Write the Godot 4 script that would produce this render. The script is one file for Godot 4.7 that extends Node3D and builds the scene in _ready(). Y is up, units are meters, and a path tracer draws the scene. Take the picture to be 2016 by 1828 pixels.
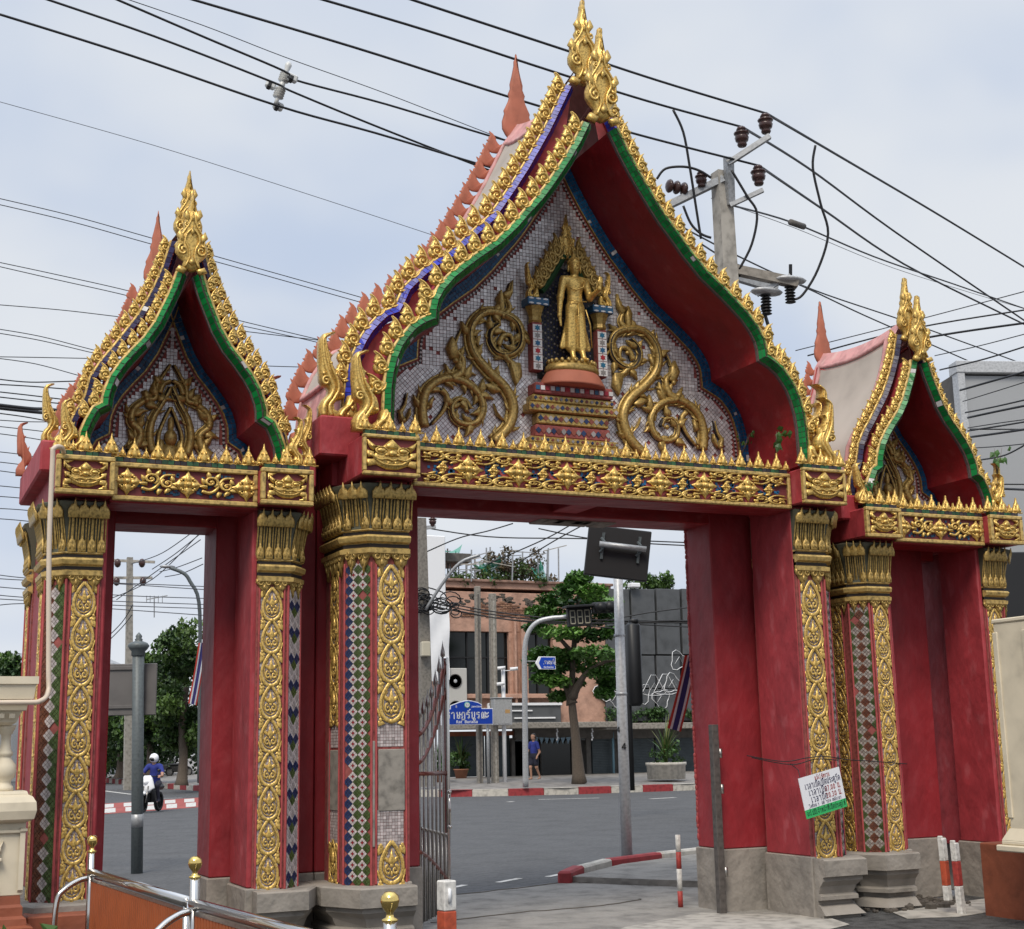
extends Node3D
# ---------------------------------------------------------------- camera numbers
const FOC := 2740.77
var cam_c := Vector3(-6.264, 1.6546, 11.203)
var cam_r := Vector3(0.910741, -0.018956, 0.412543)
var cam_u := Vector3(-0.064859, 0.979984, 0.188214)
var cam_f := Vector3(0.407853, 0.198171, -0.891282)
var M := {}
var rng := RandomNumberGenerator.new()

func ray(u: float, v: float) -> Vector3:
	return (u - 1008.0) / FOC * cam_r - (v - 914.0) / FOC * cam_u + cam_f
func at(u: float, v: float, d: float) -> Vector3:
	return cam_c + d * ray(u, v)
func at_z(u: float, v: float, z: float) -> Vector3:
	var r := ray(u, v)
	return cam_c + r * ((z - cam_c.z) / r.z)
func at_y(u: float, v: float, y := 0.0) -> Vector3:
	var r := ray(u, v)
	return cam_c + r * ((y - cam_c.y) / r.y)

# ---------------------------------------------------------------- materials
func noise_tex(freq: float, lo: float, hi: float, sd: int, size := 256, kind := FastNoiseLite.TYPE_SIMPLEX_SMOOTH) -> NoiseTexture2D:
	var n := FastNoiseLite.new()
	n.seed = sd
	n.noise_type = kind
	n.frequency = freq
	n.fractal_octaves = 5
	var g := Gradient.new()
	g.offsets = PackedFloat32Array([0.0, 0.35, 0.6, 1.0])
	g.colors = PackedColorArray([Color(lo, lo, lo), Color(lo * 0.4 + hi * 0.6, lo * 0.4 + hi * 0.6, lo * 0.4 + hi * 0.6), Color(hi * 0.97, hi * 0.97, hi * 0.97), Color(hi, hi, hi)])
	var t := NoiseTexture2D.new()
	t.width = size
	t.height = size
	t.seamless = true
	t.noise = n
	t.color_ramp = g
	return t
func mat(c: Color, rough := 0.8, metal := 0.0, tex: Texture2D = null, scale := 1.0, spec := 0.5) -> StandardMaterial3D:
	var m := StandardMaterial3D.new()
	m.albedo_color = c.linear_to_srgb()
	m.roughness = rough
	m.metallic = metal
	m.metallic_specular = spec
	if tex:
		m.albedo_texture = tex
		m.uv1_triplanar = true
		m.uv1_world_triplanar = true
		m.uv1_scale = Vector3(scale, scale, scale)
	return m
func worn(m: StandardMaterial3D, c: Color, sd: int, sc: Vector3, amount: float) -> StandardMaterial3D:   # faded streaks over paint
	var n := FastNoiseLite.new()
	n.seed = sd
	n.frequency = 0.014
	n.fractal_octaves = 5
	var g := Gradient.new()
	g.offsets = PackedFloat32Array([0.0, 0.5, 0.62, 0.8, 1.0])
	g.colors = PackedColorArray([Color(0.04, 0.015, 0.012, amount * 0.55), Color(0.06, 0.02, 0.02, 0.0), Color(c, 0.0), Color(c, amount * 0.6), Color(c, amount)])
	var t := NoiseTexture2D.new()
	t.width = 512
	t.height = 512
	t.seamless = true
	t.noise = n
	t.color_ramp = g
	m.detail_enabled = true
	m.detail_blend_mode = BaseMaterial3D.BLEND_MODE_MIX
	m.detail_albedo = t
	m.uv1_triplanar = true
	m.uv1_world_triplanar = true
	m.uv1_scale = sc
	return m
func vmat(rough := 0.6, metal := 0.0) -> StandardMaterial3D:
	var m := mat(Color(1, 1, 1), rough, metal)
	m.vertex_color_use_as_albedo = true
	return m
func bumpy(m: StandardMaterial3D, tex: Texture2D, cm: float) -> StandardMaterial3D:
	m.heightmap_enabled = true
	m.heightmap_texture = tex
	m.heightmap_scale = cm
	return m
func nrm(m: StandardMaterial3D, freq: float, strength: float, sd: int) -> StandardMaterial3D:
	var n := FastNoiseLite.new()
	n.seed = sd
	n.frequency = freq
	n.fractal_octaves = 4
	var t := NoiseTexture2D.new()
	t.width = 256
	t.height = 256
	t.seamless = true
	t.as_normal_map = true
	t.bump_strength = strength
	t.noise = n
	m.normal_enabled = true
	m.normal_texture = t
	return m

func make_materials():
	var soft := noise_tex(0.012, 0.84, 1.0, 11)
	var blot := noise_tex(0.02, 0.7, 1.0, 12)
	var fine := noise_tex(0.06, 0.74, 1.0, 13)
	var gilt := noise_tex(0.03, 0.52, 1.0, 15)
	var dirt := noise_tex(0.01, 0.78, 1.0, 14, 512)
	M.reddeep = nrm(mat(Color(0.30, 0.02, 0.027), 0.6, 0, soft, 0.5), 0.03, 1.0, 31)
	M.red = nrm(mat(Color(0.375, 0.038, 0.048), 0.66, 0, soft, 0.55), 0.03, 1.2, 3)
	worn(M.red, Color(0.72, 0.40, 0.42), 41, Vector3(0.6, 0.3, 0.6), 0.45)
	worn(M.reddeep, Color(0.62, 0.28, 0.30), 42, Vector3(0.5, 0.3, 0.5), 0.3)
	M.redfade = mat(Color(0.43, 0.075, 0.075), 0.75, 0, blot, 0.8)
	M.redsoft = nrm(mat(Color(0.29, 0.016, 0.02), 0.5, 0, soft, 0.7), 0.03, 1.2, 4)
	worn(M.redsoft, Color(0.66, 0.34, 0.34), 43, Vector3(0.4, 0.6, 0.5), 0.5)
	M.pink = mat(Color(0.66, 0.33, 0.32), 0.78, 0, blot, 0.9)
	M.salmon = mat(Color(0.44, 0.14, 0.082), 0.72, 0, soft, 1.2)
	worn(M.pink, Color(0.8, 0.72, 0.68), 44, Vector3(0.8, 0.8, 0.8), 0.8)
	M.beige = mat(Color(0.45, 0.40, 0.35), 0.85, 0, soft, 0.5)
	M.gold = nrm(mat(Color(0.80, 0.53, 0.15), 0.36, 0.5, gilt, 5.0), 0.09, 0.7, 5)
	M.goldflat = mat(Color(0.62, 0.43, 0.145), 0.5, 0.25, gilt, 2.0)
	M.golddull = nrm(mat(Color(0.50, 0.335, 0.10), 0.42, 0.45, gilt, 4.0), 0.07, 0.8, 6)
	M.goldgreen = mat(Color(0.42, 0.34, 0.12), 0.55, 0.2, fine, 2.0)
	M.blackline = mat(Color(0.02, 0.014, 0.012), 0.7)
	M.gem = vmat(0.3, 0.0)
	M.gem.metallic_specular = 0.35
	M.gemdull = vmat(0.45, 0.05)
	M.grout = mat(Color(0.13, 0.10, 0.095), 0.9, 0, fine, 3.0)
	M.groutred = mat(Color(0.30, 0.075, 0.065), 0.8, 0, blot, 3.0)
	M.grey = nrm(mat(Color(0.30, 0.27, 0.235), 0.82, 0, dirt, 0.6), 0.04, 1.5, 7)
	M.greydark = mat(Color(0.13, 0.12, 0.11), 0.85, 0, dirt, 0.6)
	M.cream = mat(Color(0.70, 0.62, 0.47), 0.62, 0, soft, 0.8)
	M.brownred = nrm(mat(Color(0.27, 0.075, 0.035), 0.7, 0, dirt, 0.7), 0.03, 1.0, 8)
	M.orange = mat(Color(0.36, 0.085, 0.022), 0.55, 0, soft, 1.2)
	M.steel = mat(Color(0.58, 0.56, 0.53), 0.16, 1.0)
	M.steeldull = mat(Color(0.40, 0.38, 0.36), 0.34, 0.9, fine, 2.0)
	M.rust = mat(Color(0.12, 0.105, 0.095), 0.6, 0.3, blot, 2.0)
	M.steelred = mat(Color(0.20, 0.06, 0.045), 0.3, 0.6)
	M.brass = mat(Color(0.83, 0.60, 0.20), 0.1, 1.0)
	M.galv = mat(Color(0.40, 0.41, 0.42), 0.45, 0.45, fine, 1.0)
	M.galvlight = mat(Color(0.56, 0.57, 0.58), 0.4, 0.25, fine, 1.0)
	M.greypaint = mat(Color(0.115, 0.135, 0.14), 0.5, 0.1, fine, 1.2)
	M.signback = mat(Color(0.15, 0.14, 0.135), 0.55, 0.2, soft, 0.8)
	M.pvc = mat(Color(0.60, 0.50, 0.40), 0.5)
	M.white = mat(Color(0.76, 0.77, 0.79), 0.6)
	M.whitepaint = mat(Color(0.70, 0.68, 0.64), 0.65, 0, blot, 3.0)
	M.redpaint = mat(Color(0.42, 0.05, 0.04), 0.6, 0, blot, 3.0)
	M.orangepaint = mat(Color(0.50, 0.085, 0.035), 0.6, 0, blot, 2.5)
	M.black = mat(Color(0.008, 0.008, 0.009), 0.5)
	M.rubber = mat(Color(0.012, 0.012, 0.013), 0.7)
	M.wire = mat(Color(0.008, 0.008, 0.01), 0.55)
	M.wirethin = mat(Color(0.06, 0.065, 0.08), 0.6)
	M.porcelain = mat(Color(0.065, 0.03, 0.026), 0.25, 0, fine, 3.0)
	M.porcwhite = mat(Color(0.55, 0.56, 0.55), 0.35)
	M.concrete = nrm(mat(Color(0.29, 0.265, 0.23), 0.9, 0, blot, 1.3), 0.03, 0.8, 9)
	M.concretelight = mat(Color(0.42, 0.395, 0.35), 0.9, 0, blot, 0.8)
	M.asphalt = nrm(mat(Color(0.088, 0.09, 0.094), 0.92, 0, noise_tex(0.012, 0.86, 1.0, 21, 512), 0.14), 0.16, 2.0, 10)
	M.asphaltdark = nrm(mat(Color(0.075, 0.074, 0.072), 0.9, 0, noise_tex(0.02, 0.5, 1.0, 22, 512), 0.45), 0.12, 4.0, 15)
	M.driveway = nrm(mat(Color(0.27, 0.255, 0.23), 0.92, 0, noise_tex(0.012, 0.75, 1.0, 23, 512), 0.35), 0.08, 2.0, 16)
	M.pave = mat(Color(0.25, 0.235, 0.22), 0.92, 0, blot, 0.3)
	M.mark = mat(Color(0.62, 0.61, 0.58), 0.8, 0, blot, 1.5)
	M.crossred = mat(Color(0.36, 0.075, 0.062), 0.85, 0, blot, 0.5)
	M.kerbred = mat(Color(0.33, 0.035, 0.04), 0.7, 0, blot, 1.2)
	M.kerbwhite = mat(Color(0.55, 0.52, 0.46), 0.75, 0, blot, 1.0)
	M.peach = nrm(mat(Color(0.50, 0.295, 0.215), 0.85, 0, dirt, 0.28), 0.03, 1.5, 17)
	M.peachdark = mat(Color(0.30, 0.18, 0.135), 0.88, 0, blot, 0.4)
	M.stain = mat(Color(0.10, 0.085, 0.07), 0.95, 0, blot, 1.0)
	M.brick = mat(Color(0.25, 0.125, 0.075), 0.9, 0, fine, 1.5)
	M.darkwall = mat(Color(0.085, 0.09, 0.095), 0.6, 0, dirt, 0.3)
	M.glassdark = mat(Color(0.006, 0.008, 0.008), 0.12, 0, null, 1.0, 0.5)
	M.shutter = mat(Color(0.075, 0.095, 0.105), 0.5, 0.2, soft, 0.6)
	M.bark = nrm(mat(Color(0.15, 0.118, 0.09), 0.95, 0, blot, 3.0), 0.06, 4.0, 18)
	M.leaf = vmat(0.5)
	M.leaf.backlight_enabled = true
	M.leaf.backlight = Color(0.35, 0.45, 0.12)
	M.net = mat(Color(0.02, 0.27, 0.18), 0.7)
	M.net.transparency = BaseMaterial3D.TRANSPARENCY_ALPHA
	M.net.albedo_color.a = 0.72
	M.bluesign = mat(Color(0.008, 0.055, 0.42), 0.4)
	M.letter = mat(Color(0.8, 0.81, 0.83), 0.5)
	M.green = mat(Color(0.03, 0.42, 0.12), 0.5)
	M.greypanel = mat(Color(0.34, 0.35, 0.36), 0.5, 0.1)
	M.paper = mat(Color(0.74, 0.75, 0.78), 0.55)
	M.ink = mat(Color(0.035, 0.035, 0.10), 0.6)
	M.inkred = mat(Color(0.36, 0.03, 0.03), 0.6)
	M.inkdark = mat(Color(0.01, 0.06, 0.035), 0.6)
	M.skin = mat(Color(0.38, 0.21, 0.14), 0.55)
	M.hair = mat(Color(0.012, 0.01, 0.01), 0.5)
	M.clothblue = mat(Color(0.018, 0.03, 0.20), 0.85)
	M.clothnavy = mat(Color(0.012, 0.013, 0.028), 0.85)
	M.flagred = mat(Color(0.50, 0.045, 0.03), 0.8)
	M.flagblue = mat(Color(0.035, 0.03, 0.15), 0.8)
	M.terracotta = mat(Color(0.30, 0.13, 0.075), 0.8, 0, soft, 2.0)

# ---------------------------------------------------------------- mesh helpers
func S() -> SurfaceTool:
	var st := SurfaceTool.new()
	st.begin(Mesh.PRIMITIVE_TRIANGLES)
	st.set_smooth_group(-1)
	st.set_color(Color(1, 1, 1))
	return st
func flat(st: SurfaceTool):
	st.set_smooth_group(-1)
func smooth(st: SurfaceTool, g := 0):
	st.set_smooth_group(g)
func tri(st: SurfaceTool, a: Vector3, b: Vector3, c: Vector3):
	st.add_vertex(a)
	st.add_vertex(b)
	st.add_vertex(c)
func quad(st: SurfaceTool, a: Vector3, b: Vector3, c: Vector3, d: Vector3):
	tri(st, a, b, c)
	tri(st, a, c, d)
func bake(st: SurfaceTool, m: Material) -> ArrayMesh:
	st.generate_normals()
	st.set_material(m)
	return st.commit()
func put(mesh: Mesh, called: String, parent: Node, xf := Transform3D()) -> MeshInstance3D:
	var o := MeshInstance3D.new()
	o.mesh = mesh
	o.name = called
	o.transform = xf
	parent.add_child(o, true)
	return o
func obj(called: String, st: SurfaceTool, m: Material, parent: Node = self) -> MeshInstance3D:
	return put(bake(st, m), called, parent)
func thing(called: String, label: String, category: String, where := Vector3.ZERO, group := "") -> Node3D:
	var o := Node3D.new()
	o.name = called
	o.position = where
	add_child(o, true)
	return tag(o, label, category, group)
func tag(o: Node3D, label: String, category: String, group := "") -> Node3D:
	o.set_meta("label", label)
	o.set_meta("category", category)
	if group:
		o.set_meta("group", group)
	return o
func struct(called: String, st: SurfaceTool, m: Material) -> MeshInstance3D:
	var o := obj(called, st, m)
	o.set_meta("kind", "structure")
	return o
func stuff(o: Node) -> Node:
	o.set_meta("kind", "stuff")
	return o
func part(called: String, parent: Node, xf := Transform3D()) -> Node3D:
	var o := Node3D.new()
	o.name = called
	o.transform = xf
	parent.add_child(o, true)
	return o
func P(a: Array) -> PackedVector2Array:
	var p := PackedVector2Array()
	for i in range(0, a.size(), 2):
		p.append(Vector2(a[i], a[i + 1]))
	return p
func pts3(a: Array) -> Array:
	var p := []
	for i in range(0, a.size(), 3):
		p.append(Vector3(a[i], a[i + 1], a[i + 2]))
	return p
# a box with chamfered edges; corners lo..hi in the frame xf
func box(st: SurfaceTool, lo: Vector3, hi: Vector3, b := 0.0, xf := Transform3D()):
	var c := (lo + hi) * 0.5
	var h := ((hi - lo) * 0.5).abs()
	b = minf(b, minf(h.x, minf(h.y, h.z)) * 0.9)
	if b <= 0.0:
		for ax in 3:
			for s in [-1.0, 1.0]:
				var n := Vector3.ZERO
				n[ax] = s
				var u := Vector3.ZERO
				u[(ax + 1) % 3] = h[(ax + 1) % 3]
				var w := Vector3.ZERO
				w[(ax + 2) % 3] = h[(ax + 2) % 3] * -s
				var k := c + n * h[ax]
				quad(st, xf * (k - u - w), xf * (k + u - w), xf * (k + u + w), xf * (k - u + w))
		return
	for ax in 3:
		var i := (ax + 1) % 3
		var j := (ax + 2) % 3
		for s in [-1.0, 1.0]:
			var f := []
			for q in [[-1, -1], [1, -1], [1, 1], [-1, 1]]:
				var p := Vector3.ZERO
				p[ax] = s * h[ax]
				p[i] = q[0] * (h[i] - b)
				p[j] = q[1] * (h[j] - b) * -s
				f.append(xf * (c + p))
			quad(st, f[0], f[1], f[2], f[3])
			for t in [-1.0, 1.0]:
				# edge between face (ax,s) and face (i,t), along j
				var e := []
				for q in [[0, -1], [1, -1], [1, 1], [0, 1]]:
					var p := Vector3.ZERO
					p[ax] = s * (h[ax] - (b if q[0] == 1 else 0.0))
					p[i] = t * (h[i] - (b if q[0] == 0 else 0.0))
					p[j] = q[1] * (h[j] - b) * s * t * -1.0
					e.append(xf * (c + p))
				quad(st, e[0], e[1], e[2], e[3])
	for s in [-1.0, 1.0]:
		for t in [-1.0, 1.0]:
			for r in [-1.0, 1.0]:
				var p0 := Vector3(s * h.x, t * (h.y - b), r * (h.z - b))
				var p1 := Vector3(s * (h.x - b), t * h.y, r * (h.z - b))
				var p2 := Vector3(s * (h.x - b), t * (h.y - b), r * h.z)
				if s * t * r > 0:
					tri(st, xf * (c + p0), xf * (c + p2), xf * (c + p1))
				else:
					tri(st, xf * (c + p0), xf * (c + p1), xf * (c + p2))
func loft(st: SurfaceTool, rings: Array, closed := true, caps := true):
	for k in rings.size() - 1:
		var a: Array = rings[k]
		var b: Array = rings[k + 1]
		var n := a.size()
		for i in (n if closed else n - 1):
			var j := (i + 1) % n
			quad(st, a[i], b[i], b[j], a[j])
	if caps and closed:
		for e in [0, rings.size() - 1]:
			var a: Array = rings[e]
			var m := Vector3.ZERO
			for p in a:
				m += p
			m /= a.size()
			for i in a.size():
				var j := (i + 1) % a.size()
				if e == 0:
					tri(st, m, a[i], a[j])
				else:
					tri(st, m, a[j], a[i])
func tube(st: SurfaceTool, pts: Array, rad, n := 6, sq := 1.0):
	var rings := []
	var ref := Vector3.UP
	var t0: Vector3 = (pts[1] - pts[0]).normalized()
	if absf(t0.dot(ref)) > 0.9:
		ref = Vector3.RIGHT
	var side := t0.cross(ref).normalized()
	for i in pts.size():
		var d: Vector3 = pts[mini(i + 1, pts.size() - 1)] - pts[maxi(i - 1, 0)]
		d = d.normalized()
		side = (side - d * side.dot(d)).normalized()
		var up := side.cross(d)
		var r: float = rad[i] if rad is Array else rad
		var ring := []
		for k in n:
			var a := TAU * k / n
			ring.append(pts[i] + side * cos(a) * r + up * sin(a) * r * sq)
		rings.append(ring)
	loft(st, rings)
func lathe(st: SurfaceTool, prof: Array, n := 12, xf := Transform3D()):
	var rings := []
	for p in prof:
		var ring := []
		for k in n:
			var a := TAU * k / n
			ring.append(xf * Vector3(cos(a) * p[0], p[1], sin(a) * p[0]))
		rings.append(ring)
	loft(st, rings)
func ball(st: SurfaceTool, c: Vector3, r: Vector3, n := 8, m := 5, xf := Transform3D()):
	var rings := []
	for i in m + 1:
		var t := PI * (i / float(m)) - PI / 2
		var ring := []
		for k in n:
			var a := TAU * k / n
			ring.append(xf * (c + Vector3(cos(a) * cos(t) * r.x, sin(t) * r.y, sin(a) * cos(t) * r.z)))
		rings.append(ring)
	loft(st, rings, true, false)
func puff(st: SurfaceTool, poly: PackedVector2Array, d: float, inset: float, xf := Transform3D(), back := true):
	if Geometry2D.is_polygon_clockwise(poly):
		poly.reverse()
	var n := poly.size()
	var tr := Geometry2D.triangulate_polygon(poly)
	var top := PackedVector2Array()
	for i in n:
		var e0 := (poly[i] - poly[(i + n - 1) % n]).normalized()
		var e1 := (poly[(i + 1) % n] - poly[i]).normalized()
		var nn := (Vector2(-e0.y, e0.x) + Vector2(-e1.y, e1.x)).normalized()
		top.append(poly[i] + nn * inset)
	for i in n:
		var j := (i + 1) % n
		var a := Vector3(poly[i].x, poly[i].y, 0)
		var b := Vector3(poly[j].x, poly[j].y, 0)
		var a1 := a + Vector3(0, 0, d * 0.55)
		var b1 := b + Vector3(0, 0, d * 0.55)
		var a2 := Vector3(top[i].x, top[i].y, d)
		var b2 := Vector3(top[j].x, top[j].y, d)
		quad(st, xf * a, xf * a1, xf * b1, xf * b)
		quad(st, xf * a1, xf * a2, xf * b2, xf * b1)
	for k in range(0, tr.size(), 3):
		tri(st, xf * Vector3(top[tr[k]].x, top[tr[k]].y, d), xf * Vector3(top[tr[k + 2]].x, top[tr[k + 2]].y, d), xf * Vector3(top[tr[k + 1]].x, top[tr[k + 1]].y, d))
		if back:
			tri(st, xf * Vector3(poly[tr[k]].x, poly[tr[k]].y, 0), xf * Vector3(poly[tr[k + 1]].x, poly[tr[k + 1]].y, 0), xf * Vector3(poly[tr[k + 2]].x, poly[tr[k + 2]].y, 0))
func spiral(c: Vector2, r0: float, r1: float, a0: float, turns: float, n: int, z: float) -> Array:
	var o := []
	for i in n + 1:
		var t := i / float(n)
		var a := a0 + turns * TAU * t
		var r := lerpf(r0, r1, t)
		o.append(Vector3(c.x + cos(a) * r, c.y + sin(a) * r, z))
	return o
func taper(r0: float, r1: float, n: int) -> Array:
	var o := []
	for i in n:
		o.append(lerpf(r0, r1, i / float(n - 1)))
	return o
# smooth curve through points
func curve(a: Array, per := 4) -> Array:
	var o := []
	var n := a.size()
	for i in n - 1:
		var p0 = a[maxi(i - 1, 0)]
		var p1 = a[i]
		var p2 = a[i + 1]
		var p3 = a[mini(i + 2, n - 1)]
		for k in per:
			var t := k / float(per)
			o.append(0.5 * ((2.0 * p1) + (p2 - p0) * t + (2.0 * p0 - 5.0 * p1 + 4.0 * p2 - p3) * t * t + (3.0 * p1 - p0 - 3.0 * p2 + p3) * t * t * t))
	o.append(a[n - 1])
	return o
func xyz(a: Array, z := 0.0) -> Array:
	var o := []
	for p in a:
		o.append(Vector3(p.x, p.y, z))
	return o
func v2s(a: Array) -> Array:
	var o := []
	for i in range(0, a.size(), 2):
		o.append(Vector2(a[i], a[i + 1]))
	return o
func frame(x: Vector3, y: Vector3, at_: Vector3) -> Transform3D:
	x = x.normalized()
	var z := x.cross(y).normalized()
	return Transform3D(Basis(x, z.cross(x), z), at_)
func jit(c: Color, a := 0.15) -> Color:
	var k := 1.0 + rng.randf_range(-a, a)
	return Color(c.r * k, c.g * k, c.b * k)
# one figure skin from bones [from, to, radius, radius, flatten z]: signed distance, smooth union, surface nets
func skin_mesh(st: SurfaceTool, bones: Array, cell: float, k: float, xf := Transform3D()):
	var cells := {}
	for b in bones:
		var rr: float = maxf(b[2], b[3])
		var ab: Vector3 = b[1] - b[0]
		var steps := maxi(1, int(ab.length() / cell))
		for s in steps + 1:
			var p: Vector3 = b[0] + ab * (s / float(steps))
			var r := lerpf(b[2], b[3], s / float(steps)) + k * 0.4 + cell * 1.5
			var m := int(ceil(r / cell))
			var ci := Vector3i((p / cell).floor())
			for x in range(-m, m + 1):
				for y in range(-m, m + 1):
					for z in range(-m, m + 1):
						var dd := Vector3(x, y, z).length() * cell
						if dd < r and dd > r - cell * 4.0 - k * 0.4 - rr * 0.25:
							cells[ci + Vector3i(x, y, z)] = 0
	var val := {}
	var field := func(g: Vector3i) -> float:
		if val.has(g):
			return val[g]
		var p := Vector3(g) * cell
		var d := 1e9
		for b in bones:
			var ab: Vector3 = b[1] - b[0]
			var ap: Vector3 = p - b[0]
			var h := clampf(ap.dot(ab) / maxf(ab.length_squared(), 1e-9), 0.0, 1.0)
			var q: Vector3 = ap - ab * h
			if b.size() > 4:
				q.z /= b[4]
			var e := q.length() - lerpf(b[2], b[3], h)
			if e > d + k:
				continue
			if d > e + k:
				d = e
				continue
			var w := clampf(0.5 + 0.5 * (d - e) / k, 0.0, 1.0)
			d = lerpf(d, e, w) - k * w * (1.0 - w)
		val[g] = d
		return d
	var corner := [Vector3i(0, 0, 0), Vector3i(1, 0, 0), Vector3i(0, 1, 0), Vector3i(1, 1, 0), Vector3i(0, 0, 1), Vector3i(1, 0, 1), Vector3i(0, 1, 1), Vector3i(1, 1, 1)]
	var edges := [[0, 1], [2, 3], [4, 5], [6, 7], [0, 2], [1, 3], [4, 6], [5, 7], [0, 4], [1, 5], [2, 6], [3, 7]]
	var vert := {}
	for g in cells:
		var v := []
		var neg := 0
		for c in corner:
			var f: float = field.call(g + c)
			v.append(f)
			if f < 0:
				neg += 1
		if neg == 0 or neg == 8:
			continue
		var s := Vector3.ZERO
		var cnt := 0
		for e in edges:
			if (v[e[0]] < 0) != (v[e[1]] < 0):
				var t: float = v[e[0]] / (v[e[0]] - v[e[1]])
				s += Vector3(corner[e[0]]).lerp(Vector3(corner[e[1]]), t)
				cnt += 1
		vert[g] = (Vector3(g) + s / cnt) * cell
	smooth(st, 3)
	var ax := [Vector3i(1, 0, 0), Vector3i(0, 1, 0), Vector3i(0, 0, 1)]
	for g in vert:
		var f0: float = field.call(g)
		for a in 3:
			var f1: float = field.call(g + ax[a])
			if (f0 < 0) == (f1 < 0):
				continue
			var i: Vector3i = ax[(a + 1) % 3]
			var j: Vector3i = ax[(a + 2) % 3]
			var q := [g, g - i, g - i - j, g - j]
			if not (vert.has(q[1]) and vert.has(q[2]) and vert.has(q[3])):
				continue
			if f0 < 0:
				quad(st, xf * vert[q[0]], xf * vert[q[3]], xf * vert[q[2]], xf * vert[q[1]])
			else:
				quad(st, xf * vert[q[0]], xf * vert[q[1]], xf * vert[q[2]], xf * vert[q[3]])
# ---------------------------------------------------------------- gold ornaments (each made once, then shared)
const KK := 0.636766
const DIA := [[0.42, 0.375, 0.365], [0.06, 0.09, 0.03], [0.13, 0.05, 0.03], [0.02, 0.032, 0.085], [0.24, 0.03, 0.035], [0.27, 0.235, 0.21]]
var G := {}
func mirror_x() -> Transform3D:
	return Transform3D(Basis(Vector3(-1, 0, 0), Vector3(0, 1, 0), Vector3(0, 0, 1)), Vector3.ZERO)
func flame_outline() -> PackedVector2Array:
	return P([-0.18, 0, -0.42, 0.1, -0.52, 0.3, -0.48, 0.5, -0.36, 0.58, -0.46, 0.68, -0.34, 0.72, -0.33, 0.86, -0.22, 1.0, -0.3, 1.2, -0.08, 1.08, 0.06, 0.9, 0.1, 0.72, 0.2, 0.58, 0.3, 0.5, 0.54, 0.64, 0.46, 0.34, 0.3, 0.12, 0.12, 0])
func flame_mesh(m: Material, mir: bool, plain := false) -> ArrayMesh:
	var st := S()
	var x := mirror_x() if mir else Transform3D()
	x = Transform3D(x.basis * 0.19, Vector3.ZERO)
	smooth(st, 1)
	puff(st, flame_outline(), 0.2, 0.06, x.translated_local(Vector3(0, 0, -0.12)))
	if not plain:
		var f := func(l): return l.map(func(p): return x * p)
		tube(st, f.call(spiral(Vector2(-0.1, 0.36), 0.3, 0.05, PI * 0.9, -1.6, 16, 0.11)), taper(0.018, 0.010, 17), 5)
		ball(st, x * Vector3(-0.1, 0.36, 0.12), Vector3(0.017, 0.017, 0.017), 7, 4)
		ball(st, x * Vector3(-0.14, 0.74, 0.1), Vector3(0.019, 0.019, 0.016), 7, 4)
		ball(st, x * Vector3(-0.3, 0.14, 0.1), Vector3(0.016, 0.016, 0.014), 6, 4)
		tube(st, f.call(curve([Vector3(-0.05, 0.1, 0.1), Vector3(0.18, 0.14, 0.13), Vector3(0.37, 0.34, 0.12), Vector3(0.5, 0.6, 0.06)], 3)), taper(0.017, 0.006, 10), 5)
		tube(st, f.call(curve([Vector3(0.12, 0.5, 0.1), Vector3(0.0, 0.8, 0.12), Vector3(-0.12, 1.0, 0.1), Vector3(-0.27, 1.17, 0.04)], 3)), taper(0.014, 0.005, 10), 5)
	return bake(st, m)
func lotus_mesh(m: Material) -> ArrayMesh:
	var st := S()
	smooth(st, 1)
	puff(st, P([-0.42, 0, 0.42, 0, 0.46, 0.12, 0.4, 0.32, 0.27, 0.5, 0.22, 0.62, 0.08, 0.8, 0, 1.1, -0.08, 0.8, -0.22, 0.62, -0.27, 0.5, -0.4, 0.32, -0.46, 0.12]), 0.16, 0.05)
	puff(st, P([-0.2, 0.02, 0.2, 0.02, 0.24, 0.2, 0.12, 0.46, 0, 0.66, -0.12, 0.46, -0.24, 0.2]), 0.3, 0.08)
	for s in [-1.0, 1.0]:
		ball(st, Vector3(s * 0.3, 0.16, 0.16), Vector3(0.11, 0.12, 0.1), 6, 4)
		ball(st, Vector3(s * 0.17, 0.5, 0.14), Vector3(0.07, 0.09, 0.07), 6, 4)
	tube(st, [Vector3(-0.62, 0.03, 0.1), Vector3(-0.3, -0.02, 0.16), Vector3(0, 0.03, 0.2), Vector3(0.3, -0.02, 0.16), Vector3(0.62, 0.03, 0.1)], 0.05, 5)
	return bake(st, m)
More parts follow.
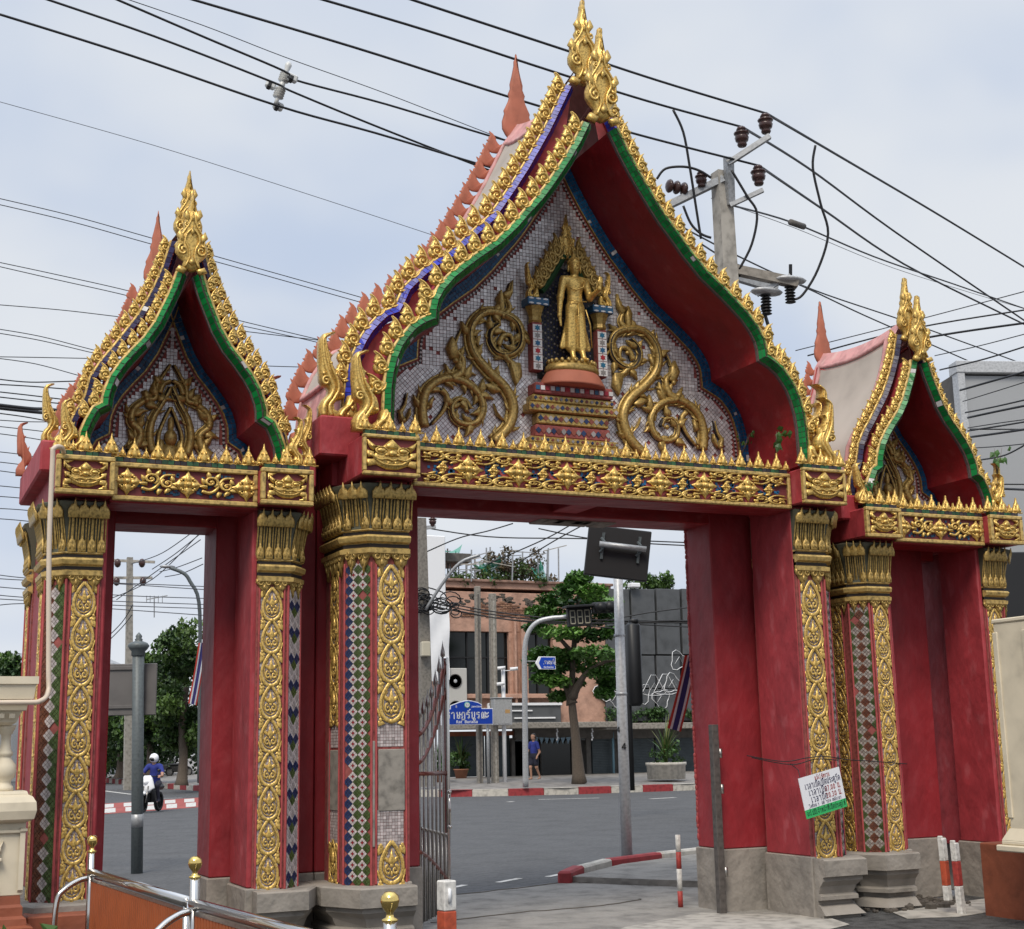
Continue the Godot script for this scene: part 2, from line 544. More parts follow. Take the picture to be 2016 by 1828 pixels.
func medallion_mesh(m: Material) -> ArrayMesh:
	var st := S()
	smooth(st, 1)
	for s in [-1.0, 1.0]:
		var half := curve(v2s([0, 0.0, s * 0.24, 0.1, s * 0.37, 0.33, s * 0.34, 0.6, s * 0.17, 0.86, 0, 1.03]), 3)
		tube(st, xyz(half, 0.09), 0.05, 6, 1.2)
		var inner := curve(v2s([0, 0.13, s * 0.17, 0.19, s * 0.27, 0.36, s * 0.25, 0.58, s * 0.12, 0.78]), 2)
		tube(st, xyz(inner, 0.05), 0.022, 4)
		tube(st, spiral(Vector2(s * 0.115, 0.34), 0.125, 0.02, PI / 2, s * -1.25, 12, 0.1), taper(0.042, 0.025, 13), 5)
		puff(st, P([s * 0.05, 0.5, s * 0.2, 0.55, s * 0.25, 0.68, s * 0.12, 0.64]), 0.1, 0.02)
		puff(st, P([s * 0.2, 0.04, s * 0.42, 0.1, s * 0.45, 0.26, s * 0.38, 0.2, s * 0.34, 0.08]), 0.12, 0.025)
		puff(st, P([s * 0.2, -0.04, s * 0.44, -0.12, s * 0.45, 0.03, s * 0.3, 0.03]), 0.12, 0.025)
		puff(st, P([s * 0.28, 0.78, s * 0.46, 0.70, s * 0.47, 0.86, s * 0.4, 0.98, s * 0.26, 0.92]), 0.12, 0.025)
		puff(st, P([s * 0.33, 0.14, s * 0.47, 0.22, s * 0.47, 0.36, s * 0.41, 0.3]), 0.1, 0.02)
		ball(st, Vector3(s * 0.36, 0.94, 0.1), Vector3(0.06, 0.06, 0.05), 6, 4)
		ball(st, Vector3(s * 0.37, 0.05, 0.1), Vector3(0.06, 0.06, 0.05), 6, 4)
	puff(st, P([0, 0.44, 0.1, 0.5, 0.11, 0.6, 0.05, 0.68, 0, 0.86, -0.05, 0.68, -0.11, 0.6, -0.1, 0.5]), 0.17, 0.03)
	ball(st, Vector3(0, 0.45, 0.12), Vector3(0.07, 0.05, 0.06), 6, 4)
	ball(st, Vector3(0, 0.02, 0.12), Vector3(0.09, 0.06, 0.08), 6, 4)
	ball(st, Vector3(0, 0.25, 0.08), Vector3(0.05, 0.07, 0.05), 6, 4)
	return bake(st, m)
func petal_mesh(m: Material, tip: bool) -> ArrayMesh:
	var st := S()
	smooth(st, 1)
	if tip:
		for s in [-1.0, 1.0]:
			tube(st, [Vector3(s * 0.3, 0, 0.03), Vector3(s * 0.27, 0.3, 0.04), Vector3(s * 0.25, 0.6, 0.08), Vector3(s * 0.3, 0.82, 0.17)], 0.06, 5)
		puff(st, P([-0.13, 0.0, 0.13, 0, 0.1, 0.5, 0.13, 0.8, -0.13, 0.8, -0.1, 0.5]), 0.07, 0.02)
		puff(st, P([-0.44, 0.74, 0.44, 0.74, 0.46, 0.86, 0.3, 0.96, 0.14, 1.0, 0.04, 1.16, -0.08, 1.02, -0.26, 0.98, -0.46, 0.88]), 0.22, 0.07, Transform3D(Basis(Vector3.RIGHT, 0.35), Vector3(0, 0.0, 0.02)))
	else:
		puff(st, P([-0.45, 0, 0.45, 0, 0.5, 0.3, 0.34, 0.6, 0.12, 0.75, 0, 1.05, -0.12, 0.75, -0.34, 0.6, -0.5, 0.3]), 0.16, 0.07)
		ball(st, Vector3(-0.22, 0.26, 0.16), Vector3(0.14, 0.14, 0.08), 6, 4)
		ball(st, Vector3(0.22, 0.26, 0.16), Vector3(0.14, 0.14, 0.08), 6, 4)
		ball(st, Vector3(0, 0.55, 0.14), Vector3(0.1, 0.14, 0.08), 6, 4)
	return bake(st, m)
func drop_mesh(m: Material) -> ArrayMesh:   # leaves that hang under the capital
	var st := S()
	smooth(st, 1)
	puff(st, P([-0.5, 0, -0.52, -0.2, -0.36, -0.36, -0.3, -0.55, -0.12, -0.7, 0, -1.05, 0.12, -0.7, 0.3, -0.55, 0.36, -0.36, 0.52, -0.2, 0.5, 0]), 0.14, 0.06)
	for s in [-1.0, 1.0]:
		tube(st, spiral(Vector2(s * 0.26, -0.22), 0.2, 0.04, PI / 2, s * 1.2, 10, 0.15), 0.055, 5)
	ball(st, Vector3(0, -0.5, 0.12), Vector3(0.12, 0.18, 0.1), 6, 4)
	return bake(st, m)
func naga_mesh(m: Material, mir: bool, plain := false) -> ArrayMesh:
	var raw := P([870, 618, 800, 650, 752, 680, 742, 730, 760, 820, 788, 885, 815, 905, 845, 900, 812, 950, 815, 1020, 860, 1090, 890, 1150, 935, 1108, 915, 1200, 975, 1270, 1005, 1370, 1000, 1460, 950, 1485, 890, 1500, 850, 1560, 860, 1620, 900, 1640, 1000, 1560, 1040, 1430, 1110, 1400, 1170, 1480, 1205, 1740, 640, 1740, 640, 1600, 690, 1500, 755, 1440, 775, 1380, 745, 1330, 690, 1320, 650, 1260, 645, 1150, 632, 1000, 632, 850, 640, 720, 690, 650, 760, 622])
	var f := func(x: float, y: float) -> Vector2: return Vector2((x - 900.0), (1740.0 - y)) * 0.000656
	var poly := PackedVector2Array()
	for p in raw:
		poly.append(f.call(p.x, p.y))
	var st := S()
	smooth(st, 1)
	var x := mirror_x() if mir else Transform3D()
	puff(st, poly, 0.11, 0.016, x.translated_local(Vector3(0, 0, -0.06)))
	if not plain:
		var line := func(l: Array, r0: float, r1: float):
			var q := []
			for p in curve(v2s(l), 4):
				var w: Vector2 = f.call(p.x, p.y)
				q.append(x * Vector3(w.x, w.y, 0.052))
			tube(st, q, taper(r0, r1, q.size()), 6)
		line.call([690, 1725, 700, 1590, 790, 1470, 830, 1350, 770, 1220, 705, 1050, 680, 860, 688, 720, 790, 645], 0.032, 0.008)
		line.call([800, 1720, 770, 1600, 840, 1490, 900, 1380, 890, 1260, 820, 1130, 755, 960, 715, 800, 700, 720], 0.024, 0.006)
		line.call([930, 1720, 980, 1640, 1070, 1560, 1120, 1470], 0.03, 0.012)
		for b in [[715, 1570, 34], [690, 1180, 28], [790, 1040, 26], [865, 1180, 26], [960, 1440, 30], [1100, 1600, 34], [1150, 1690, 30], [1040, 1690, 28]]:
			var w: Vector2 = f.call(b[0], b[1])
			ball(st, x * Vector3(w.x, w.y, 0.05), Vector3.ONE * b[2] * 0.000656, 8, 5)
		var s: Vector2 = f.call(722, 1275)
		tube(st, spiral(s, 0.045, 0.008, 0, 1.4, 14, 0.056).map(func(p): return x * p), 0.013, 5)
	return bake(st, m)
func crest_mesh(m: Material, plain := false, bushy := 1.0) -> ArrayMesh:   # unit: one metre tall
	var h := [0, 0, 75, 30, 110, 60, 92, 140, 150, 190, 190, 250, 192, 330, 160, 420, 168, 450, 140, 500, 108, 560, 96, 600, 108, 640, 78, 700, 82, 750, 55, 840, 40, 900, 25, 960, 24, 1010, 10, 1030, 0, 1090]
	var poly := PackedVector2Array()
	for i in range(0, h.size(), 2):
		poly.append(Vector2(h[i] * bushy, h[i + 1]) / 1090.0)
	for i in range(h.size() - 4, 0, -2):
		poly.append(Vector2(-h[i] * bushy, h[i + 1]) / 1090.0)
	var st := S()
	smooth(st, 1)
	puff(st, poly, 0.085, 0.02, Transform3D(Basis(), Vector3(0, 0, -0.05)))
	if not plain:
		for s in [-1.0, 1.0]:
			tube(st, spiral(Vector2(s * 0.1 * bushy, 0.25), 0.07, 0.012, PI / 2, s * -1.4, 14, 0.04), 0.016, 5)
			tube(st, spiral(Vector2(s * 0.07, 0.56), 0.035, 0.008, PI / 2, s * -1.2, 10, 0.035), 0.011, 5)
			tube(st, xyz(curve(v2s([s * 0.09, 0.04, s * 0.035, 0.16, s * 0.045, 0.27, s * 0.09, 0.36, s * 0.07, 0.45, 0, 0.52]), 3), 0.045), 0.014, 5)
			tube(st, xyz(curve(v2s([s * 0.15, 0.3, s * 0.15, 0.4, s * 0.09, 0.5, s * 0.03, 0.6, 0, 0.72]), 3), 0.035), 0.012, 5)
			puff(st, P([s * 0.12, 0.34, s * 0.2, 0.42, s * 0.16, 0.5, s * 0.1, 0.42]), 0.05, 0.012)
			puff(st, P([s * 0.06, 0.6, s * 0.12, 0.68, s * 0.07, 0.76, s * 0.03, 0.66]), 0.045, 0.01)
			puff(st, P([s * 0.06, 0.02, s * 0.16, 0.06, s * 0.2, 0.0, s * 0.1, -0.04]), 0.06, 0.015)
		for y in [0.1, 0.47, 0.64, 0.78, 0.88]:
			var r: float = 0.05 * (1.1 - y)
			puff(st, P([0, y - 0.04, r, y, r * 0.6, y + 0.04, 0, y + 0.09, -r * 0.6, y + 0.04, -r, y]), 0.06, 0.01)
	return bake(st, m)
func rosette_mesh(m: Material) -> ArrayMesh:   # unit: one metre across
	var st := S()
	smooth(st, 1)
	for i in 4:
		var b := Transform3D(Basis(Vector3(0, 0, 1), i * PI / 2), Vector3.ZERO)
		puff(st, P([-0.24, 0.1, 0, 0.06, 0.24, 0.1, 0.2, 0.26, 0.08, 0.34, 0, 0.5, -0.08, 0.34, -0.2, 0.26]), 0.11, 0.035, b)
		puff(st, P([-0.07, 0.1, 0.07, 0.1, 0.09, 0.22, 0, 0.36, -0.09, 0.22]), 0.17, 0.03, b)
		for s in [-1.0, 1.0]:
			ball(st, b * Vector3(s * 0.15, 0.2, 0.11), Vector3(0.05, 0.05, 0.05), 6, 4)
	lathe(st, [[0.14, 0.08], [0.14, 0.14], [0.1, 0.16], [0.09, 0.2], [0.05, 0.24], [0.0, 0.25]], 10, Transform3D(Basis(Vector3.RIGHT, PI / 2), Vector3.ZERO))
	return bake(st, m)
func vine_mesh(m: Material) -> ArrayMesh:   # a scroll for a lintel, about one metre wide
	var st := S()
	smooth(st, 1)
	tube(st, xyz(curve(v2s([-0.5, -0.3, -0.25, -0.36, -0.05, -0.2, 0.05, 0.05, 0.2, 0.27, 0.5, 0.3]), 4), 0.08), taper(0.07, 0.05, 21), 6)
	tube(st, spiral(Vector2(-0.22, 0.1), 0.24, 0.03, -PI / 3, 1.5, 18, 0.1), taper(0.06, 0.035, 19), 6)
	tube(st, spiral(Vector2(0.28, -0.06), 0.2, 0.03, PI * 0.7, 1.4, 16, 0.1), taper(0.055, 0.03, 17), 6)
	for l in [[-0.45, 0.1, 0.5], [-0.3, 0.38, 0.2], [-0.02, 0.36, -0.4], [0.42, 0.12, 0.3], [0.3, -0.36, 2.6], [0.05, -0.4, 2.9], [-0.42, -0.12, 1.6], [0.46, -0.2, -1.9]]:
		var b := Transform3D(Basis(Vector3(0, 0, 1), l[2]), Vector3(l[0], l[1], 0))
		puff(st, P([-0.08, -0.1, 0.08, -0.1, 0.1, 0.04, 0.02, 0.18, -0.05, 0.06]), 0.12, 0.025, b)
	ball(st, Vector3(-0.22, 0.1, 0.1), Vector3(0.06, 0.06, 0.06), 6, 4)
	ball(st, Vector3(0.28, -0.06, 0.1), Vector3(0.05, 0.05, 0.05), 6, 4)
	return bake(st, m)
func mask_mesh(m: Material, big: bool) -> ArrayMesh:   # the guardian face on a beam end, unit square
	var st := S()
	smooth(st, 1)
	puff(st, P([-0.34, -0.12, -0.3, -0.3, -0.1, -0.42, 0.1, -0.42, 0.3, -0.3, 0.34, -0.12, 0.3, 0.1, 0.16, 0.24, 0, 0.46, -0.16, 0.24, -0.3, 0.1]), 0.09, 0.04)
	puff(st, P([-0.1, 0.16, 0.1, 0.16, 0.12, 0.26, 0, 0.44, -0.12, 0.26]), 0.16, 0.03)
	ball(st, Vector3(0, 0.02, 0.14), Vector3(0.085, 0.09, 0.1), 8, 5)
	tube(st, xyz(curve(v2s([-0.4, -0.02, -0.24, -0.16, -0.1, -0.13, 0, -0.17, 0.1, -0.13, 0.24, -0.16, 0.4, -0.02]), 3), 0.13), 0.035, 6)
	tube(st, xyz(curve(v2s([-0.32, -0.12, -0.18, -0.27, 0, -0.3, 0.18, -0.27, 0.32, -0.12]), 3), 0.12), 0.03, 6)
	for s in [-1.0, 1.0]:
		ball(st, Vector3(s * 0.2, 0.1, 0.11), Vector3(0.085, 0.07, 0.07), 8, 5)
		tube(st, spiral(Vector2(s * 0.2, 0.1), 0.11, 0.09, 0, 1, 12, 0.11), 0.02, 5)
		puff(st, P([s * 0.14, 0.2, s * 0.3, 0.24, s * 0.46, 0.4, s * 0.42, 0.2, s * 0.34, 0.08, s * 0.26, 0.2]), 0.13, 0.03)
		puff(st, P([s * 0.32, 0.06, s * 0.46, 0.1, s * 0.44, -0.1, s * 0.34, -0.08]), 0.12, 0.03)
		puff(st, P([s * 0.3, -0.14, s * 0.46, -0.16, s * 0.44, -0.36, s * 0.28, -0.3]), 0.12, 0.03)
		ball(st, Vector3(s * 0.1, -0.02, 0.13), Vector3(0.045, 0.04, 0.04), 6, 4)
		puff(st, P([s * 0.03, -0.2, s * 0.1, -0.2, s * 0.09, -0.28, s * 0.04, -0.28]), 0.14, 0.01)
		if not big:
			for t in [-1.0, 1.0]:
				puff(st, P([s * 0.48, t * 0.48, s * 0.26, t * 0.47, s * 0.36, t * 0.4, s * 0.4, t * 0.36, s * 0.47, t * 0.2]), 0.1, 0.025)
				ball(st, Vector3(s * 0.4, t * 0.4, 0.09), Vector3(0.05, 0.05, 0.05), 6, 4)
	return bake(st, m)
func diamond_mesh(col: int, col2: int, n: int, d: float, side: int) -> ArrayMesh:   # n x n mirror tiles set as a lozenge; side -1 / 1 keeps half
	var st := S()
	var t := d / sqrt(2.0) / n
	for i in n:
		for j in n:
			var c := Vector2((i - (n - 1) / 2.0), (j - (n - 1) / 2.0)) * t
			c = c.rotated(PI / 4)
			if side != 0 and c.x * side < -t * 0.1:
				continue
			var k := col
			if n > 2 and i == n / 2 and j == n / 2:
				k = col2
			var q: Array = DIA[k]
			st.set_color(jit(Color(q[0], q[1], q[2]), 0.3))
			var b := Basis(Vector3(rng.randf_range(-1, 1), rng.randf_range(-1, 1), 0).normalized(), 0.09 * rng.randf()) * Basis(Vector3(0, 0, 1), PI / 4)
			box(st, Vector3(-t * 0.43, -t * 0.43, -0.001), Vector3(t * 0.43, t * 0.43, 0.005), 0, Transform3D(b, Vector3(c.x, c.y, 0.0)))
	return bake(st, M.gem)
func make_ornaments():
	for k in ["gold", "golddull"]:
		G["flame_l_" + k] = flame_mesh(M[k], false)
		G["flame_r_" + k] = flame_mesh(M[k], true)
	G.rear_l = flame_mesh(M.salmon, false, true)
	G.rear_r = flame_mesh(M.salmon, true, true)
	G.lotus = lotus_mesh(M.gold)
	G.medal = medallion_mesh(M.gold)
	G.petal = petal_mesh(M.golddull, true)
	G.bud = petal_mesh(M.golddull, false)
	G.drop = drop_mesh(M.golddull)
	G.naga_l = naga_mesh(M.gold, false)
	G.naga_r = naga_mesh(M.gold, true)
	G.rearnaga_l = naga_mesh(M.salmon, false, true)
	G.rearnaga_r = naga_mesh(M.salmon, true, true)
	G.crest = crest_mesh(M.gold)
	G.crestbushy = crest_mesh(M.gold, false, 1.15)
	G.rearcrest = crest_mesh(M.salmon, true)
	G.rosette = rosette_mesh(M.gold)
	G.vine = vine_mesh(M.gold)
	G.mask = mask_mesh(M.gold, false)
	G.maskbig = mask_mesh(M.gold, true)
	for c in 6:
		for s in [-1, 0, 1]:
			G["dia3_%d_%d" % [c, s]] = diamond_mesh(c, c, 3, 0.118, s)
			G["dia2_%d_%d" % [c, s]] = diamond_mesh(c, c, 2, 0.08, s)
	G.diared = diamond_mesh(0, 4, 3, 0.118, 0)

# ---------------------------------------------------------------- gate pieces
func side_at(prof: Array, d: float) -> Array:   # the half outline moved inward by d
	var o := []
	for i in prof.size():
		# prof runs downward and outward; the normals point inward, mitred where two edges meet
		var t0: Vector2 = (prof[i] - prof[maxi(i - 1, 0)]).normalized() if i > 0 else (prof[1] - prof[0]).normalized()
		var t1: Vector2 = (prof[mini(i + 1, prof.size() - 1)] - prof[i]).normalized() if i < prof.size() - 1 else t0
		var n := (Vector2(t0.y, -t0.x) + Vector2(t1.y, -t1.x)).normalized()
		o.append(prof[i] + n * d / maxf(0.62, n.dot(Vector2(t0.y, -t0.x))))
	return o
func arch(prof: Array, d: float, z: float, s: float) -> Array:
	var o := []
	for p in side_at(prof, d):
		o.append(Vector3(s * p.x, p.y, z))
	return o
func band(st: SurfaceTool, prof: Array, s: float, steps: Array, crease := 0):   # steps: [inward, z] pairs swept along the outline
	for k in steps.size() - 1:
		var a := arch(prof, steps[k][0], steps[k][1], s)
		var b := arch(prof, steps[k + 1][0], steps[k + 1][1], s)
		for i in a.size() - 1:
			if crease > 0:
				st.set_smooth_group(1 if i < crease else 2)
			quad(st, a[i], a[i + 1], b[i + 1], b[i])
func gem_band(st: SurfaceTool, prof: Array, s: float, steps: Array, col: Color, tile := 0.05):   # the same, cut into mirror tiles
	for k in steps.size() - 1:
		var a := arch(prof, steps[k][0], steps[k][1], s)
		var b := arch(prof, steps[k + 1][0], steps[k + 1][1], s)
		for i in a.size() - 1:
			var n := maxi(1, int(a[i].distance_to(a[i + 1]) / tile))
			var w: float = a[i].distance_to(b[i])
			var rows := maxi(1, int(w / tile + 0.5))
			for q in n:
				for r in rows:
					var t0 := (q + 0.05) / n
					var t1 := (q + 0.95) / n
					var r0 := (r + 0.05) / rows
					var r1 := (r + 0.95) / rows
					var p00: Vector3 = a[i].lerp(a[i + 1], t0).lerp(b[i].lerp(b[i + 1], t0), r0)
					var p10: Vector3 = a[i].lerp(a[i + 1], t1).lerp(b[i].lerp(b[i + 1], t1), r0)
					var p11: Vector3 = a[i].lerp(a[i + 1], t1).lerp(b[i].lerp(b[i + 1], t1), r1)
					var p01: Vector3 = a[i].lerp(a[i + 1], t0).lerp(b[i].lerp(b[i + 1], t0), r1)
					var nn := (p10 - p00).cross(p01 - p00).normalized()
					if nn.z < 0:
						nn = -nn
					var c := col
					if rng.randf() < 0.015:
						c = Color(0.5, 0.5, 0.5)
					st.set_color(jit(c, 0.35))
					var e := 0.004
					quad(st, p00 + nn * (e + rng.randf() * e), p10 + nn * (e + rng.randf() * e), p11 + nn * (e + rng.randf() * e), p01 + nn * (e + rng.randf() * e))
func along(prof: Array, pitch: float, start: float) -> Array:   # [point, tangent] every pitch metres, from the top down
	var o := []
	var left := start
	for i in prof.size() - 1:
		var a: Vector2 = prof[i]
		var b: Vector2 = prof[i + 1]
		var l := a.distance_to(b)
		while left <= l:
			o.append([a.lerp(b, left / l), (b - a).normalized()])
			left += pitch
		left -= l
	return o
func resample(l: Array, n: int) -> Array:
	var total := 0.0
	for i in l.size() - 1:
		total += l[i].distance_to(l[i + 1])
	var o := []
	for k in n + 1:
		var want := total * k / n
		var i := 0
		while i < l.size() - 2 and want > l[i].distance_to(l[i + 1]):
			want -= l[i].distance_to(l[i + 1])
			i += 1
		o.append(l[i].lerp(l[i + 1], minf(1.0, want / maxf(1e-6, l[i].distance_to(l[i + 1])))))
	return o
func fill_outline(st: SurfaceTool, prof: Array, d: float, z: float, ybase: float):
	var poly := PackedVector2Array()
	var q := side_at(prof, d)
	var top: Vector2 = q[0]
	poly.append(Vector2(0, top.y + top.x * 1.8))
	for p in q:
		if p.y > ybase:
			poly.append(p)
	poly.append(Vector2(poly[poly.size() - 1].x, ybase))
	for i in range(poly.size() - 1, 0, -1):
		poly.append(Vector2(-poly[i].x, poly[i].y))
	var tr := Geometry2D.triangulate_polygon(poly)
	for k in range(0, tr.size(), 3):
		tri(st, Vector3(poly[tr[k]].x, poly[tr[k]].y, z), Vector3(poly[tr[k + 1]].x, poly[tr[k + 1]].y, z), Vector3(poly[tr[k + 2]].x, poly[tr[k + 2]].y, z))
func outline_poly(prof: Array, d: float, ybase: float) -> PackedVector2Array:
	var poly := PackedVector2Array()
	var q := side_at(prof, d)
	poly.append(Vector2(0, q[0].y + q[0].x * 1.8))
	for p in q:
		if p.y > ybase:
			poly.append(p)
	poly.append(Vector2(poly[poly.size() - 1].x, ybase))
	for i in range(poly.size() - 1, 0, -1):
		poly.append(Vector2(-poly[i].x, poly[i].y))
	return poly

func column(g: Node3D, cx: float, o: float, s: float, zf: float, ys: Array, pat: int, skip := []) -> Node3D:
	# o: the outer side; ys: plinth top, shaft top, hanging leaves top, mouldings top, flare top
	var c := part("column", g)
	var plan := func(d: float, y: float) -> Array:
		var q := [[-0.165 * s, -0.75 * s], [-0.165 * s, d], [0.18 * s + d * 0.8, d], [0.35 * s + d, -0.17 * s - d * 0.2], [0.35 * s + d, -0.75 * s]]
		var r := []
		for p in q:
			r.append(Vector3(cx + o * p[0], y, zf + p[1]))
		if o < 0:
			r.reverse()
		return r
	var st := S()
	loft(st, [plan.call(0.0, ys[0] - 0.02), plan.call(0.0, ys[1] + 0.3)])
	obj("shaft", st, M.groutred, c)
	st = S()
	var rings := []
	for q in [[0.543, 0.17], [0.53, 0.19], [0.385, 0.19], [0.375, 0.15], [0.34, 0.15], [0.29, 0.10], [0.22, 0.07], [0.2, 0.11], [0.165, 0.11], [0.16, 0.05], [0.12, 0.05], [0.1, 0.09], [0.03, 0.16], [0.028, 0.12], [-0.02, 0.12]]:
		rings.append(plan.call(q[1], q[0] * ys[0] / 0.543))
	loft(st, rings)
	obj("plinth", st, M.grey, c)
	st = S()
	rings = []
	var y1: float = ys[2]
	var y2: float = ys[3]
	for q in [[-0.25, 0.0], [-0.1, 0.05], [0.1, 0.055], [0.15, 0.02], [0.35, 0.02], [0.42, 0.06], [0.62, 0.075], [0.72, 0.06], [0.74, 0.02], [0.92, 0.02], [0.95, 0.045], [1.0, 0.045]]:
		rings.append(plan.call(q[1] * s, y1 + (y2 - y1) * q[0]))
	loft(st, rings)
	obj("moulding", st, M.goldflat, c)
	st = S()
	for q in [[0.15, 0.35], [0.74, 0.92]]:
		loft(st, [plan.call(0.024 * s, y1 + (y2 - y1) * (q[0] + 0.02)), plan.call(0.024 * s, y1 + (y2 - y1) * (q[1] - 0.02))])
	obj("moulding_groove", st, M.blackline, c)
	st = S()
	rings = []
	var y3: float = ys[4]
	for q in [[0.0, 0.03], [0.2, 0.025], [0.5, 0.04], [0.75, 0.075], [0.9, 0.11], [0.97, 0.12], [1.02, 0.05]]:
		var ring: Array = plan.call(q[1] * s, y2 + (y3 - y2) * q[0])
		rings.append(ring)
	st.set_color(Color(0.085, 0.085, 0.055))
	loft(st, rings)
	obj("capital", st, M.gemdull, c)
	# faces: [origin, along, out, width]
	var F := []
	var xo := Vector3(o, 0, 0)
	var zo := Vector3(0, 0, 1)
	F.append([Vector3(cx, 0, zf), xo, zo, 0.17 * s + 0.18 * s, 0.005 * s])
	var diag := (xo + zo).normalized()
	F.append([Vector3(cx + o * 0.265 * s, 0, zf - 0.085 * s), (xo - zo).normalized(), diag, 0.24 * s, 0.0])
	F.append([Vector3(cx + o * 0.35 * s, 0, zf - 0.45 * s), -zo, xo, 0.5 * s, 0.0])
	for f in F:
		var w: float = f[3]
		var n := maxi(2, int(w / (0.085 * s) + 0.5))
		for i in n:
			var u := ((i + 0.5) / n - 0.5) * w * 1.1
			var p: Vector3 = f[0] + f[1] * u
			var b := frame(f[1], Vector3.UP, Vector3.ZERO).basis
			if b.z.dot(f[2]) < 0:
				b = frame(-f[1], Vector3.UP, Vector3.ZERO).basis
			var tilt := b * Basis(Vector3.RIGHT, 0.17)
			var ww := w / n
			var hh := y3 - y2
			put(G.petal, "capital_petal", c, Transform3D(tilt * Basis.from_scale(Vector3(ww * 1.5, hh * 0.92, 0.12 * s)), p + f[2] * 0.022 * s + Vector3(0, y2 + 0.03, 0)))
			if i % 2 == 0 or w > 0.3 * s:
				put(G.bud, "capital_bud", c, Transform3D(b * Basis.from_scale(Vector3(ww * 1.0, hh * 0.36, 0.12 * s)), p + f[2] * 0.04 * s + Vector3(0, y2, 0)))
		var nd := maxi(1, int(w / (0.13 * s) + 0.3))
		for i in nd:
			var u := ((i + 0.5) / nd - 0.5) * w
			var b := frame(f[1], Vector3.UP, Vector3.ZERO).basis
			if b.z.dot(f[2]) < 0:
				b = frame(-f[1], Vector3.UP, Vector3.ZERO).basis
			put(G.drop, "hanging_leaf", c, Transform3D(b * Basis.from_scale(Vector3(w / nd, (y1 - ys[1]) * 1.0, 0.2 * s)), f[0] + f[1] * u + f[2] * 0.004 + Vector3(0, y1, 0)))
	# gold strips on the front and on the outer side
	for k in [0, 2]:
		var f: Array = F[k]
		var b := frame(f[1], Vector3.UP, Vector3.ZERO).basis
		if b.z.dot(f[2]) < 0:
			b = frame(-f[1], Vector3.UP, Vector3.ZERO).basis
		var pitch: float = (0.305 if pat == 3 else 0.252) * (1.0 if pat == 3 else 1.0)
		var w := 0.245 * s
		var n := int((ys[1] + 0.06 - ys[0]) / pitch)
		pitch = (ys[1] + 0.06 - ys[0]) / n
		st = S()
		var gy: float = ys[0] + 0.01
		var bx := Transform3D(b, f[0] + f[2] * 0.001)
		var rows := int((ys[1] + 0.1 - gy) / 0.026)
		var cols := int(w / 0.026)
		for r in rows:
			for q in cols:
				var yy := gy + r * 0.026
				if skip.has(k) and yy > 1.13 and yy < 1.66:
					continue
				st.set_color(jit(Color(0.42, 0.37, 0.36), 0.35))
				var tl := Basis(Vector3(rng.randf_range(-1, 1), rng.randf_range(-1, 1), 0).normalized(), 0.12 * rng.randf())
				box(st, Vector3(-0.0115, -0.0115, 0), Vector3(0.0115, 0.0115, 0.004), 0, bx * Transform3D(tl, Vector3((q + 0.5) * 0.026 - w / 2, yy + 0.013, 0)))
		stuff(obj("mirror_tiles", st, M.gem, c))
		for i in n:
			var yy: float = ys[0] + 0.005 + i * pitch
			if skip.has(k) and (i == skip[1] or i == skip[2] or i == skip[3]):
				continue
			put(G.medal, "medallion", c, Transform3D(b * Basis.from_scale(Vector3(w * 1.08, pitch, w * 0.62)), f[0] + f[2] * 0.003 + Vector3(0, yy, 0)))
		if skip.has(k):
			st = S()
			box(st, Vector3(-w * 0.47, 1.14, 0.0), Vector3(w * 0.5, 1.65, 0.012), 0.006, bx)
			box(st, Vector3(-w * 0.75, 0.85, -0.004), Vector3(-w * 0.58, 1.72, 0.01), 0.005, bx)
			obj("bare_plaster", st, M.concrete, c)
		st = S()
		for e in [-1.0, 1.0]:
			box(st, Vector3(e * (w * 0.5 + 0.012 * s) - 0.008, gy, 0), Vector3(e * (w * 0.5 + 0.012 * s) + 0.008, ys[1] + 0.1, 0.016), 0.004, bx)
		obj("strip_edge", st, M.redfade, c)
	# lozenges of mirror tile on the splayed corner
	var f: Array = F[1]
	var b := frame(f[1], Vector3.UP, Vector3.ZERO).basis
	if b.z.dot(f[2]) < 0:
		b = frame(-f[1], Vector3.UP, Vector3.ZERO).basis
	var d := 0.09 if pat == 3 else 0.112
	var rows := int((ys[1] + 0.12 - ys[0]) / (d / 2))
	for r in rows:
		for q in range(-3, 4):
			if posmod(r + q, 2) != 0:
				continue
			var x := q * d / 2.0 * (1.0 if pat == 3 else 0.86)
			if absf(x) > 0.125 * s or rng.randf() < 0.02:
				continue
			var key := 0
			if pat == 0:   # white lozenges, green and brown between
				key = 0 if q == 0 else (1 if q < 0 else 2)
			elif pat == 1:   # green and white in turn
				key = (1 if r % 4 == 0 else 0) if q == 0 else (3 if r % 4 == 1 else 0)
			elif pat == 2:   # brown between pale lozenges
				key = 2 if q == 0 else (5 if absi(q) == 1 else 1)
			else:
				key = 1 if q == 0 else (0 if absi(q) == 1 else (3 if q > 0 else 1))
			var nm := "dia3_%d_0" % key
			if pat == 3 and key == 0:
				nm = "diared"
			var side := 0
			if absf(x) + d * 0.5 > 0.125 * s + 0.012:
				side = -1 if x * (1.0 if b.x.dot(f[1]) > 0 else -1.0) > 0 else 1
				nm = "dia3_%d_%d" % [key, side]
			put(G[nm], "mosaic_lozenge", c, Transform3D(b * Basis(Vector3(rng.randf_range(-1, 1), rng.randf_range(-1, 1), 0).normalized(), 0.05 * rng.randf()) * Basis.from_scale(Vector3.ONE * d / 0.118), f[0] + f[1] * x + f[2] * 0.003 + Vector3(0, ys[0] + 0.03 + r * d / 2, 0)))
	st = S()
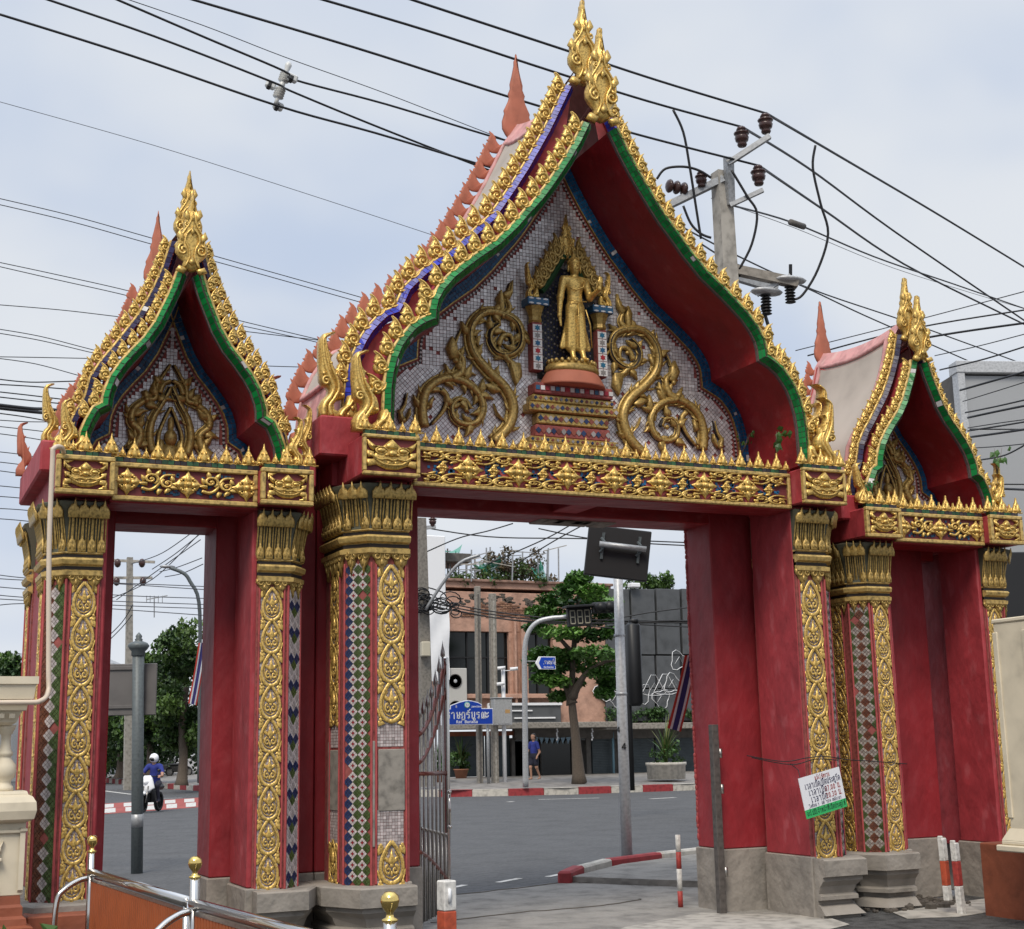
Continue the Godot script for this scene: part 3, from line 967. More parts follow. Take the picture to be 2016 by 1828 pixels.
	for e in [-1.0, 1.0]:
		box(st, Vector3(e * 0.13 * s - 0.009, ys[0], -0.004), Vector3(e * 0.13 * s + 0.009, ys[1] + 0.1, 0.014), 0.004, Transform3D(b, f[0]))
	obj("corner_edge", st, M.redfade, c)
	return c

func framed_panel(g: Node3D, x0: float, x1: float, y0: float, y1: float, z: float, fw: float) -> Node3D:
	var p := part("lintel_panel", g)
	var st := S()
	box(st, Vector3(x0 + fw, y0 + fw, z - 0.02), Vector3(x1 - fw, y1 - fw, z + 0.004))
	st.set_color(Color(1, 1, 1))
	obj("panel_ground", st, M.panelground, p)
	for q in [[x0, x1, y0, y0 + fw], [x0, x1, y1 - fw, y1], [x0, x0 + fw, y0 + fw, y1 - fw], [x1 - fw, x1, y0 + fw, y1 - fw]]:
		st = S()
		box(st, Vector3(q[0], q[2], z - 0.02), Vector3(q[1], q[3], z + 0.035), 0.008)
		obj("frame_bar", st, M.goldflat, p)
	return p
func lotus_row(g: Node3D, x0: float, x1: float, y: float, z: float, pitch: float):
	var n := int((x1 - x0) / (pitch / 2) + 0.5)
	for i in n + 1:
		var h := 0.155 if i % 2 == 0 else 0.085
		put(G.lotus, "lotus_bud", g, Transform3D(Basis.from_scale(Vector3(h * 0.82, h, 0.16)), Vector3(x0 + (x1 - x0) * i / n, y, z)))
	var st := S()
	var k := int((x1 - x0) / 0.05)
	for i in k:
		st.set_color(jit(Color(0.02, 0.075, 0.03) if (i / 2) % 2 == 0 else Color(0.03, 0.025, 0.03), 0.4))
		box(st, Vector3(x0 + (x1 - x0) * (i + 0.04) / k, y - 0.04, z - 0.03), Vector3(x0 + (x1 - x0) * (i + 0.96) / k, y - 0.002, z + 0.03))
	stuff(obj("tile_fillet", st, M.gemdull, g))

func gable(g: Node3D, q: Dictionary):
	# q: p1 z1 p2 z2 zr ped ybase tip1 tip2 flame
	var p1: Array = q.p1
	var p2: Array = q.p2
	var z1: float = q.z1
	var z2: float = q.z2
	var zr: float = q.zr
	var yb: float = q.ybase
	var w: float = q.band
	for s in [-1.0, 1.0]:
		var st := S()
		gem_band(st, p1, s, [[0.0, z1], [w * 0.55, z1 + 0.045], [w, z1 - 0.02]], Color(0.008, 0.17, 0.04), 0.05)
		stuff(obj("green_mirror_band", st, M.gem, g))
		st = S()
		smooth(st, 1)
		band(st, p1, s, [[-0.02, z1 - 0.05], [-0.02, z1 + 0.004], [0.0, z1 + 0.004]])
		obj("gold_fillet", st, M.goldflat, g)
		st = S()
		band(st, p1, s, [[0.0, z1 - 0.003], [w * 0.55, z1 + 0.042], [w, z1 - 0.023], [w + 0.012, z1 - 0.025], [w + 0.012, z1 - 0.06]])
		obj("band_bed", st, M.grout, g)
		st = S()
		smooth(st, 1)
		band(st, p1, s, [[w + 0.006, z1 - 0.02], [w + 0.006, (z1 + q.ped) * 0.5], [w + 0.006, q.ped - 0.02]], q.notch)
		obj("soffit", st, M.redsoft, g)
		st = S()
		smooth(st, 1)
		band(st, p1, s, [[-0.02, z1 - 0.03], [-0.02, z2 - 0.08]])
		obj("front_eave", st, M.red, g)
		st = S()
		gem_band(st, p2, s, [[0.0, z2], [w * 0.6, z2 + 0.035], [w * 1.05, z2 - 0.03]], q.col2, 0.045)
		stuff(obj("dark_mirror_band", st, M.gem, g))
		st = S()
		band(st, p2, s, [[0.0, z2 - 0.003], [w * 0.6, z2 + 0.031], [w * 1.05, z2 - 0.034], [w * 1.05, z2 - 0.06]])
		obj("band_backing", st, M.redsoft, g)
		st = S()
		smooth(st, 1)
		band(st, p2, s, [[-0.02, z2 - 0.05], [-0.02, z2 + 0.004], [0.0, z2 + 0.004]])
		obj("gold_fillet", st, M.golddull, g)
		# the roof slope, its ridge sagging between the two gable ends
		st = S()
		smooth(st, 1)
		var rows := []
		var nz := 12
		for k in nz + 1:
			var t := k / float(nz)
			var row := []
			for i in p2.size() + 1:
				var p: Vector2 = Vector2(0.0, p2[0].y + p2[0].x * 1.5) if i == 0 else p2[i - 1]
				var sag: float = q.sag * (1.0 - pow(2.0 * t - 1.0, 2.0)) * clampf((p.y - yb) / (p2[0].y - yb), 0.0, 1.0)
				row.append(Vector3(s * (p.x + 0.012), p.y - sag, lerpf(z2 - 0.03, zr, t)))
			rows.append(row)
		for k in nz:
			for i in p2.size():
				quad(st, rows[k][i], rows[k][i + 1], rows[k + 1][i + 1], rows[k + 1][i])
		obj("roof_slope", st, M.pink, g)
		var a := 1
		var lim := 0.0
		st = S()
		smooth(st, 1)
		var out := func(k: int, i: int, e: float) -> Vector3:
			var r: Vector3 = rows[k][i]
			var i0 := maxi(i - 1, 0)
			var i1 := mini(i + 1, p2.size())
			var tv: Vector3 = (rows[k][i1] - rows[k][i0]).normalized()
			return r + Vector3(absf(tv.y) * s, absf(tv.x), 0) * e
		var e1 := p2.size() - 2
		for k in range(0, nz - 1):
			for i in range(a, e1):
				quad(st, out.call(k, i, 0.012), out.call(k, i + 1, 0.012), out.call(k + 1, i + 1, 0.012), out.call(k + 1, i, 0.012))
		obj("roof_panel", st, M.beige, g)
		for mm in [[0.0, 0.03, M.pink], [0.055, 0.017, M.redfade]]:
			st = S()
			smooth(st, 1)
			var loop := []
			for i in range(a, e1 + 1):
				loop.append(out.call(1, i, 0.012) + Vector3(0, 0, mm[0]))
			for k in range(2, nz):
				loop.append(out.call(k, e1, 0.012))
			for i in range(e1 - 1, a - 1, -1):
				loop.append(out.call(nz - 1, i, 0.012) - Vector3(0, 0, mm[0]))
			for k in range(nz - 2, 0, -1):
				loop.append(out.call(k, a, 0.012) + Vector3(0, -mm[0], 0))
			tube(st, loop, mm[1], 5)
			obj("panel_moulding", st, mm[2], g)
		# flame leaves up both gable ends
		var fl: String = "flame_l_gold" if s < 0 else "flame_r_gold"
		var fs: float = q.flame / 0.19
		for e in along(side_at(p1, -0.015), q.flame * 0.97, 0.12):
			if e[0].y < yb + q.nh:
				break
			var tl: float = -s * (0.04 + 0.5 * clampf((0.4 - absf(e[1].x)) / 0.4, 0.0, 1.0))
			put(G[fl], "flame_leaf", g, Transform3D(Basis(Vector3(0, 0, 1), tl) * Basis.from_scale(Vector3.ONE * fs), Vector3(s * e[0].x, e[0].y - 0.02, z1 - 0.02)))
		for e in along(side_at(p2, -0.015), q.flame * 1.0, 0.1):
			if e[0].y < yb + q.nh + 0.1:
				break
			put(G[fl], "flame_leaf", g, Transform3D(Basis.from_scale(Vector3.ONE * fs * 1.05), Vector3(s * e[0].x, e[0].y - 0.02, z2 - 0.02)))
		if s < 0 or q.rearboth:
			for e in along(side_at(p2, -0.015), q.flame * 1.0, 0.1):
				if e[0].y < yb + q.nh + 0.1:
					break
				put(G.rear_l if s < 0 else G.rear_r, "rear_flame_leaf", g, Transform3D(Basis.from_scale(Vector3(1.15, 1.15, 0.6) * fs), Vector3(s * (e[0].x + 0.03), e[0].y - 0.01, zr)))
		var ns: float = q.naga
		var nb := Basis.from_scale(Vector3.ONE * ns)
		var b1: Vector2 = p1[p1.size() - 1]
		var b2: Vector2 = p2[p2.size() - 1]
		put(G.naga_l if s < 0 else G.naga_r, "naga_finial", g, Transform3D(nb, Vector3(s * (q.nx1), q.ny1, z1 + 0.02)))
		put(G.naga_l if s < 0 else G.naga_r, "naga_finial", g, Transform3D(nb * Basis.from_scale(Vector3(1, q.n2h, 1)), Vector3(s * (q.nx2), q.ny2, z2 + 0.02)))
		put(G.rearnaga_l if s < 0 else G.rearnaga_r, "rear_naga_finial", g, Transform3D(nb * Basis.from_scale(Vector3(1, q.n2h, 1)), Vector3(s * (q.nx2 + 0.06), q.ny2, zr)))
		st = S()
		box(st, Vector3(s * (q.nx2 - 0.19 * ns), q.ny2 - q.bh, zr - 0.1), Vector3(s * (q.nx2 + 0.19 * ns), q.ny2, z2 + 0.14), 0.015)
		obj("eave_block", st, M.red, g)
	var h1: float = q.tip1 - q.c1y
	put(G.crest if q.sag > 0.1 else G.crestbushy, "crest_finial", g, Transform3D(Basis.from_scale(Vector3(q.cw1, h1, h1)), Vector3(0, q.c1y, z1 + 0.03)))
	var h2: float = q.tip2 - q.c2y
	put(G.crest if q.sag > 0.1 else G.crestbushy, "crest_finial", g, Transform3D(Basis.from_scale(Vector3(q.cw2, h2, h2)), Vector3(0, q.c2y, z2 + 0.03)))
	put(G.rearcrest, "rear_crest_finial", g, Transform3D(Basis.from_scale(Vector3(q.cw2 * 1.1, q.tip2 - p2[0].y + 0.25, 0.5)), Vector3(0, p2[0].y - 0.06, zr)))
	# wall that closes the step between the two gable fronts, and the back wall
	var st := S()
	for s in [-1.0, 1.0]:
		var a := resample(arch(p2, 0.1, z2 - 0.06, s), 30)
		var b := resample(arch(p1, -0.01, z2 - 0.06, s), 30)
		for i in a.size() - 1:
			quad(st, a[i], a[i + 1], b[i + 1], b[i])
	obj("gable_wall", st, M.redfade, g)
	# pediment
	var ped := part("pediment", g)
	st = S()
	fill_outline(st, p1, w - 0.01, q.ped, yb - 0.1)
	obj("pediment_wall", st, M.groutred, ped)
	var hb: float = q.blue
	for s in [-1.0, 1.0]:
		st = S()
		gem_band(st, p1, s, [[w + 0.01, q.ped + 0.012], [w + hb, q.ped + 0.012]], Color(0.012, 0.075, 0.17), 0.034)
		stuff(obj("blue_mirror_band", st, M.gem, ped))
		st = S()
		band(st, p1, s, [[w + hb, q.ped + 0.004], [w + hb, q.ped + 0.02], [w + hb + 0.012, q.ped + 0.02], [w + hb + 0.012, q.ped + 0.004]])
		obj("gold_line", st, M.golddull, ped)
		st = S()
		var lp := side_at(p1, w + hb + 0.045)
		for e in along(lp, 0.042, 0.02):
			if e[0].y > yb and e[0].x > 0.0:
				st.set_color(jit(Color(0.4, 0.36, 0.34), 0.3))
				var bb := Basis(Vector3(0, 0, 1), atan2(e[1].y, e[1].x * s) + PI / 4)
				box(st, Vector3(-0.011, -0.011, 0), Vector3(0.011, 0.011, 0.006), 0, Transform3D(bb, Vector3(s * e[0].x, e[0].y, q.ped + 0.006)))
				st.set_color(Color(0.02, 0.012, 0.012))
				box(st, Vector3(-0.009, -0.009, 0), Vector3(0.009, 0.009, 0.006), 0, Transform3D(bb, Vector3(s * (e[0].x) + e[1].x * s * 0.021, e[0].y + e[1].y * 0.021, q.ped + 0.006)))
		stuff(obj("dotted_border", st, M.gemdull, ped))
	st = S()
	var area := outline_poly(p1, w + hb + 0.075, yb - 0.05)
	var t: float = q.tile
	var ny := int((p1[0].y - yb) / t)
	var nx := int(p1[p1.size() - 1].x * 1.6 / t)
	for idx in ny * 4:
		var pass_ := idx % 2
		var j := idx / 2 - (ny if pass_ == 1 else 0)
		for i in range(-nx, nx + 1):
			var c := Vector2(i * t, p1[0].y - j * t)
			var rot := 0.0
			var low := func(v: Vector2) -> bool: return v.y < yb + q.turn and absf(v.x) > 0.3 * q.turn or v.y < yb + q.turn * 0.4
			if pass_ == 1:
				c = Vector2(i * t, -j * t).rotated(PI / 4) + Vector2(0, yb + q.turn * 1.6)
				rot = PI / 4
			if low.call(c) != (pass_ == 1):
				continue
			if not Geometry2D.is_point_in_polygon(c, area) or rng.randf() < 0.012:
				continue
			st.set_color(jit(Color(0.58, 0.55, 0.545), 0.22) if rng.randf() > 0.05 else Color(0.82, 0.81, 0.8))
			var tl := Basis(Vector3(rng.randf_range(-1, 1), rng.randf_range(-1, 1), 0).normalized(), 0.07 * rng.randf()) * Basis(Vector3(0, 0, 1), rot)
			box(st, Vector3(-t * 0.44, -t * 0.44, 0), Vector3(t * 0.44, t * 0.44, 0.006), 0, Transform3D(tl, Vector3(c.x, c.y, q.ped + 0.003)))
	stuff(obj("white_mirror_tiles", st, M.mirror, ped))
	q.pediment = ped
# ---------------------------------------------------------------- the gates
func wall_box(g: Node3D, called: String, m: Material, lo: Vector3, hi: Vector3, b := 0.008) -> MeshInstance3D:
	var st := S()
	box(st, lo, hi, b)
	return obj(called, st, m, g)
func scroll(ped: Node3D, lines: Array, leaves: Array, balls: Array, zp: float, cx: float, map_: Callable, m: Material):
	# one gold scroll traced for the left half and its mirror on the right; lines: [points, r0, r1]
	for s in [1.0, -1.0]:
		var st := S()
		smooth(st, 1)
		var w := func(p: Vector2, e: float) -> Vector3:
			var q: Vector3 = map_.call(p.x, p.y)
			return Vector3((q.x - cx) * s, q.y, zp + e)
		for l in lines:
			var q := []
			for p in curve(v2s(l[0]), 4):
				q.append(w.call(p, 0.035))
			tube(st, q, taper(l[1] * 1.15, l[2], q.size()), 6, 1.0)
			if l[1] > 0.03:
				var inner := []
				for i in q.size():
					var dir: Vector3 = (q[mini(i + 1, q.size() - 1)] - q[maxi(i - 1, 0)]).normalized()
					var side := Vector3(-dir.y, dir.x, 0)
					var rr := lerpf(l[1], l[2], i / float(q.size() - 1))
					inner.append(q[i] + side * rr * 1.25 + Vector3(0, 0, -0.012))
					if i % 3 == 1:
						var sgn := 1.0 if (i / 3) % 2 == 0 else -1.0
						var b: Vector3 = q[i] + side * rr * 0.8 * sgn
						tube(st, [b, b + side * rr * 0.7 * sgn + dir * rr * 0.7, b + side * rr * 1.5 * sgn + dir * rr * 2.0], [rr * 0.5, rr * 0.4, 0.002], 5)
						ball(st, q[i] + Vector3(0, 0, rr * 0.6), Vector3.ONE * rr * 0.55, 6, 4)
				tube(st, inner, taper(l[1] * 0.4, l[2] * 0.4, inner.size()), 5)
			for i in range(4, q.size() - 4, 5):
				var dir2: Vector3 = (q[i + 1] - q[i - 1]).normalized()
				if l[1] < 0.04:
					break
				for sg in ([1.0, -1.0] if i % 2 == 0 else [-1.0]):
					var bs := Basis(Vector3(0, 0, 1), atan2(dir2.y, dir2.x) - PI / 2 + sg * 0.85)
					var z := rng.randf_range(0.75, 1.15)
					puff(st, P([-0.025, 0.02, 0.03, 0.02, 0.045, 0.06, 0.03, 0.1, 0.035, 0.15, 0.0, 0.115, -0.03, 0.075]), 0.05, 0.01, Transform3D(bs * Basis.from_scale(Vector3.ONE * z), Vector3(q[i].x, q[i].y, zp + 0.005)))
			var sb := S()
			var qb := q.map(func(p): return Vector3(p.x - 0.012, p.y, zp + 0.012))
			tube(sb, qb, taper(l[1] * 1.45, l[2] * 2.2, qb.size()), 6, 0.4)
			obj("dark_outline", sb, M.blackline, ped)
		for l in leaves:
			var poly := PackedVector2Array()
			for p in v2s(l):
				var r: Vector3 = w.call(p, 0.0)
				poly.append(Vector2(r.x, r.y))
			puff(st, poly, 0.06, 0.014, Transform3D(Basis(), Vector3(0, 0, zp)))
		for b in balls:
			ball(st, w.call(Vector2(b[0], b[1]), 0.05), Vector3.ONE * b[2], 8, 5)
		obj("scroll_ornament", st, m, ped)

func build_center():
	var g := thing("temple_gate", "tall central red and gold temple gate arch with a three-lobed gable and statue niche", "gate")
	var q := {"p1": v2s([0.19, 7.72, 0.30, 7.50, 0.41, 7.31, 0.52, 7.14, 0.62, 6.99, 0.73, 6.84, 0.86, 6.69, 0.98, 6.54, 1.17, 6.34, 1.40, 6.16, 1.55, 6.03, 1.65, 5.94, 1.755, 5.81, 1.82, 5.69, 1.845, 5.58, 1.848, 5.525, 1.93, 5.485, 2.03, 5.41, 2.11, 5.31, 2.17, 5.22, 2.22, 5.10, 2.26, 4.95, 2.28, 4.80, 2.29, 4.40]),
		"p2": v2s([0.2, 8.28, 0.33, 8.01, 0.45, 7.76, 0.581, 7.522, 0.70, 7.31, 0.83, 7.10, 0.96, 6.90, 1.081, 6.721, 1.195, 6.61, 1.368, 6.434, 1.502, 6.30, 1.684, 6.17, 1.786, 6.08, 1.893, 5.968, 1.964, 5.89, 2.03, 5.74, 2.06, 5.68, 2.168, 5.63, 2.244, 5.553, 2.326, 5.455, 2.388, 5.354, 2.435, 5.248, 2.495, 5.108, 2.528, 4.925, 2.56, 4.57]),
		"z1": -0.195, "z2": -0.546, "zr": -2.16, "ped": -1.12, "ybase": 4.36, "band": 0.095, "col2": Color(0.022, 0.035, 0.36), "sag": 0.16, "flame": 0.185, "nh": 0.34, "naga": 1.0,
		"nx1": 2.414, "ny1": 4.385, "nx2": 2.618, "ny2": 4.565, "n2h": 1.09, "bh": 0.36, "tip1": 8.767, "tip2": 9.263, "blue": 0.125, "tile": 0.037, "turn": 0.95, "rearboth": false, "notch": 15, "c1y": 7.74, "cw1": 0.95, "c2y": 8.3, "cw2": 0.95}
	gable(g, q)
	var ped: Node3D = q.pediment
	var zp := -1.105
	var m5 := func(x: float, y: float) -> Vector3: return at_z((950 + x * 0.5952) * KK, (600 + y * 0.5952) * KK, zp)
	scroll(ped, [[[960, 1290, 1035, 1215, 1062, 1110, 1020, 1010, 930, 920, 860, 830, 838, 740, 860, 665, 920, 618, 1000, 625, 1075, 665, 1105, 730, 1095, 800, 1040, 838, 980, 825, 945, 770, 950, 715, 990, 680], 0.05, 0.026], [[985, 790, 1010, 740, 1050, 740, 1060, 790, 1030, 800], 0.028, 0.012], [[1010, 830, 1040, 870, 1090, 910, 1085, 975], 0.034, 0.01], [[1000, 640, 1045, 600, 1030, 540, 1050, 465], 0.034, 0.006]],
		[[1010, 640, 985, 600, 975, 540, 1000, 500, 1020, 560], [1040, 870, 1100, 880, 1110, 950, 1078, 1000, 1055, 940], [905, 990, 960, 985, 1005, 1030, 960, 1040], [980, 1130, 960, 1090, 975, 1150, 1020, 1190], [860, 750, 895, 735, 880, 800], [1000, 520, 1040, 500, 1058, 450, 1062, 520, 1040, 560]],
		[[1062, 1110, 0.03], [930, 920, 0.03], [838, 740, 0.03], [920, 618, 0.03], [1105, 730, 0.026], [1022, 762, 0.024]], zp, 0.0, m5, M.golddull)
	scroll(ped, [[[600, 1215, 590, 1120, 610, 1030, 670, 975, 740, 960, 820, 985, 880, 1040, 905, 1110, 880, 1180, 820, 1200, 760, 1170, 745, 1110, 775, 1070, 820, 1080, 840, 1120], 0.046, 0.018], [[740, 960, 790, 930, 800, 860, 760, 800, 795, 705], 0.045, 0.006], [[690, 1020, 720, 1060, 700, 1130, 640, 1200], 0.03, 0.014]],
		[[715, 940, 705, 880, 740, 920, 790, 960], [740, 860, 715, 800, 745, 740, 775, 790, 780, 860], [800, 930, 850, 880, 845, 950, 820, 980], [610, 1100, 650, 1050, 640, 1120], [880, 1010, 905, 960, 925, 1010, 900, 1050]],
		[[600, 1080, 0.028], [670, 975, 0.028], [880, 1040, 0.026], [815, 1125, 0.026], [760, 870, 0.03]], zp, 0.0, m5, M.golddull)
	scroll(ped, [[[490, 1185, 478, 1140, 500, 1100, 515, 1035], 0.03, 0.006]], [[470, 1170, 465, 1120, 490, 1140, 500, 1190], [505, 1190, 535, 1150, 530, 1110, 512, 1140]], [[490, 1180, 0.03]], zp, 0.0, m5, M.golddull)
	niche(ped)
	# lintel
	for s in [-1.0, 1.0]:
		wall_box(g, "beam_end", M.red, Vector3(s * 2.03, 3.97, -0.75), Vector3(s * 2.552, 4.32, -0.004), 0.012)
		var p := framed_panel(g, minf(s * 2.03, s * 2.552), maxf(s * 2.03, s * 2.552), 3.966, 4.325, 0.0, 0.032)
		put(G.maskbig, "guardian_mask", p, Transform3D(Basis.from_scale(Vector3(0.5, 0.31, 0.3)), Vector3(s * 2.291, 4.15, 0.004)))
		lotus_row(g, minf(s * 2.06, s * 2.53), maxf(s * 2.06, s * 2.53), 4.37, -0.03, 0.21)
		column(g, s * 2.217, s, 1.0, -0.227, [0.543, 3.14, 3.34, 3.53, 3.93], 3, [0, 1, 3, 2] if s < 0 else [])
		wall_box(g, "pier", M.red, Vector3(s * 2.045, 0.56, -0.97), Vector3(s * 2.34, 4.0, -0.245), 0.012)
		wall_box(g, "pier_base", M.grey, Vector3(s * 2.03, -0.02, -0.99), Vector3(s * 2.34, 0.56, -0.21), 0.01)
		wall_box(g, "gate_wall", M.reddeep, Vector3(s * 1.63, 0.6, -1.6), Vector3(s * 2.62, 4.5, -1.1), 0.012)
		wall_box(g, "wall_base", M.grey, Vector3(s * 1.61, -0.02, -1.62), Vector3(s * 2.62, 0.6, -1.08), 0.01)
		wall_box(g, "side_beam", M.red, Vector3(s * 2.12, 3.99, -2.2), Vector3(s * 2.6, 4.33, -0.72), 0.01)
		# broken plaster down the edge of the wall behind
		var st := S()
		smooth(st, 2)
		for i in 60:
			var y := 0.7 + i * 0.055
			ball(st, Vector3(s * (1.632 - rng.randf() * 0.006), y, -1.585), Vector3(rng.randf_range(0.006, 0.022), rng.randf_range(0.02, 0.06), 0.02), 6, 4)
		obj("ragged_edge", st, M.redfade, g)
	wall_box(g, "front_beam", M.redsoft, Vector3(-2.04, 3.925, -0.62), Vector3(2.04, 4.34, -0.205), 0.01)
	wall_box(g, "middle_beam", M.redsoft, Vector3(-1.64, 3.9, -1.6), Vector3(1.64, 4.4, -1.11), 0.01)
	wall_box(g, "porch_ceiling", M.redsoft, Vector3(-2.1, 4.12, -1.2), Vector3(2.1, 4.2, -0.5), 0.0)
	wall_box(g, "cross_beam", M.red, Vector3(-0.2, 3.935, -1.15), Vector3(0.08, 4.15, -0.6), 0.008)
	var st := S()
	for i in 14:
		var x := rng.randf_range(-0.25, 0.45)
		box(st, Vector3(x, 3.885, -1.605), Vector3(x + rng.randf_range(0.1, 0.3), 3.885 + rng.randf_range(0.03, 0.11), -1.3), 0.01)
	obj("bare_concrete_patch", st, M.concrete, g)
	var p := framed_panel(g, -2.02, 2.02, 3.935, 4.29, -0.2, 0.036)
	for k in range(-4, 5):
		if absi(k) < 4:
			put(G.rosette, "rosette", p, Transform3D(Basis.from_scale(Vector3(0.31, 0.27, 0.26)), Vector3(0.01 + k * 0.4995, 4.112, -0.198)))
			st = S()
			st.set_color(Color(1, 1, 1))
			tri(st, Vector3(k * 0.5 - 0.2, 4.112, -0.194), Vector3(k * 0.5 + 0.01, 4.26, -0.194), Vector3(k * 0.5 + 0.21, 4.112, -0.194))
			tri(st, Vector3(k * 0.5 - 0.2, 4.112, -0.194), Vector3(k * 0.5 + 0.21, 4.112, -0.194), Vector3(k * 0.5 + 0.01, 3.965, -0.194))
			obj("red_lozenge", st, M.redfade, p)
		if k < 4:
			var xm := 0.26 + k * 0.4995
			if xm < -2.0:
				continue
			st = S()
			for i in 60:
				var c := Vector2(rng.randf_range(-0.14, 0.14), rng.randf_range(-0.1, 0.1))
				if absf(c.x) / 0.15 + absf(c.y) / 0.11 > 1.0:
					continue
				st.set_color(jit(Color(0.015, 0.10, 0.22), 0.4))
				box(st, Vector3(xm + c.x - 0.012, 4.112 + c.y - 0.012, -0.2), Vector3(xm + c.x + 0.012, 4.112 + c.y + 0.012, -0.188))
			stuff(obj("blue_mirror_tiles", st, M.gem, p))
			put(G.rosette, "small_rosette", p, Transform3D(Basis.from_scale(Vector3(0.13, 0.13, 0.16)), Vector3(xm, 4.112, -0.192)))
			for t in [-1.0, 1.0]:
				put(G.vine, "vine", p, Transform3D(Basis.from_scale(Vector3(0.36 * t, 0.13 * t, 0.24)), Vector3(xm, 4.112 + t * 0.1, -0.195)))
	lotus_row(g, -2.0, 2.0, 4.335, -0.22, 0.215)

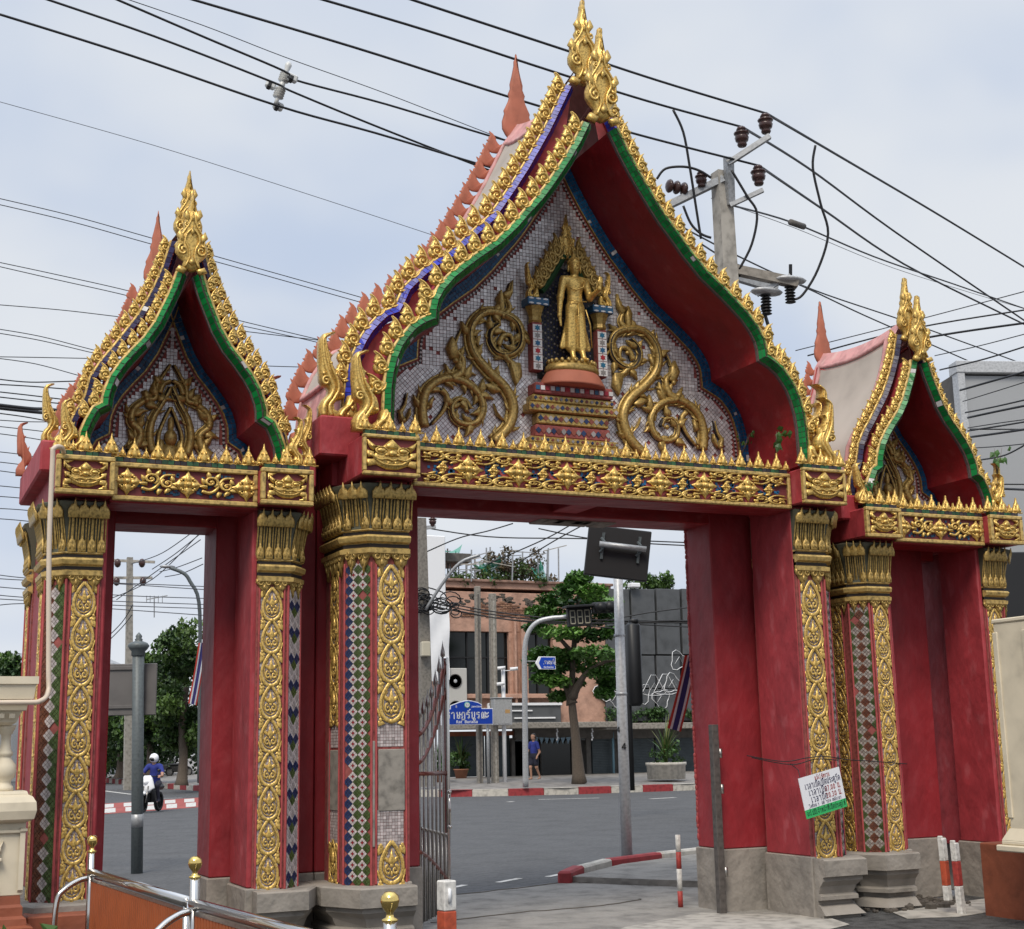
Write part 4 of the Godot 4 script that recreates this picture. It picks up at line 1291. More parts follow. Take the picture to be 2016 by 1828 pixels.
func niche(ped: Node3D):
	# shrine niche on the pediment
	var zf := -1.0
	var n := part("niche", ped)
	var st := S()
	box(st, Vector3(-0.33, 5.3, -1.12), Vector3(0.33, 6.5, -1.09))
	obj("niche_back", st, M.black, ped)
	st = S()
	for j in 40:
		for i in 17:
			var c := Vector2(-0.27 + i * 0.034, 5.35 + j * 0.03 + (i % 2) * 0.015)
			if absf(c.x) > 0.30 - maxf(0, c.y - 6.1) * 0.75:
				continue
			st.set_color(jit(Color(0.012, 0.014, 0.05) if (i + j) % 3 else Color(0.16, 0.14, 0.13), 0.4))
			ball(st, Vector3(c.x, c.y, -1.088), Vector3(0.012, 0.012, 0.004), 6, 3)
	stuff(obj("niche_mosaic", st, M.gem, n))
	for s in [-1.0, 1.0]:
		st = S()
		box(st, Vector3(s * 0.37 - 0.055, 5.36, -1.12), Vector3(s * 0.37 + 0.055, 5.86, zf + 0.0), 0.005)
		obj("niche_pillar", st, M.groutred, n)
		st = S()
		for j in 6:
			var y := 5.40 + j * 0.08
			var c: Color = [Color(0.02, 0.13, 0.22), Color(0.22, 0.2, 0.19), Color(0.02, 0.10, 0.2), Color(0.34, 0.02, 0.03)][(5 - j) % 4]
			st.set_color(Color(0.6, 0.58, 0.56))
			box(st, Vector3(s * 0.37 - 0.05, y - 0.036, zf), Vector3(s * 0.37 + 0.05, y + 0.036, zf + 0.004))
			st.set_color(c)
			for a in 2:
				var t := []
				for k in 3:
					var an := PI / 2 + k * TAU / 3 + a * PI
					t.append(Vector3(s * 0.37 + cos(an) * 0.036, y + sin(an) * 0.036, zf + 0.007 + a * 0.001))
				tri(st, t[0], t[2], t[1])
		stuff(obj("star_tiles", st, M.gem, n))
		st = S()
		lathe(st, [[0.06, 5.86], [0.075, 5.88], [0.065, 5.92], [0.085, 5.99], [0.105, 6.03]], 8, Transform3D(Basis(), Vector3(s * 0.37, 0, zf - 0.05)))
		obj("niche_capital", st, M.golddull, n)
		st = S()
		st.set_color(Color(0.03, 0.10, 0.19))
		box(st, Vector3(s * 0.37 - 0.12, 6.03, -1.12), Vector3(s * 0.37 + 0.12, 6.11, zf + 0.05), 0.006)
		st.set_color(Color(0.65, 0.65, 0.65))
		for k in 3:
			for t in [-1.0, 1.0]:
				ball(st, Vector3(s * 0.37 - 0.08 + k * 0.08, 6.07 + t * 0.026, zf + 0.05), Vector3(0.03, 0.011, 0.006), 6, 3)
		obj("niche_cap", st, M.gem, n)
		put(G["naga_l"] if s < 0 else G["naga_r"], "niche_naga", n, Transform3D(Basis.from_scale(Vector3(0.38, 0.52, 0.45)), Vector3(s * 0.42, 6.11, zf)))
		# sloping green bar and its flames
		var a := Vector3(s * 0.30, 6.2, zf - 0.02)
		var b := Vector3(s * 0.03, 6.62, zf - 0.02)
		st = S()
		st.set_color(Color(0.02, 0.06, 0.025))
		tube(st, [a, a.lerp(b, 0.35) + Vector3(s * -0.015, 0, 0), b], 0.032, 6)
		obj("green_bar", st, M.gem, n)
		for k in 5:
			var p := a.lerp(b, 0.05 + k * 0.2) + Vector3(s * 0.045, 0.0, 0.02)
			put(G["flame_l_golddull"] if s < 0 else G["flame_r_golddull"], "niche_flame", n, Transform3D(Basis.from_scale(Vector3(0.8, 1.05 + k * 0.06, 0.9)), p))
	put(G.crest, "niche_crest", n, Transform3D(Basis.from_scale(Vector3(0.5, 0.5, 0.5)), Vector3(0, 6.58, zf - 0.02)))
	# stepped pedestal
	var tiers := [[4.42, 4.50, 0.66, 0.20, "a"], [4.50, 4.60, 0.60, 0.18, "b"], [4.60, 4.67, 0.50, 0.15, "c"], [4.67, 4.80, 0.42, 0.12, "d"], [4.80, 4.92, 0.40, 0.13, "e"], [4.92, 5.02, 0.50, 0.16, "b"], [5.02, 5.10, 0.46, 0.15, "c"], [5.10, 5.22, 0.44, 0.17, "f"]]
	for t in tiers:
		st = S()
		box(st, Vector3(-t[2], t[0], -1.12), Vector3(t[2], t[1] - 0.004, -1.1 + t[3]), 0.012)
		obj("pedestal_tier", st, M.groutred if t[4] in ["a", "d", "f"] else M.golddull, n)
		st = S()
		var cnt := int(t[2] * 2 / 0.055)
		for k in cnt:
			var x: float = -t[2] + (k + 0.5) * t[2] * 2 / cnt
			var cc: Color = [Color(0.03, 0.10, 0.19), Color(0.6, 0.58, 0.56), Color(0.25, 0.02, 0.03), Color(0.6, 0.58, 0.56)][k % 4] if t[4] == "f" else [Color(0.025, 0.04, 0.10), Color(0.2, 0.06, 0.04), Color(0.3, 0.28, 0.27)][k % 3]
			st.set_color(jit(cc, 0.3))
			var hh: float = (t[1] - t[0]) * 0.36
			box(st, Vector3(-0.5, -0.5, 0) * hh, Vector3(0.5 * hh, 0.5 * hh, 0.007), 0, Transform3D(Basis(Vector3(0, 0, 1), PI / 4 if t[4] != "f" else 0.0), Vector3(x, (t[0] + t[1]) / 2, -1.1 + t[3])))
		stuff(obj("pedestal_tiles", st, M.gem, n))
	st = S()
	smooth(st, 1)
	lathe(st, [[0.36, 5.2], [0.36, 5.22], [0.30, 5.32], [0.27, 5.36]], 20, Transform3D(Basis.from_scale(Vector3(1, 1, 0.62)), Vector3(0, 0, -0.98)))
	obj("lotus_base", st, M.salmon, n)
	st = S()
	smooth(st, 1)
	lathe(st, [[0.27, 5.34], [0.30, 5.36], [0.29, 5.40], [0.24, 5.45], [0.0, 5.46]], 20, Transform3D(Basis.from_scale(Vector3(1, 1, 0.62)), Vector3(0, 0, -0.98)))
	for k in 22:
		var a := TAU * k / 22
		ball(st, Vector3(cos(a) * 0.255, 5.45, -0.98 + sin(a) * 0.16), Vector3(0.025, 0.03, 0.025), 5, 3)
	obj("lotus_petals", st, M.golddull, n)

func build_statue():
	var t := thing("standing_statue", "golden standing figure in a flowing robe with one raised hand, in the gable niche", "statue", Vector3(0.03, 5.45, -0.93))
	var b := []
	var add := func(a: Array, r0: float, r1: float, fz := 1.0):
		b.append([Vector3(a[0], a[1], a[2]), Vector3(a[3], a[4], a[5]), r0, r1, fz])
	# legs and robe
	add.call([-0.055, 0.02, 0.05, -0.05, 0.16, 0.0], 0.026, 0.03)
	add.call([0.055, 0.02, 0.07, 0.05, 0.16, 0.02], 0.026, 0.03)
	add.call([-0.05, 0.02, 0.05, -0.05, 0.012, 0.1], 0.02, 0.018)
	add.call([0.06, 0.02, 0.07, 0.065, 0.012, 0.12], 0.02, 0.018)
	add.call([-0.055, 0.17, 0.0, -0.042, 0.58, 0.0], 0.066, 0.062, 0.8)
	add.call([0.055, 0.17, 0.01, 0.042, 0.58, 0.0], 0.066, 0.062, 0.8)
	add.call([-0.15, 0.165, -0.02, -0.08, 0.42, -0.02], 0.028, 0.03, 0.6)
	add.call([0.15, 0.165, -0.02, 0.085, 0.45, -0.02], 0.028, 0.03, 0.6)
	add.call([0, 0.58, 0, 0, 0.66, 0.0], 0.095, 0.082, 0.75)
	add.call([0, 0.66, 0, 0, 0.82, 0.0], 0.072, 0.094, 0.75)
	add.call([-0.075, 0.865, 0, 0.075, 0.865, 0], 0.06, 0.06, 0.9)
	add.call([0, 0.87, 0, 0, 0.95, 0.01], 0.04, 0.036)
	add.call([0, 1.0, 0.015, 0, 1.055, 0.01], 0.056, 0.066, 1.05)
	add.call([0, 0.965, 0.035, 0, 1.0, 0.035], 0.03, 0.04)
	add.call([0, 1.11, 0.0, 0, 1.14, 0.0], 0.034, 0.018)
	add.call([0, 1.14, 0.0, 0, 1.19, 0.0], 0.016, 0.006)
	# arms: one hangs, one is raised with its palm forward
	add.call([-0.125, 0.875, 0, -0.165, 0.68, 0.0], 0.042, 0.035)
	add.call([-0.165, 0.68, 0.0, -0.19, 0.48, 0.02], 0.034, 0.022)
	add.call([-0.19, 0.47, 0.02, -0.18, 0.37, 0.03], 0.02, 0.012, 0.7)
	add.call([0.125, 0.875, 0, 0.165, 0.70, 0.02], 0.042, 0.035)
	add.call([0.165, 0.70, 0.02, 0.20, 0.76, 0.17], 0.034, 0.022)
	add.call([0.20, 0.76, 0.17, 0.205, 0.82, 0.185], 0.02, 0.022, 0.6)
	for k in 4:
		add.call([0.19 + k * 0.011, 0.83, 0.186, 0.187 + k * 0.013, 0.885 - absf(k - 1.5) * 0.008, 0.186], 0.0065, 0.005)
	add.call([0.19, 0.80, 0.185, 0.175, 0.835, 0.192], 0.007, 0.005)
	var st := S()
	skin_mesh(st, b, 0.0095, 0.022)
	obj("figure", st, M.gold, t)
	st = S()
	smooth(st, 1)
	tube(st, [Vector3(-0.1, 0.77, 0.075), Vector3(-0.02, 0.75, 0.088), Vector3(0.06, 0.79, 0.085), Vector3(0.11, 0.9, 0.045)], 0.008, 5)
	tube(st, [Vector3(0.08, 0.55, 0.085), Vector3(0.14, 0.4, 0.06), Vector3(0.17, 0.17, 0.02)], 0.008, 5)
	tube(st, [Vector3(0.0, 0.62, 0.085), Vector3(0.01, 0.4, 0.06), Vector3(0.0, 0.16, 0.065)], 0.007, 5)
	tube(st, [Vector3(-0.1, 0.64, 0.07), Vector3(0, 0.625, 0.09), Vector3(0.1, 0.64, 0.07)], 0.007, 5)
	obj("robe_folds", st, M.gold, t)
	st = S()
	smooth(st, 1)
	for s in [-1.0, 1.0]:
		ball(st, Vector3(s * 0.022, 1.033, 0.072), Vector3(0.012, 0.006, 0.006), 6, 4)
		tube(st, [Vector3(s * 0.008, 1.048, 0.077), Vector3(s * 0.024, 1.053, 0.075), Vector3(s * 0.04, 1.045, 0.063)], 0.004, 4)
		ball(st, Vector3(s * 0.07, 1.0, 0.01), Vector3(0.01, 0.045, 0.016), 6, 4)
	tube(st, [Vector3(0, 1.045, 0.078), Vector3(0, 1.01, 0.09), Vector3(0, 1.005, 0.082)], [0.006, 0.009, 0.006], 5)
	tube(st, [Vector3(-0.02, 0.984, 0.068), Vector3(0, 0.981, 0.077), Vector3(0.02, 0.984, 0.068)], 0.006, 5)
	for j in 7:
		for i in 16:
			var a := TAU * (i + (j % 2) * 0.5) / 16
			var e := 0.15 + j * 0.2
			if sin(a) > 0.2 and e < 0.7:
				continue
			ball(st, Vector3(cos(a) * cos(e) * 0.068, 1.052 + sin(e) * 0.068, 0.012 + sin(a) * cos(e) * 0.07), Vector3.ONE * 0.009, 5, 3)
	obj("face_and_curls", st, M.gold, t)

func build_tower(s: float):
	# s: -1 the left side gate, 1 the right one
	var label := "smaller left side gate with dark gable and gold finials beside the balustrade" if s < 0 else "smaller right side gate with beige roof panel, half behind the cream pilaster"
	var g := thing("side_gate", label, "gate", Vector3(s * 3.99, 0, 0), "side gates of the temple entrance")
	var q := {"p1": v2s([0.105, 5.72, 0.15, 5.57, 0.21, 5.42, 0.28, 5.25, 0.37, 5.10, 0.47, 4.98, 0.56, 4.86, 0.63, 4.74, 0.672, 4.62, 0.685, 4.55, 0.687, 4.505, 0.76, 4.46, 0.81, 4.36, 0.85, 4.25, 0.87, 4.08]),
		"p2": v2s([0.13, 6.06, 0.163, 5.944, 0.197, 5.81, 0.267, 5.62, 0.31, 5.52, 0.393, 5.353, 0.492, 5.2, 0.589, 5.05, 0.686, 4.914, 0.767, 4.768, 0.803, 4.60, 0.83, 4.53, 0.869, 4.469, 0.908, 4.375, 0.94, 4.18]),
		"z1": -0.38, "z2": -0.56, "zr": -2.06, "ped": -1.12, "ybase": 4.06, "band": 0.075, "col2": Color(0.02, 0.018, 0.06), "sag": 0.09, "flame": 0.132, "nh": 0.26, "naga": 0.57,
		"nx1": 0.916, "ny1": 4.09, "nx2": 1.048, "ny2": 4.17, "n2h": 1.2, "bh": 0.26, "tip1": 6.466, "tip2": 6.73, "blue": 0.085, "tile": 0.033, "turn": 0.3, "rearboth": s > 0, "notch": 10, "c1y": 5.72, "cw1": 0.68, "c2y": 6.0, "cw2": 0.62}
	gable(g, q)
	var ped: Node3D = q.pediment
	var zp := -1.105
	var m1 := func(x: float, y: float) -> Vector3: return at_z(x * 0.547 * KK, (450 + y * 0.547) * KK, zp) + Vector3(3.99 * 1.0, 0, 0)
	scroll(ped, [[[700, 1730, 745, 1690, 765, 1620, 715, 1560, 730, 1490, 800, 1440, 850, 1430, 860, 1360, 890, 1310, 938, 1240], 0.042, 0.012], [[835, 1740, 818, 1640, 840, 1540, 890, 1460, 940, 1370], 0.036, 0.022], [[868, 1740, 870, 1640, 900, 1560, 940, 1480], 0.018, 0.012], [[875, 1400, 900, 1350, 940, 1330], 0.026, 0.016]],
		[[700, 1660, 690, 1600, 720, 1620, 745, 1680], [790, 1440, 770, 1390, 800, 1380, 840, 1420], [850, 1350, 840, 1300, 880, 1310, 890, 1350], [715, 1720, 690, 1740, 740, 1745]],
		[[715, 1560, 0.03], [800, 1440, 0.03], [765, 1630, 0.028]], zp, m1.call(940, 1500).x, m1, M.golddull)
	var st := S()
	smooth(st, 1)
	ball(st, Vector3(0, 4.22, zp + 0.04), Vector3(0.1, 0.14, 0.05), 8, 6)
	ball(st, Vector3(0, 4.4, zp + 0.05), Vector3(0.06, 0.08, 0.05), 8, 6)
	ball(st, Vector3(0, 4.52, zp + 0.04), Vector3(0.03, 0.08, 0.03), 8, 6)
	for e in [-1.0, 1.0]:
		ball(st, Vector3(e * 0.08, 4.3, zp + 0.04), Vector3(0.035, 0.09, 0.035), 7, 5)
	obj("seated_relief", st, M.golddull, ped)
	var ci := 0
	for o in [-1.0, 1.0]:
		wall_box(g, "beam_end", M.red, Vector3(o * 0.60, 3.70, -0.62), Vector3(o * 1.058, 4.0, -0.192), 0.012)
		var p := framed_panel(g, minf(o * 0.60, o * 1.058), maxf(o * 0.60, o * 1.058), 3.694, 4.007, -0.188, 0.04)
		put(G.mask, "guardian_mask", p, Transform3D(Basis.from_scale(Vector3(0.36, 0.235, 0.26)), Vector3(o * 0.829, 3.85, -0.184)))
		lotus_row(g, minf(o * 0.63, o * 1.03), maxf(o * 0.63, o * 1.03), 4.05, -0.22, 0.19)
		var pat := 0
		if s < 0 and o > 0:
			pat = 1
		if s > 0:
			pat = 2
		var c := column(g, o * 0.77, o, 0.8, -0.41, [0.543, 2.94, 3.085, 3.255, 3.67], pat)
		var outer: bool = (o == s)
		wall_box(g, "pier", M.red, Vector3(o * 0.60, 0.56, -1.02), Vector3(o * 0.87, 3.72, -0.425), 0.012)
		wall_box(g, "pier_base", M.grey, Vector3(o * 0.58, -0.02, -1.04), Vector3(o * 0.87, 0.56, -0.39), 0.01)
		var inner_x := 0.44
		if s > 0 and o < 0:
			inner_x = -0.44
		elif s > 0:
			inner_x = 0.92
		var far := 1.36 if not outer else 1.04
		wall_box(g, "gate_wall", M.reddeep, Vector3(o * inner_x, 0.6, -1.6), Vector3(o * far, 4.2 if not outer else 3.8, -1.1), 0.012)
		wall_box(g, "wall_base", M.grey, Vector3(o * (inner_x - 0.02), -0.02, -1.62), Vector3(o * far, 0.6, -1.08), 0.01)
		wall_box(g, "side_beam", M.red, Vector3(o * 0.66, 3.70, -2.1), Vector3(o * 1.05, 4.02, -0.6), 0.01)
		if outer:
			wall_box(g, "side_wall", M.red, Vector3(o * 0.72, 0.5, -2.0), Vector3(o * 0.98, 3.72, -0.9), 0.01)
	if s < 0:
		var c := column(g, -0.77, 1.0, 0.8, -0.41, [0.543, 2.94, 3.085, 3.255, 3.67], 0)
		c.transform = Transform3D(Basis(Vector3.UP, PI), Vector3(-1.54, 0, -2.62))
	wall_box(g, "front_beam", M.redsoft, Vector3(-0.61, 3.665, -0.75), Vector3(0.61, 4.04, -0.31), 0.01)
	wall_box(g, "middle_beam", M.redsoft, Vector3(-0.62, 3.62, -1.59), Vector3(0.62, 4.1, -1.11), 0.01)
	wall_box(g, "porch_ceiling", M.redsoft, Vector3(-0.62, 3.76, -1.15), Vector3(0.62, 3.84, -0.7), 0.0)
	var p := framed_panel(g, -0.60, 0.60, 3.68, 3.995, -0.3, 0.04)
	for k in range(-1, 2):
		put(G.rosette, "rosette", p, Transform3D(Basis.from_scale(Vector3(0.28, 0.24, 0.24)), Vector3(0.01 + k * 0.495, 3.838, -0.298)))
		if k < 1:
			put(G.vine, "vine", p, Transform3D(Basis.from_scale(Vector3(0.27, 0.2, 0.26)), Vector3(0.26 + k * 0.495, 3.85, -0.296)))
			var st2 := S()
			for i in 40:
				st2.set_color(jit(Color(0.02, 0.07, 0.13), 0.4))
				var c := Vector2(rng.randf_range(-0.17, 0.17), rng.randf_range(-0.09, 0.09))
				box(st2, Vector3(0.26 + k * 0.495 + c.x - 0.012, 3.838 + c.y - 0.012, -0.3), Vector3(0.26 + k * 0.495 + c.x + 0.012, 3.838 + c.y + 0.012, -0.289))
			stuff(obj("blue_mirror_tiles", st2, M.gem, p))
	lotus_row(g, -0.62, 0.62, 4.045, -0.33, 0.185)
# ---------------------------------------------------------------- start
func sky_image() -> ImageTexture:
	var w := 1024
	var h := 512
	var im := Image.create(w, h, false, Image.FORMAT_RGBF)
	var n := FastNoiseLite.new()
	n.seed = 5
	n.frequency = 1.25
	n.fractal_octaves = 5
	n.fractal_gain = 0.45
	var n2 := FastNoiseLite.new()
	n2.seed = 9
	n2.frequency = 3.2
	n2.fractal_octaves = 4
	for y in h:
		var el := (0.5 - (y + 0.5) / h) * PI
		for x in w:
			var az := (x + 0.5) / w * TAU
			var d := Vector3(cos(az) * cos(el), sin(el), sin(az) * cos(el))
			var e := maxf(d.y, 0.0)
			var q := Vector3(d.x, 0, d.z) / (e + 0.28)
			var c := n.get_noise_3d(q.x, q.z * 0.7, 0.3) * 0.8 + n2.get_noise_3d(q.x, q.z, 2.0) * 0.28
			c = smoothstep(-0.42, 0.34, c)
			var blue := Color(0.49, 0.575, 0.73)
			var cloud := Color(0.70, 0.735, 0.785)
			var k := blue.lerp(cloud, c)
			var hz := exp(-e * 7.0)
			k = k.lerp(Color(0.74, 0.775, 0.82), hz * 0.7)
			k = k * 0.79 * (1.0 + 1.2 * smoothstep(0.5, 1.0, e))   # an overcast sky brightens towards the zenith
			if d.y < 0:
				k = Color(0.28, 0.28, 0.28)
			im.set_pixel(x, y, k)
	return ImageTexture.create_from_image(im)

func _ready():
	rng.seed = 77
	var cam := Camera3D.new()
	cam.transform = Transform3D(Basis(cam_r, cam_u, -cam_f), cam_c)
	cam.fov = 36.885
	cam.near = 0.1
	cam.far = 600.0
	cam.name = "camera"
	add_child(cam)
	cam.current = true
	var env := Environment.new()
	var sky := Sky.new()
	var pm := PanoramaSkyMaterial.new()
	pm.panorama = sky_image()
	pm.energy_multiplier = 1.0
	sky.sky_material = pm
	env.background_mode = Environment.BG_SKY
	env.sky = sky
	env.ambient_light_source = Environment.AMBIENT_SOURCE_SKY
	env.tonemap_mode = Environment.TONE_MAPPER_LINEAR
	env.tonemap_exposure = 1.35
	env.sdfgi_enabled = true
	env.ssao_enabled = true
	env.ssil_enabled = true
	var we := WorldEnvironment.new()
	we.environment = env
	add_child(we)
	var sun := DirectionalLight3D.new()
	sun.light_energy = 0.62
	sun.light_angular_distance = 22.0
	sun.light_color = Color(1.0, 0.96, 0.9)
	sun.shadow_enabled = true
	add_child(sun)
	sun.look_at_from_position(Vector3.ZERO, Vector3(0.55, -1.15, -0.75), Vector3.UP)

	make_materials()
	M.mirror = vmat(0.25, 0.15)
	M.panelground = mat(Color(0.14, 0.022, 0.025), 0.7)
	make_ornaments()
	build_ground()
	build_center()
	build_statue()
	build_tower(-1.0)
	build_tower(1.0)
	build_near()
	build_street()
	build_shops()
	build_poles()
	build_wires()
# ---------------------------------------------------------------- ground, near things
func sheet(st: SurfaceTool, poly: PackedVector2Array, y0: float, y1: float):   # a slab; poly is x, z
	var tr := Geometry2D.triangulate_polygon(poly)
	for k in range(0, tr.size(), 3):
		tri(st, Vector3(poly[tr[k]].x, y1, poly[tr[k]].y), Vector3(poly[tr[k + 1]].x, y1, poly[tr[k + 1]].y), Vector3(poly[tr[k + 2]].x, y1, poly[tr[k + 2]].y))
	if y1 > y0:
		for i in poly.size():
			var a := poly[i]
			var b := poly[(i + 1) % poly.size()]
			quad(st, Vector3(a.x, y0, a.y), Vector3(b.x, y0, b.y), Vector3(b.x, y1, b.y), Vector3(a.x, y1, a.y))
func kerb(parent: Node, line: Array, step: float, h: float, w: float, first: int, y0 := 0.0, called := "kerb_stone"):
	var k := first
	var pts := resample(line.map(func(p): return Vector3(p.x, y0, p.y)), int(maxf(1.0, line_len(line) / step)))
	for i in pts.size() - 1:
		var a: Vector3 = pts[i]
		var b: Vector3 = pts[i + 1]
		var d := (b - a)
		var st := S()
		box(st, Vector3(0.004, -0.1, -w), Vector3(d.length() - 0.004, h, 0.0), 0.025, frame(d, Vector3.UP, a))
		obj(called, st, M.kerbred if k % 2 == 0 else M.kerbwhite, parent)
		k += 1
func line_len(l: Array) -> float:
	var t := 0.0
	for i in l.size() - 1:
		t += l[i].distance_to(l[i + 1])
	return t
func build_ground():
	var st := S()
	sheet(st, P([-150, -400, 300, -400, 300, 40, -150, 40]), -0.08, -0.08)
	struct("ground", st, M.pave)
	st = S()
	sheet(st, P([-150, -300, 7.0, -300, 6.8, -60, 7.2, -52, 8, -45, 9.6, -39, 12.2, -34.8, 16, -33.2, 21, -33.1, 26, -33.8, 40, -36.8, 120, -56, 120, -24, 30, -11.5, 9, -8.4, 4.6, -6.9, 3.0, -6.1, 1.66, -4.75, 0.0, -4.2, -5, -3.0, -30, 3, -150, 20]), -0.06, -0.03)
	struct("road", st, M.asphalt)
	st = S()
	sheet(st, P([-150, 20, -30, 3, -5, -3.05, 0.0, -4.25, 1.66, -4.8, 2.2, -3.9, 3.0, -2.9, 3.2, -0.7, 1.5, -0.35, -1.5, -0.1, -4.9, -0.1, -9, 1, -60, 30]), -0.06, 0.0)
	struct("driveway", st, M.driveway)
	st = S()
	sheet(st, P([-60, 30, -9, 0.9, -4.9, -0.2, -1.5, -0.2, 1.5, -0.45, 3.1, -0.8, 9, -1.5, 60, -8, 60, 35]), -0.07, -0.004)
	struct("forecourt", st, M.asphaltdark)
	st = S()
	sheet(st, P([-1.6, 0.9, 0.2, -0.6, 1.35, -1.15, 2.2, -0.3, 2.0, 0.35, 0.9, 0.9]), 0.0, 0.004)
	sheet(st, P([2.9, -0.15, 4.6, -0.6, 4.6, 0.1, 3.2, 0.45, 2.7, 0.3]), 0.0, 0.006)
	struct("sandy_concrete", st, M.concretelight)
	# the island at the corner of the drive
	var isl := S()
	sheet(isl, P([1.72, -4.72, 2.2, -5.15, 3.1, -5.95, 4.7, -6.75, 9, -8.2, 30, -11.2, 60, -15, 60, -4, 12, -2.2, 3.1, -2.7, 2.4, -3.7]), -0.05, 0.07)
	var io := struct("corner_pavement", isl, M.driveway)
	kerb(io, [Vector2(1.66, -4.62), Vector2(1.68, -4.82), Vector2(2.2, -5.3)], 0.5, 0.14, 0.17, 0)
	kerb(io, [Vector2(2.2, -5.3), Vector2(3.05, -6.12)], 1.2, 0.13, 0.16, 1)
	kerb(io, [Vector2(3.05, -6.12), Vector2(4.65, -6.92), Vector2(9, -8.4), Vector2(20, -10.2)], 1.2, 0.13, 0.16, 0)
	# dark cracks where slabs meet
	st = S()
	smooth(st, 1)
	for l in [[-3.0, -3.55, -1.0, -3.98, 0.6, -4.38, 1.66, -4.78], [1.75, -4.6, 2.3, -4.3, 3.2, -4.35, 4.5, -4.1], [-1.2, -1.9, -0.2, -2.2, 0.8, -2.25, 1.5, -2.6]]:
		var q := []
		for p in curve(v2s(l), 6):
			q.append(Vector3(p.x + rng.randf_range(-0.02, 0.02), 0.0, p.y + rng.randf_range(-0.03, 0.03)))
		tube(st, q, 0.022, 4, 0.35)
	struct("joint", st, M.stain)
	# painted marks
	st = S()
	for q in [[980, 1736, 1023, 1728, 3], [884, 1748, 915, 1741, 3], [1078, 1725, 1108, 1719, 3]]:
		var a := at_y(q[0], q[1], -0.026)
		var b := at_y(q[2], q[3], -0.026)
		var d := (b - a).normalized()
		var nn := Vector3(-d.z, 0, d.x) * 0.05
		quad(st, a - nn, b - nn, b + nn, a + nn)
	for q in [[1000, 1578, 1010, 1577], [1280, 1572, 1330, 1569], [1060, 1573, 1180, 1570], [205, 1556, 260, 1563], [320, 1571, 360, 1570]]:
		var a := at_y(q[0], q[1], -0.026)
		var b := at_y(q[2], q[3], -0.026)
		var d := (b - a).normalized()
		var nn := Vector3(-d.z, 0, d.x) * 0.1
		quad(st, a - nn, b - nn, b + nn, a + nn)
	struct("lane_marking", st, M.mark)
	st = S()
	var c := [at_y(150, 1585, -0.026), at_y(395, 1569, -0.026), at_y(395, 1588, -0.026), at_y(150, 1606, -0.026)]
	quad(st, c[0], c[1], c[2], c[3])
	var cr := struct("crosswalk", st, M.crossred)
	for k in 6:
		st = S()
		for e in [[0.08, 0.46], [0.54, 0.92]]:
			var t0: float = (k + 0.12 + e[0] * 0.18) / 6.0
			var t1: float = t0 + 0.09
			var l := func(t: float, s: float) -> Vector3: return c[0].lerp(c[1], t).lerp(c[3].lerp(c[2], t), s) + Vector3(0, 0.004, 0)
			quad(st, l.call(t0, e[0]), l.call(t1, e[0]), l.call(t1, e[1]), l.call(t0, e[1]))
		obj("white_bar", st, M.mark, cr)
	# the far pavement round the street corner
	var k1 := [Vector2(7.3, -130), Vector2(7.16, -80), Vector2(6.9, -61), Vector2(7.2, -52), Vector2(8.0, -45), Vector2(9.6, -39), Vector2(12.2, -34.9), Vector2(14, -33.9), Vector2(15.9, -33.35), Vector2(18.4, -33.2), Vector2(20.9, -33.25), Vector2(26, -34), Vector2(40, -37), Vector2(90, -48)]
	st = S()
	for i in k1.size() - 1:
		var a: Vector2 = k1[i]
		var b: Vector2 = k1[i + 1]
		var fa := Vector2(maxf(a.x, 15), -42.7) if i >= 6 else Vector2(15.2, minf(a.y, -42.7))
		var fb := Vector2(maxf(b.x, 15), -42.7) if i + 1 >= 6 else Vector2(15.2, minf(b.y, -42.7))
		quad(st, Vector3(a.x, 0.2, a.y), Vector3(b.x, 0.2, b.y), Vector3(fb.x, 0.44, fb.y), Vector3(fa.x, 0.44, fa.y))
	var pv := struct("pavement", st, M.pave)
	kerb(pv, k1.slice(3, 13), 1.25, 0.24, 0.3, 0, -0.03)
	kerb(pv, k1.slice(1, 4), 1.25, 0.24, 0.3, 1, -0.03)

